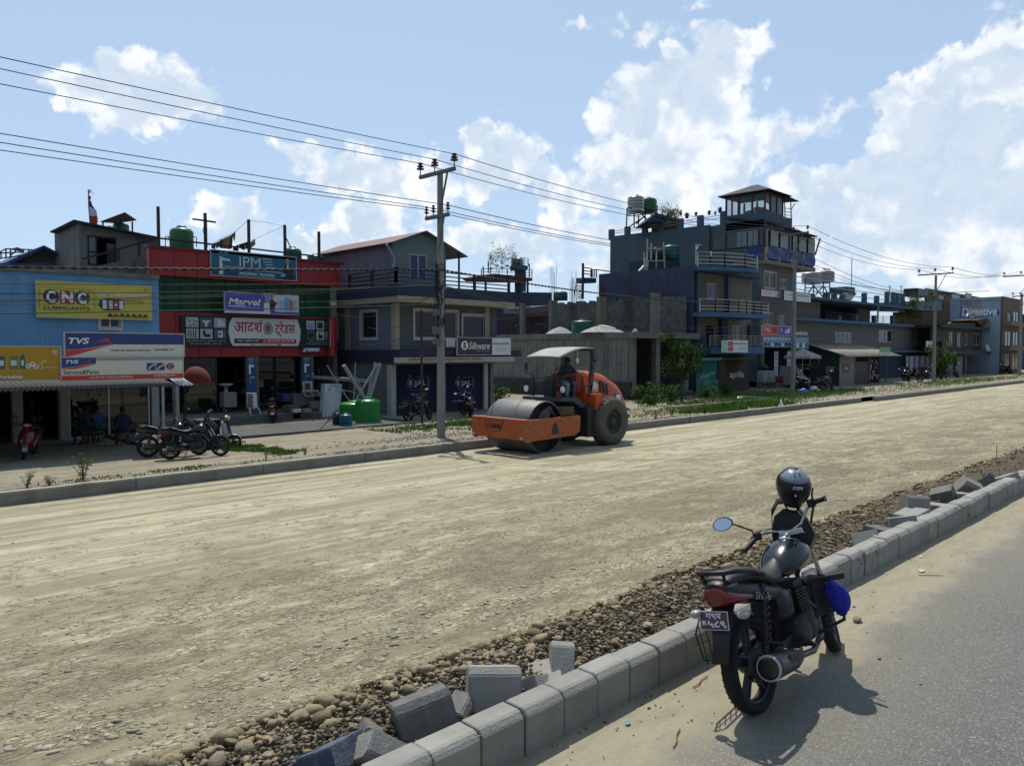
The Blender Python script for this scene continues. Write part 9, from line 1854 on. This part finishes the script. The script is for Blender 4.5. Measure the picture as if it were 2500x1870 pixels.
for a in (255, 285): mb.loft([[hshell(R(a+d), R(v_), 1.03) for d in (-3, 3)] for v_ in (50, 58, 66)], cap=False, closed=False)
xf(mb, HM); mb.mk('vent', M_bkp, he); mb=MB();p_ = hshell(R(268), R(14), 1.015); txt(mb, 'STUDDS', (p_.x-.035, p_.y-.001, p_.z), (1, 0, 0), (0, .18, 1), .07, .024, PRW, .03); p_ = hshell(R(262), R(-4), 1.02); mb.ball((p_.x, p_.y, p_.z), .008, 2, PRW); xf(mb, HM); mb.mk('decal', None, he, fixn=False)
mb=MB();mb.loft([[hshell(R(a), R(v_), 1.02) for a in range(20, 161, 10)] for v_ in (-22, -5, 12, 24)], cap=False, closed=False); xf(mb, HM); mb.mk('visor', mat('smoked_visor', (.015, .015, .018), .12), he)
mb=MB();rings = [[hshell(2*pi*i/n, R(-58), k)+V((0, 0, -.012*j)) for i in range(n)] for j, k in enumerate((1.0, .97, .9, .8))]; mb.loft(rings, cap=True); mb.tube([hshell(R(200), R(-56)), V((-.03, -.02, -.20)), V((.03, .0, -.215)), hshell(R(340), R(-56))], .008, 6); xf(mb, HM); mb.mk('lining', mat('helmet_lining', (.015, .015, .015), .95), he)
bm_ = Matrix.Translation(bk.location) @ bk.rotation_euler.to_matrix().to_4x4(); mb=MB();n = 12
cc = FH*5.5+RT*(5.5*(2046-1250)/FPX)+V((0, 0, .57))
rings = []
for i in range(13):
    t = i/12; w_ = .075*sin(pi*min(1, max(.04, t*.93+.05)))**.6*(1 if t > .2 else .75); ctr = cc+RT*(-.045+.11*t+.02*sin(t*3))+V((0, 0, .115-.235*t))
    rings.append([ctr+RT*(w_*(k/n*2-1))+FH*(.03*sin(k/n*pi)+.004*sin(k*1.1+i*.6))*-1+V((0, 0, .02*(k/n-.5))) for k in range(n+1)])
mb.loft(rings, cap=False, closed=False); q = mb.mk('cloth_cover', mat('royal_blue_cloth', (.015, .03, .42), .75, .12, 8, .15, 30), fixn=False); q.modifiers.new('s', 'SOLIDIFY').thickness = .012; tag(q, 'royal blue cloth cover tied over the front guard of the near motorcycle', 'cloth')
# other parked bikes (simpler build, same parts)
b1 = motorbike('dark motorcycle parked before the workshop, left of the silver scooter', M_tnk, det=False, steer=20, group=None)
cB()
def gp(u, v, z): p = PZ(u, v, z); return p
p = PZ(1330, 1215, -.72); place(b1, p.x, p.y, verge_z(p.x, p.y), -22, -8)
p = PZ(1530, 1235, -.72); b2 = clone(b1, 'black motorcycle beside the silver scooter, its wheel nearest the road', (p.x, p.y, verge_z(p.x, p.y)), (R(-8), 0, R(-14)))
cF(); p = PY(330, 715, 27.4); clone(b1, 'dark motorcycle parked before the left shutter of the grey house', (p.x, 27.4, verge_z(p.x, 27.4)), (R(-8), 0, R(12)), 1.05)
p = PY(840, 690, 27.2); clone(b1, 'dark motorcycle half hidden behind the roller drum', (p.x, 27.2, verge_z(p.x, 27.2)), (R(-8), 0, R(62)), 1.05)
cJ(); p = PY(120, 1190, 25.5); clone(b1, 'motorcycle parked upright beside the kiosk, handlebars high', (p.x, 25.5, -.86), (R(-8), 0, R(50)), 1.2)
p = PY(250, 1200, 25); clone(b1, 'dark motorcycle parked along the kiosk front', (p.x, 25, -.86), (R(-8), 0, R(-8)), 1.2)
for i, (u, v, y, a) in enumerate(((1100, 1165, 27, 30), (1210, 1165, 26, -30), (1560, 1125, 27, 10), (2080, 1060, 26, 40))): p = PY(u, v, y); clone(b1, ('motorcycle before the bright goods of the long building', 'motorcycle just left of the third pole', 'motorcycle before the white shutters of the old shops', 'motorcycle before the far right shops')[i], (p.x, y, -.86), (R(-8), 0, R(a)), 1.25)
def scooter(label, m, m2=None):
    o = T('scooter', label, 'scooter', (0, 0, 0)); wheel(o, 0, .23, .10, det=False); MSc = Matrix.Translation((1.05, 0, .6)) @ Matrix.Rotation(R(18), 4, 'Z') @ Matrix.Translation((-1.05, 0, -.6)); wheel(o, 1.22, .23, .09, MSc, det=False)
    mb=MB();mb.loft(ribbon([(-.34, .66, .48, .05), (-.28, .70, .40, .13), (-.05, .72, .34, .17), (.25, .70, .30, .17), (.42, .60, .28, .15), (.5, .34, .26, .13)], 0, 0)); mb.mk('rear_body', m, o).modifiers.new('s', 'SUBSURF').render_levels = 1
    mb=MB();mb.bbox(.38, -.16, .25, .95, .16, .31, .03); mb.mk('footboard', M_bkp, o)
    mb=MB();mb.loft([[V((x+dx_, y, z)) for y, dx_ in ((-w_, -.07), (-w_*.6, .0), (0, .04), (w_*.6, 0), (w_, -.07))] for x, w_, z in ((.98, .10, .22), (1.04, .19, .34), (1.02, .22, .55), (.97, .20, .78), (.93, .13, .90))], cap=False, closed=False); q = mb.mk('leg_shield', m, o); q.modifiers.new('s', 'SOLIDIFY').thickness = .05
    mb=MB();mb.loft(ribbon([(-.30, .76, .68, .07), (-.2, .79, .68, .13), (.1, .79, .68, .14), (.3, .77, .68, .11), (.38, .72, .66, .06)], 0, 0)); mb.mk('seat', M_seat, o).modifiers.new('s', 'SUBSURF').render_levels = 1
    mb=MB();mb.loft([[V((1.22+cos(a)*.27, y, .23+sin(a)*.27-abs(y)*.3)) for y in (-.075, -.04, 0, .04, .075)] for a in [R(k) for k in (10, 40, 75, 110, 145, 170)]], cap=False, closed=False); xf(mb, MSc); q = mb.mk('front_mudguard', m2 or m, o); q.modifiers.new('s', 'SOLIDIFY').thickness = .01
    mb=MB();mb.ball((.96, 0, .99), .13, 3, sc=(.8, 1.15, .75)); xf(mb, MSc); hd = mb.mk('handlebar_cowl', m, o); mb=MB();mb.ball((1.04, 0, 1.0), .07, 2, sc=(.6, 1.2, .8)); xf(mb, MSc); mb.mk('headlight', MATS['clear_lens'], hd)
    mb=MB();mb.tube([(.84, .34, 1.0), (.93, .14, .99), (.93, -.14, .99), (.84, -.34, 1.0)], .018, 8); [mb.tube([(.90, s*.22, 1.0), (.92, s*.28, 1.2)], .007, 5) for s in (-1, 1)]; [mb.ball((.91, s*.31, 1.23), .06, 2, sc=(.3, 1, .65)) for s in (-1, 1)]; xf(mb, MSc); mb.mk('handlebar', M_bkp, o)
    mb=MB();mb.tube([(1.0, 0, .9), (1.12, 0, .5), (1.2, .05, .25)], .03, 8); mb.mk('fork', M_bkp, o); mb=MB();mb.tube([(.25, -.14, .2), (-.25, -.18, .25)], .05, 10); mb.mk('muffler', M_eng, o)
    mb=MB();mb.tube([(.0, -.16, .74), (-.2, -.15, .80), (-.34, -.06, .80), (-.34, .06, .80), (-.2, .15, .80), (0, .16, .74)], .014, 6); mb.mk('grab_rail', m2 or M_bkp, o)
    mb=MB();mb.box(-.345, -.08, .42, -.335, .08, .52); mb.mk('number_plate', MATS['paint_plate_white'], o); mb=MB();mb.bbox(-.36, -.07, .55, -.31, .07, .62, .015); mb.mk('tail_light', M_lens, o); return o
M_sred = mat('scooter_red', (.24, .012, .018), .2, .05, 4, coat=.8); M_ssil = mat('scooter_silver', (.40, .40, .42), .3, .05, 4, metal=.5)
cB(); s1 = scooter('red and white scooter parked facing the road at the far left', M_sred, M_ssil); p = PZ(300, 1190, -.78); place(s1, p.x, p.y, verge_z(p.x, p.y), -118, -8)
p = PZ(1760, 1140, -.74); place(scooter('silver scooter beside the dark bin, front wheel towards the grass', M_ssil), p.x, p.y, verge_z(p.x, p.y)-.02, -48, -8)
cD(); p = PY(1020, 905, 30.8); place(scooter('dark red scooter seen from behind on the shop apron', mat('scooter_maroon', (.12, .01, .015), .25, .05, 4, coat=.8)), p.x, 30.8, -.82, 62, -8)
cI(); y = 29.2; o = T('parked_van', 'white van half hidden behind the second utility pole and kiosk', 'van', PY(1620, 1320, y)); xv = PY(1560, 1250, y).x; z_ = lambda v: PY(1600, v, y).z
mb=MB();mb.loft([[V((x, yy, z)) for yy, z in ((y, z0), (y-.02, z0+.5), (y+.06, zt), (y+1.5, zt), (y+1.58, z0+.5), (y+1.55, z0))] for x, zt, z0 in ((xv+.3, z_(1105), GZ+.35), (xv+.8, z_(1160), GZ+.35), (xv+2.0, z_(1235), GZ+.35), (xv+2.6, z_(1270), GZ+.35), (xv+2.8, z_(1300), GZ+.4))]); mb.mk('body', mat('van_white', (.5, .5, .5), .3, .05, 3, coat=.5), o)
for x in (xv+2.1,): mb=MB();mb.lathe([(.2, y+.0), (.33, y-.01), (.35, y+.03), (.35, y+.2), (.2, y+.2), (0, y+.05)], 24, (x, 0, GZ+.35), 'y'); mb.mk('wheel', M_rub, o)
mb=MB();mb.prism([(xv+.35, y-.03, z_(1210)), (xv+1.5, y-.03, z_(1215)), (xv+.7, y+.0, z_(1170)), (xv+.35, y+.0, z_(1125))], (0, .02, 0)); mb.mk('window', M_glass, o)
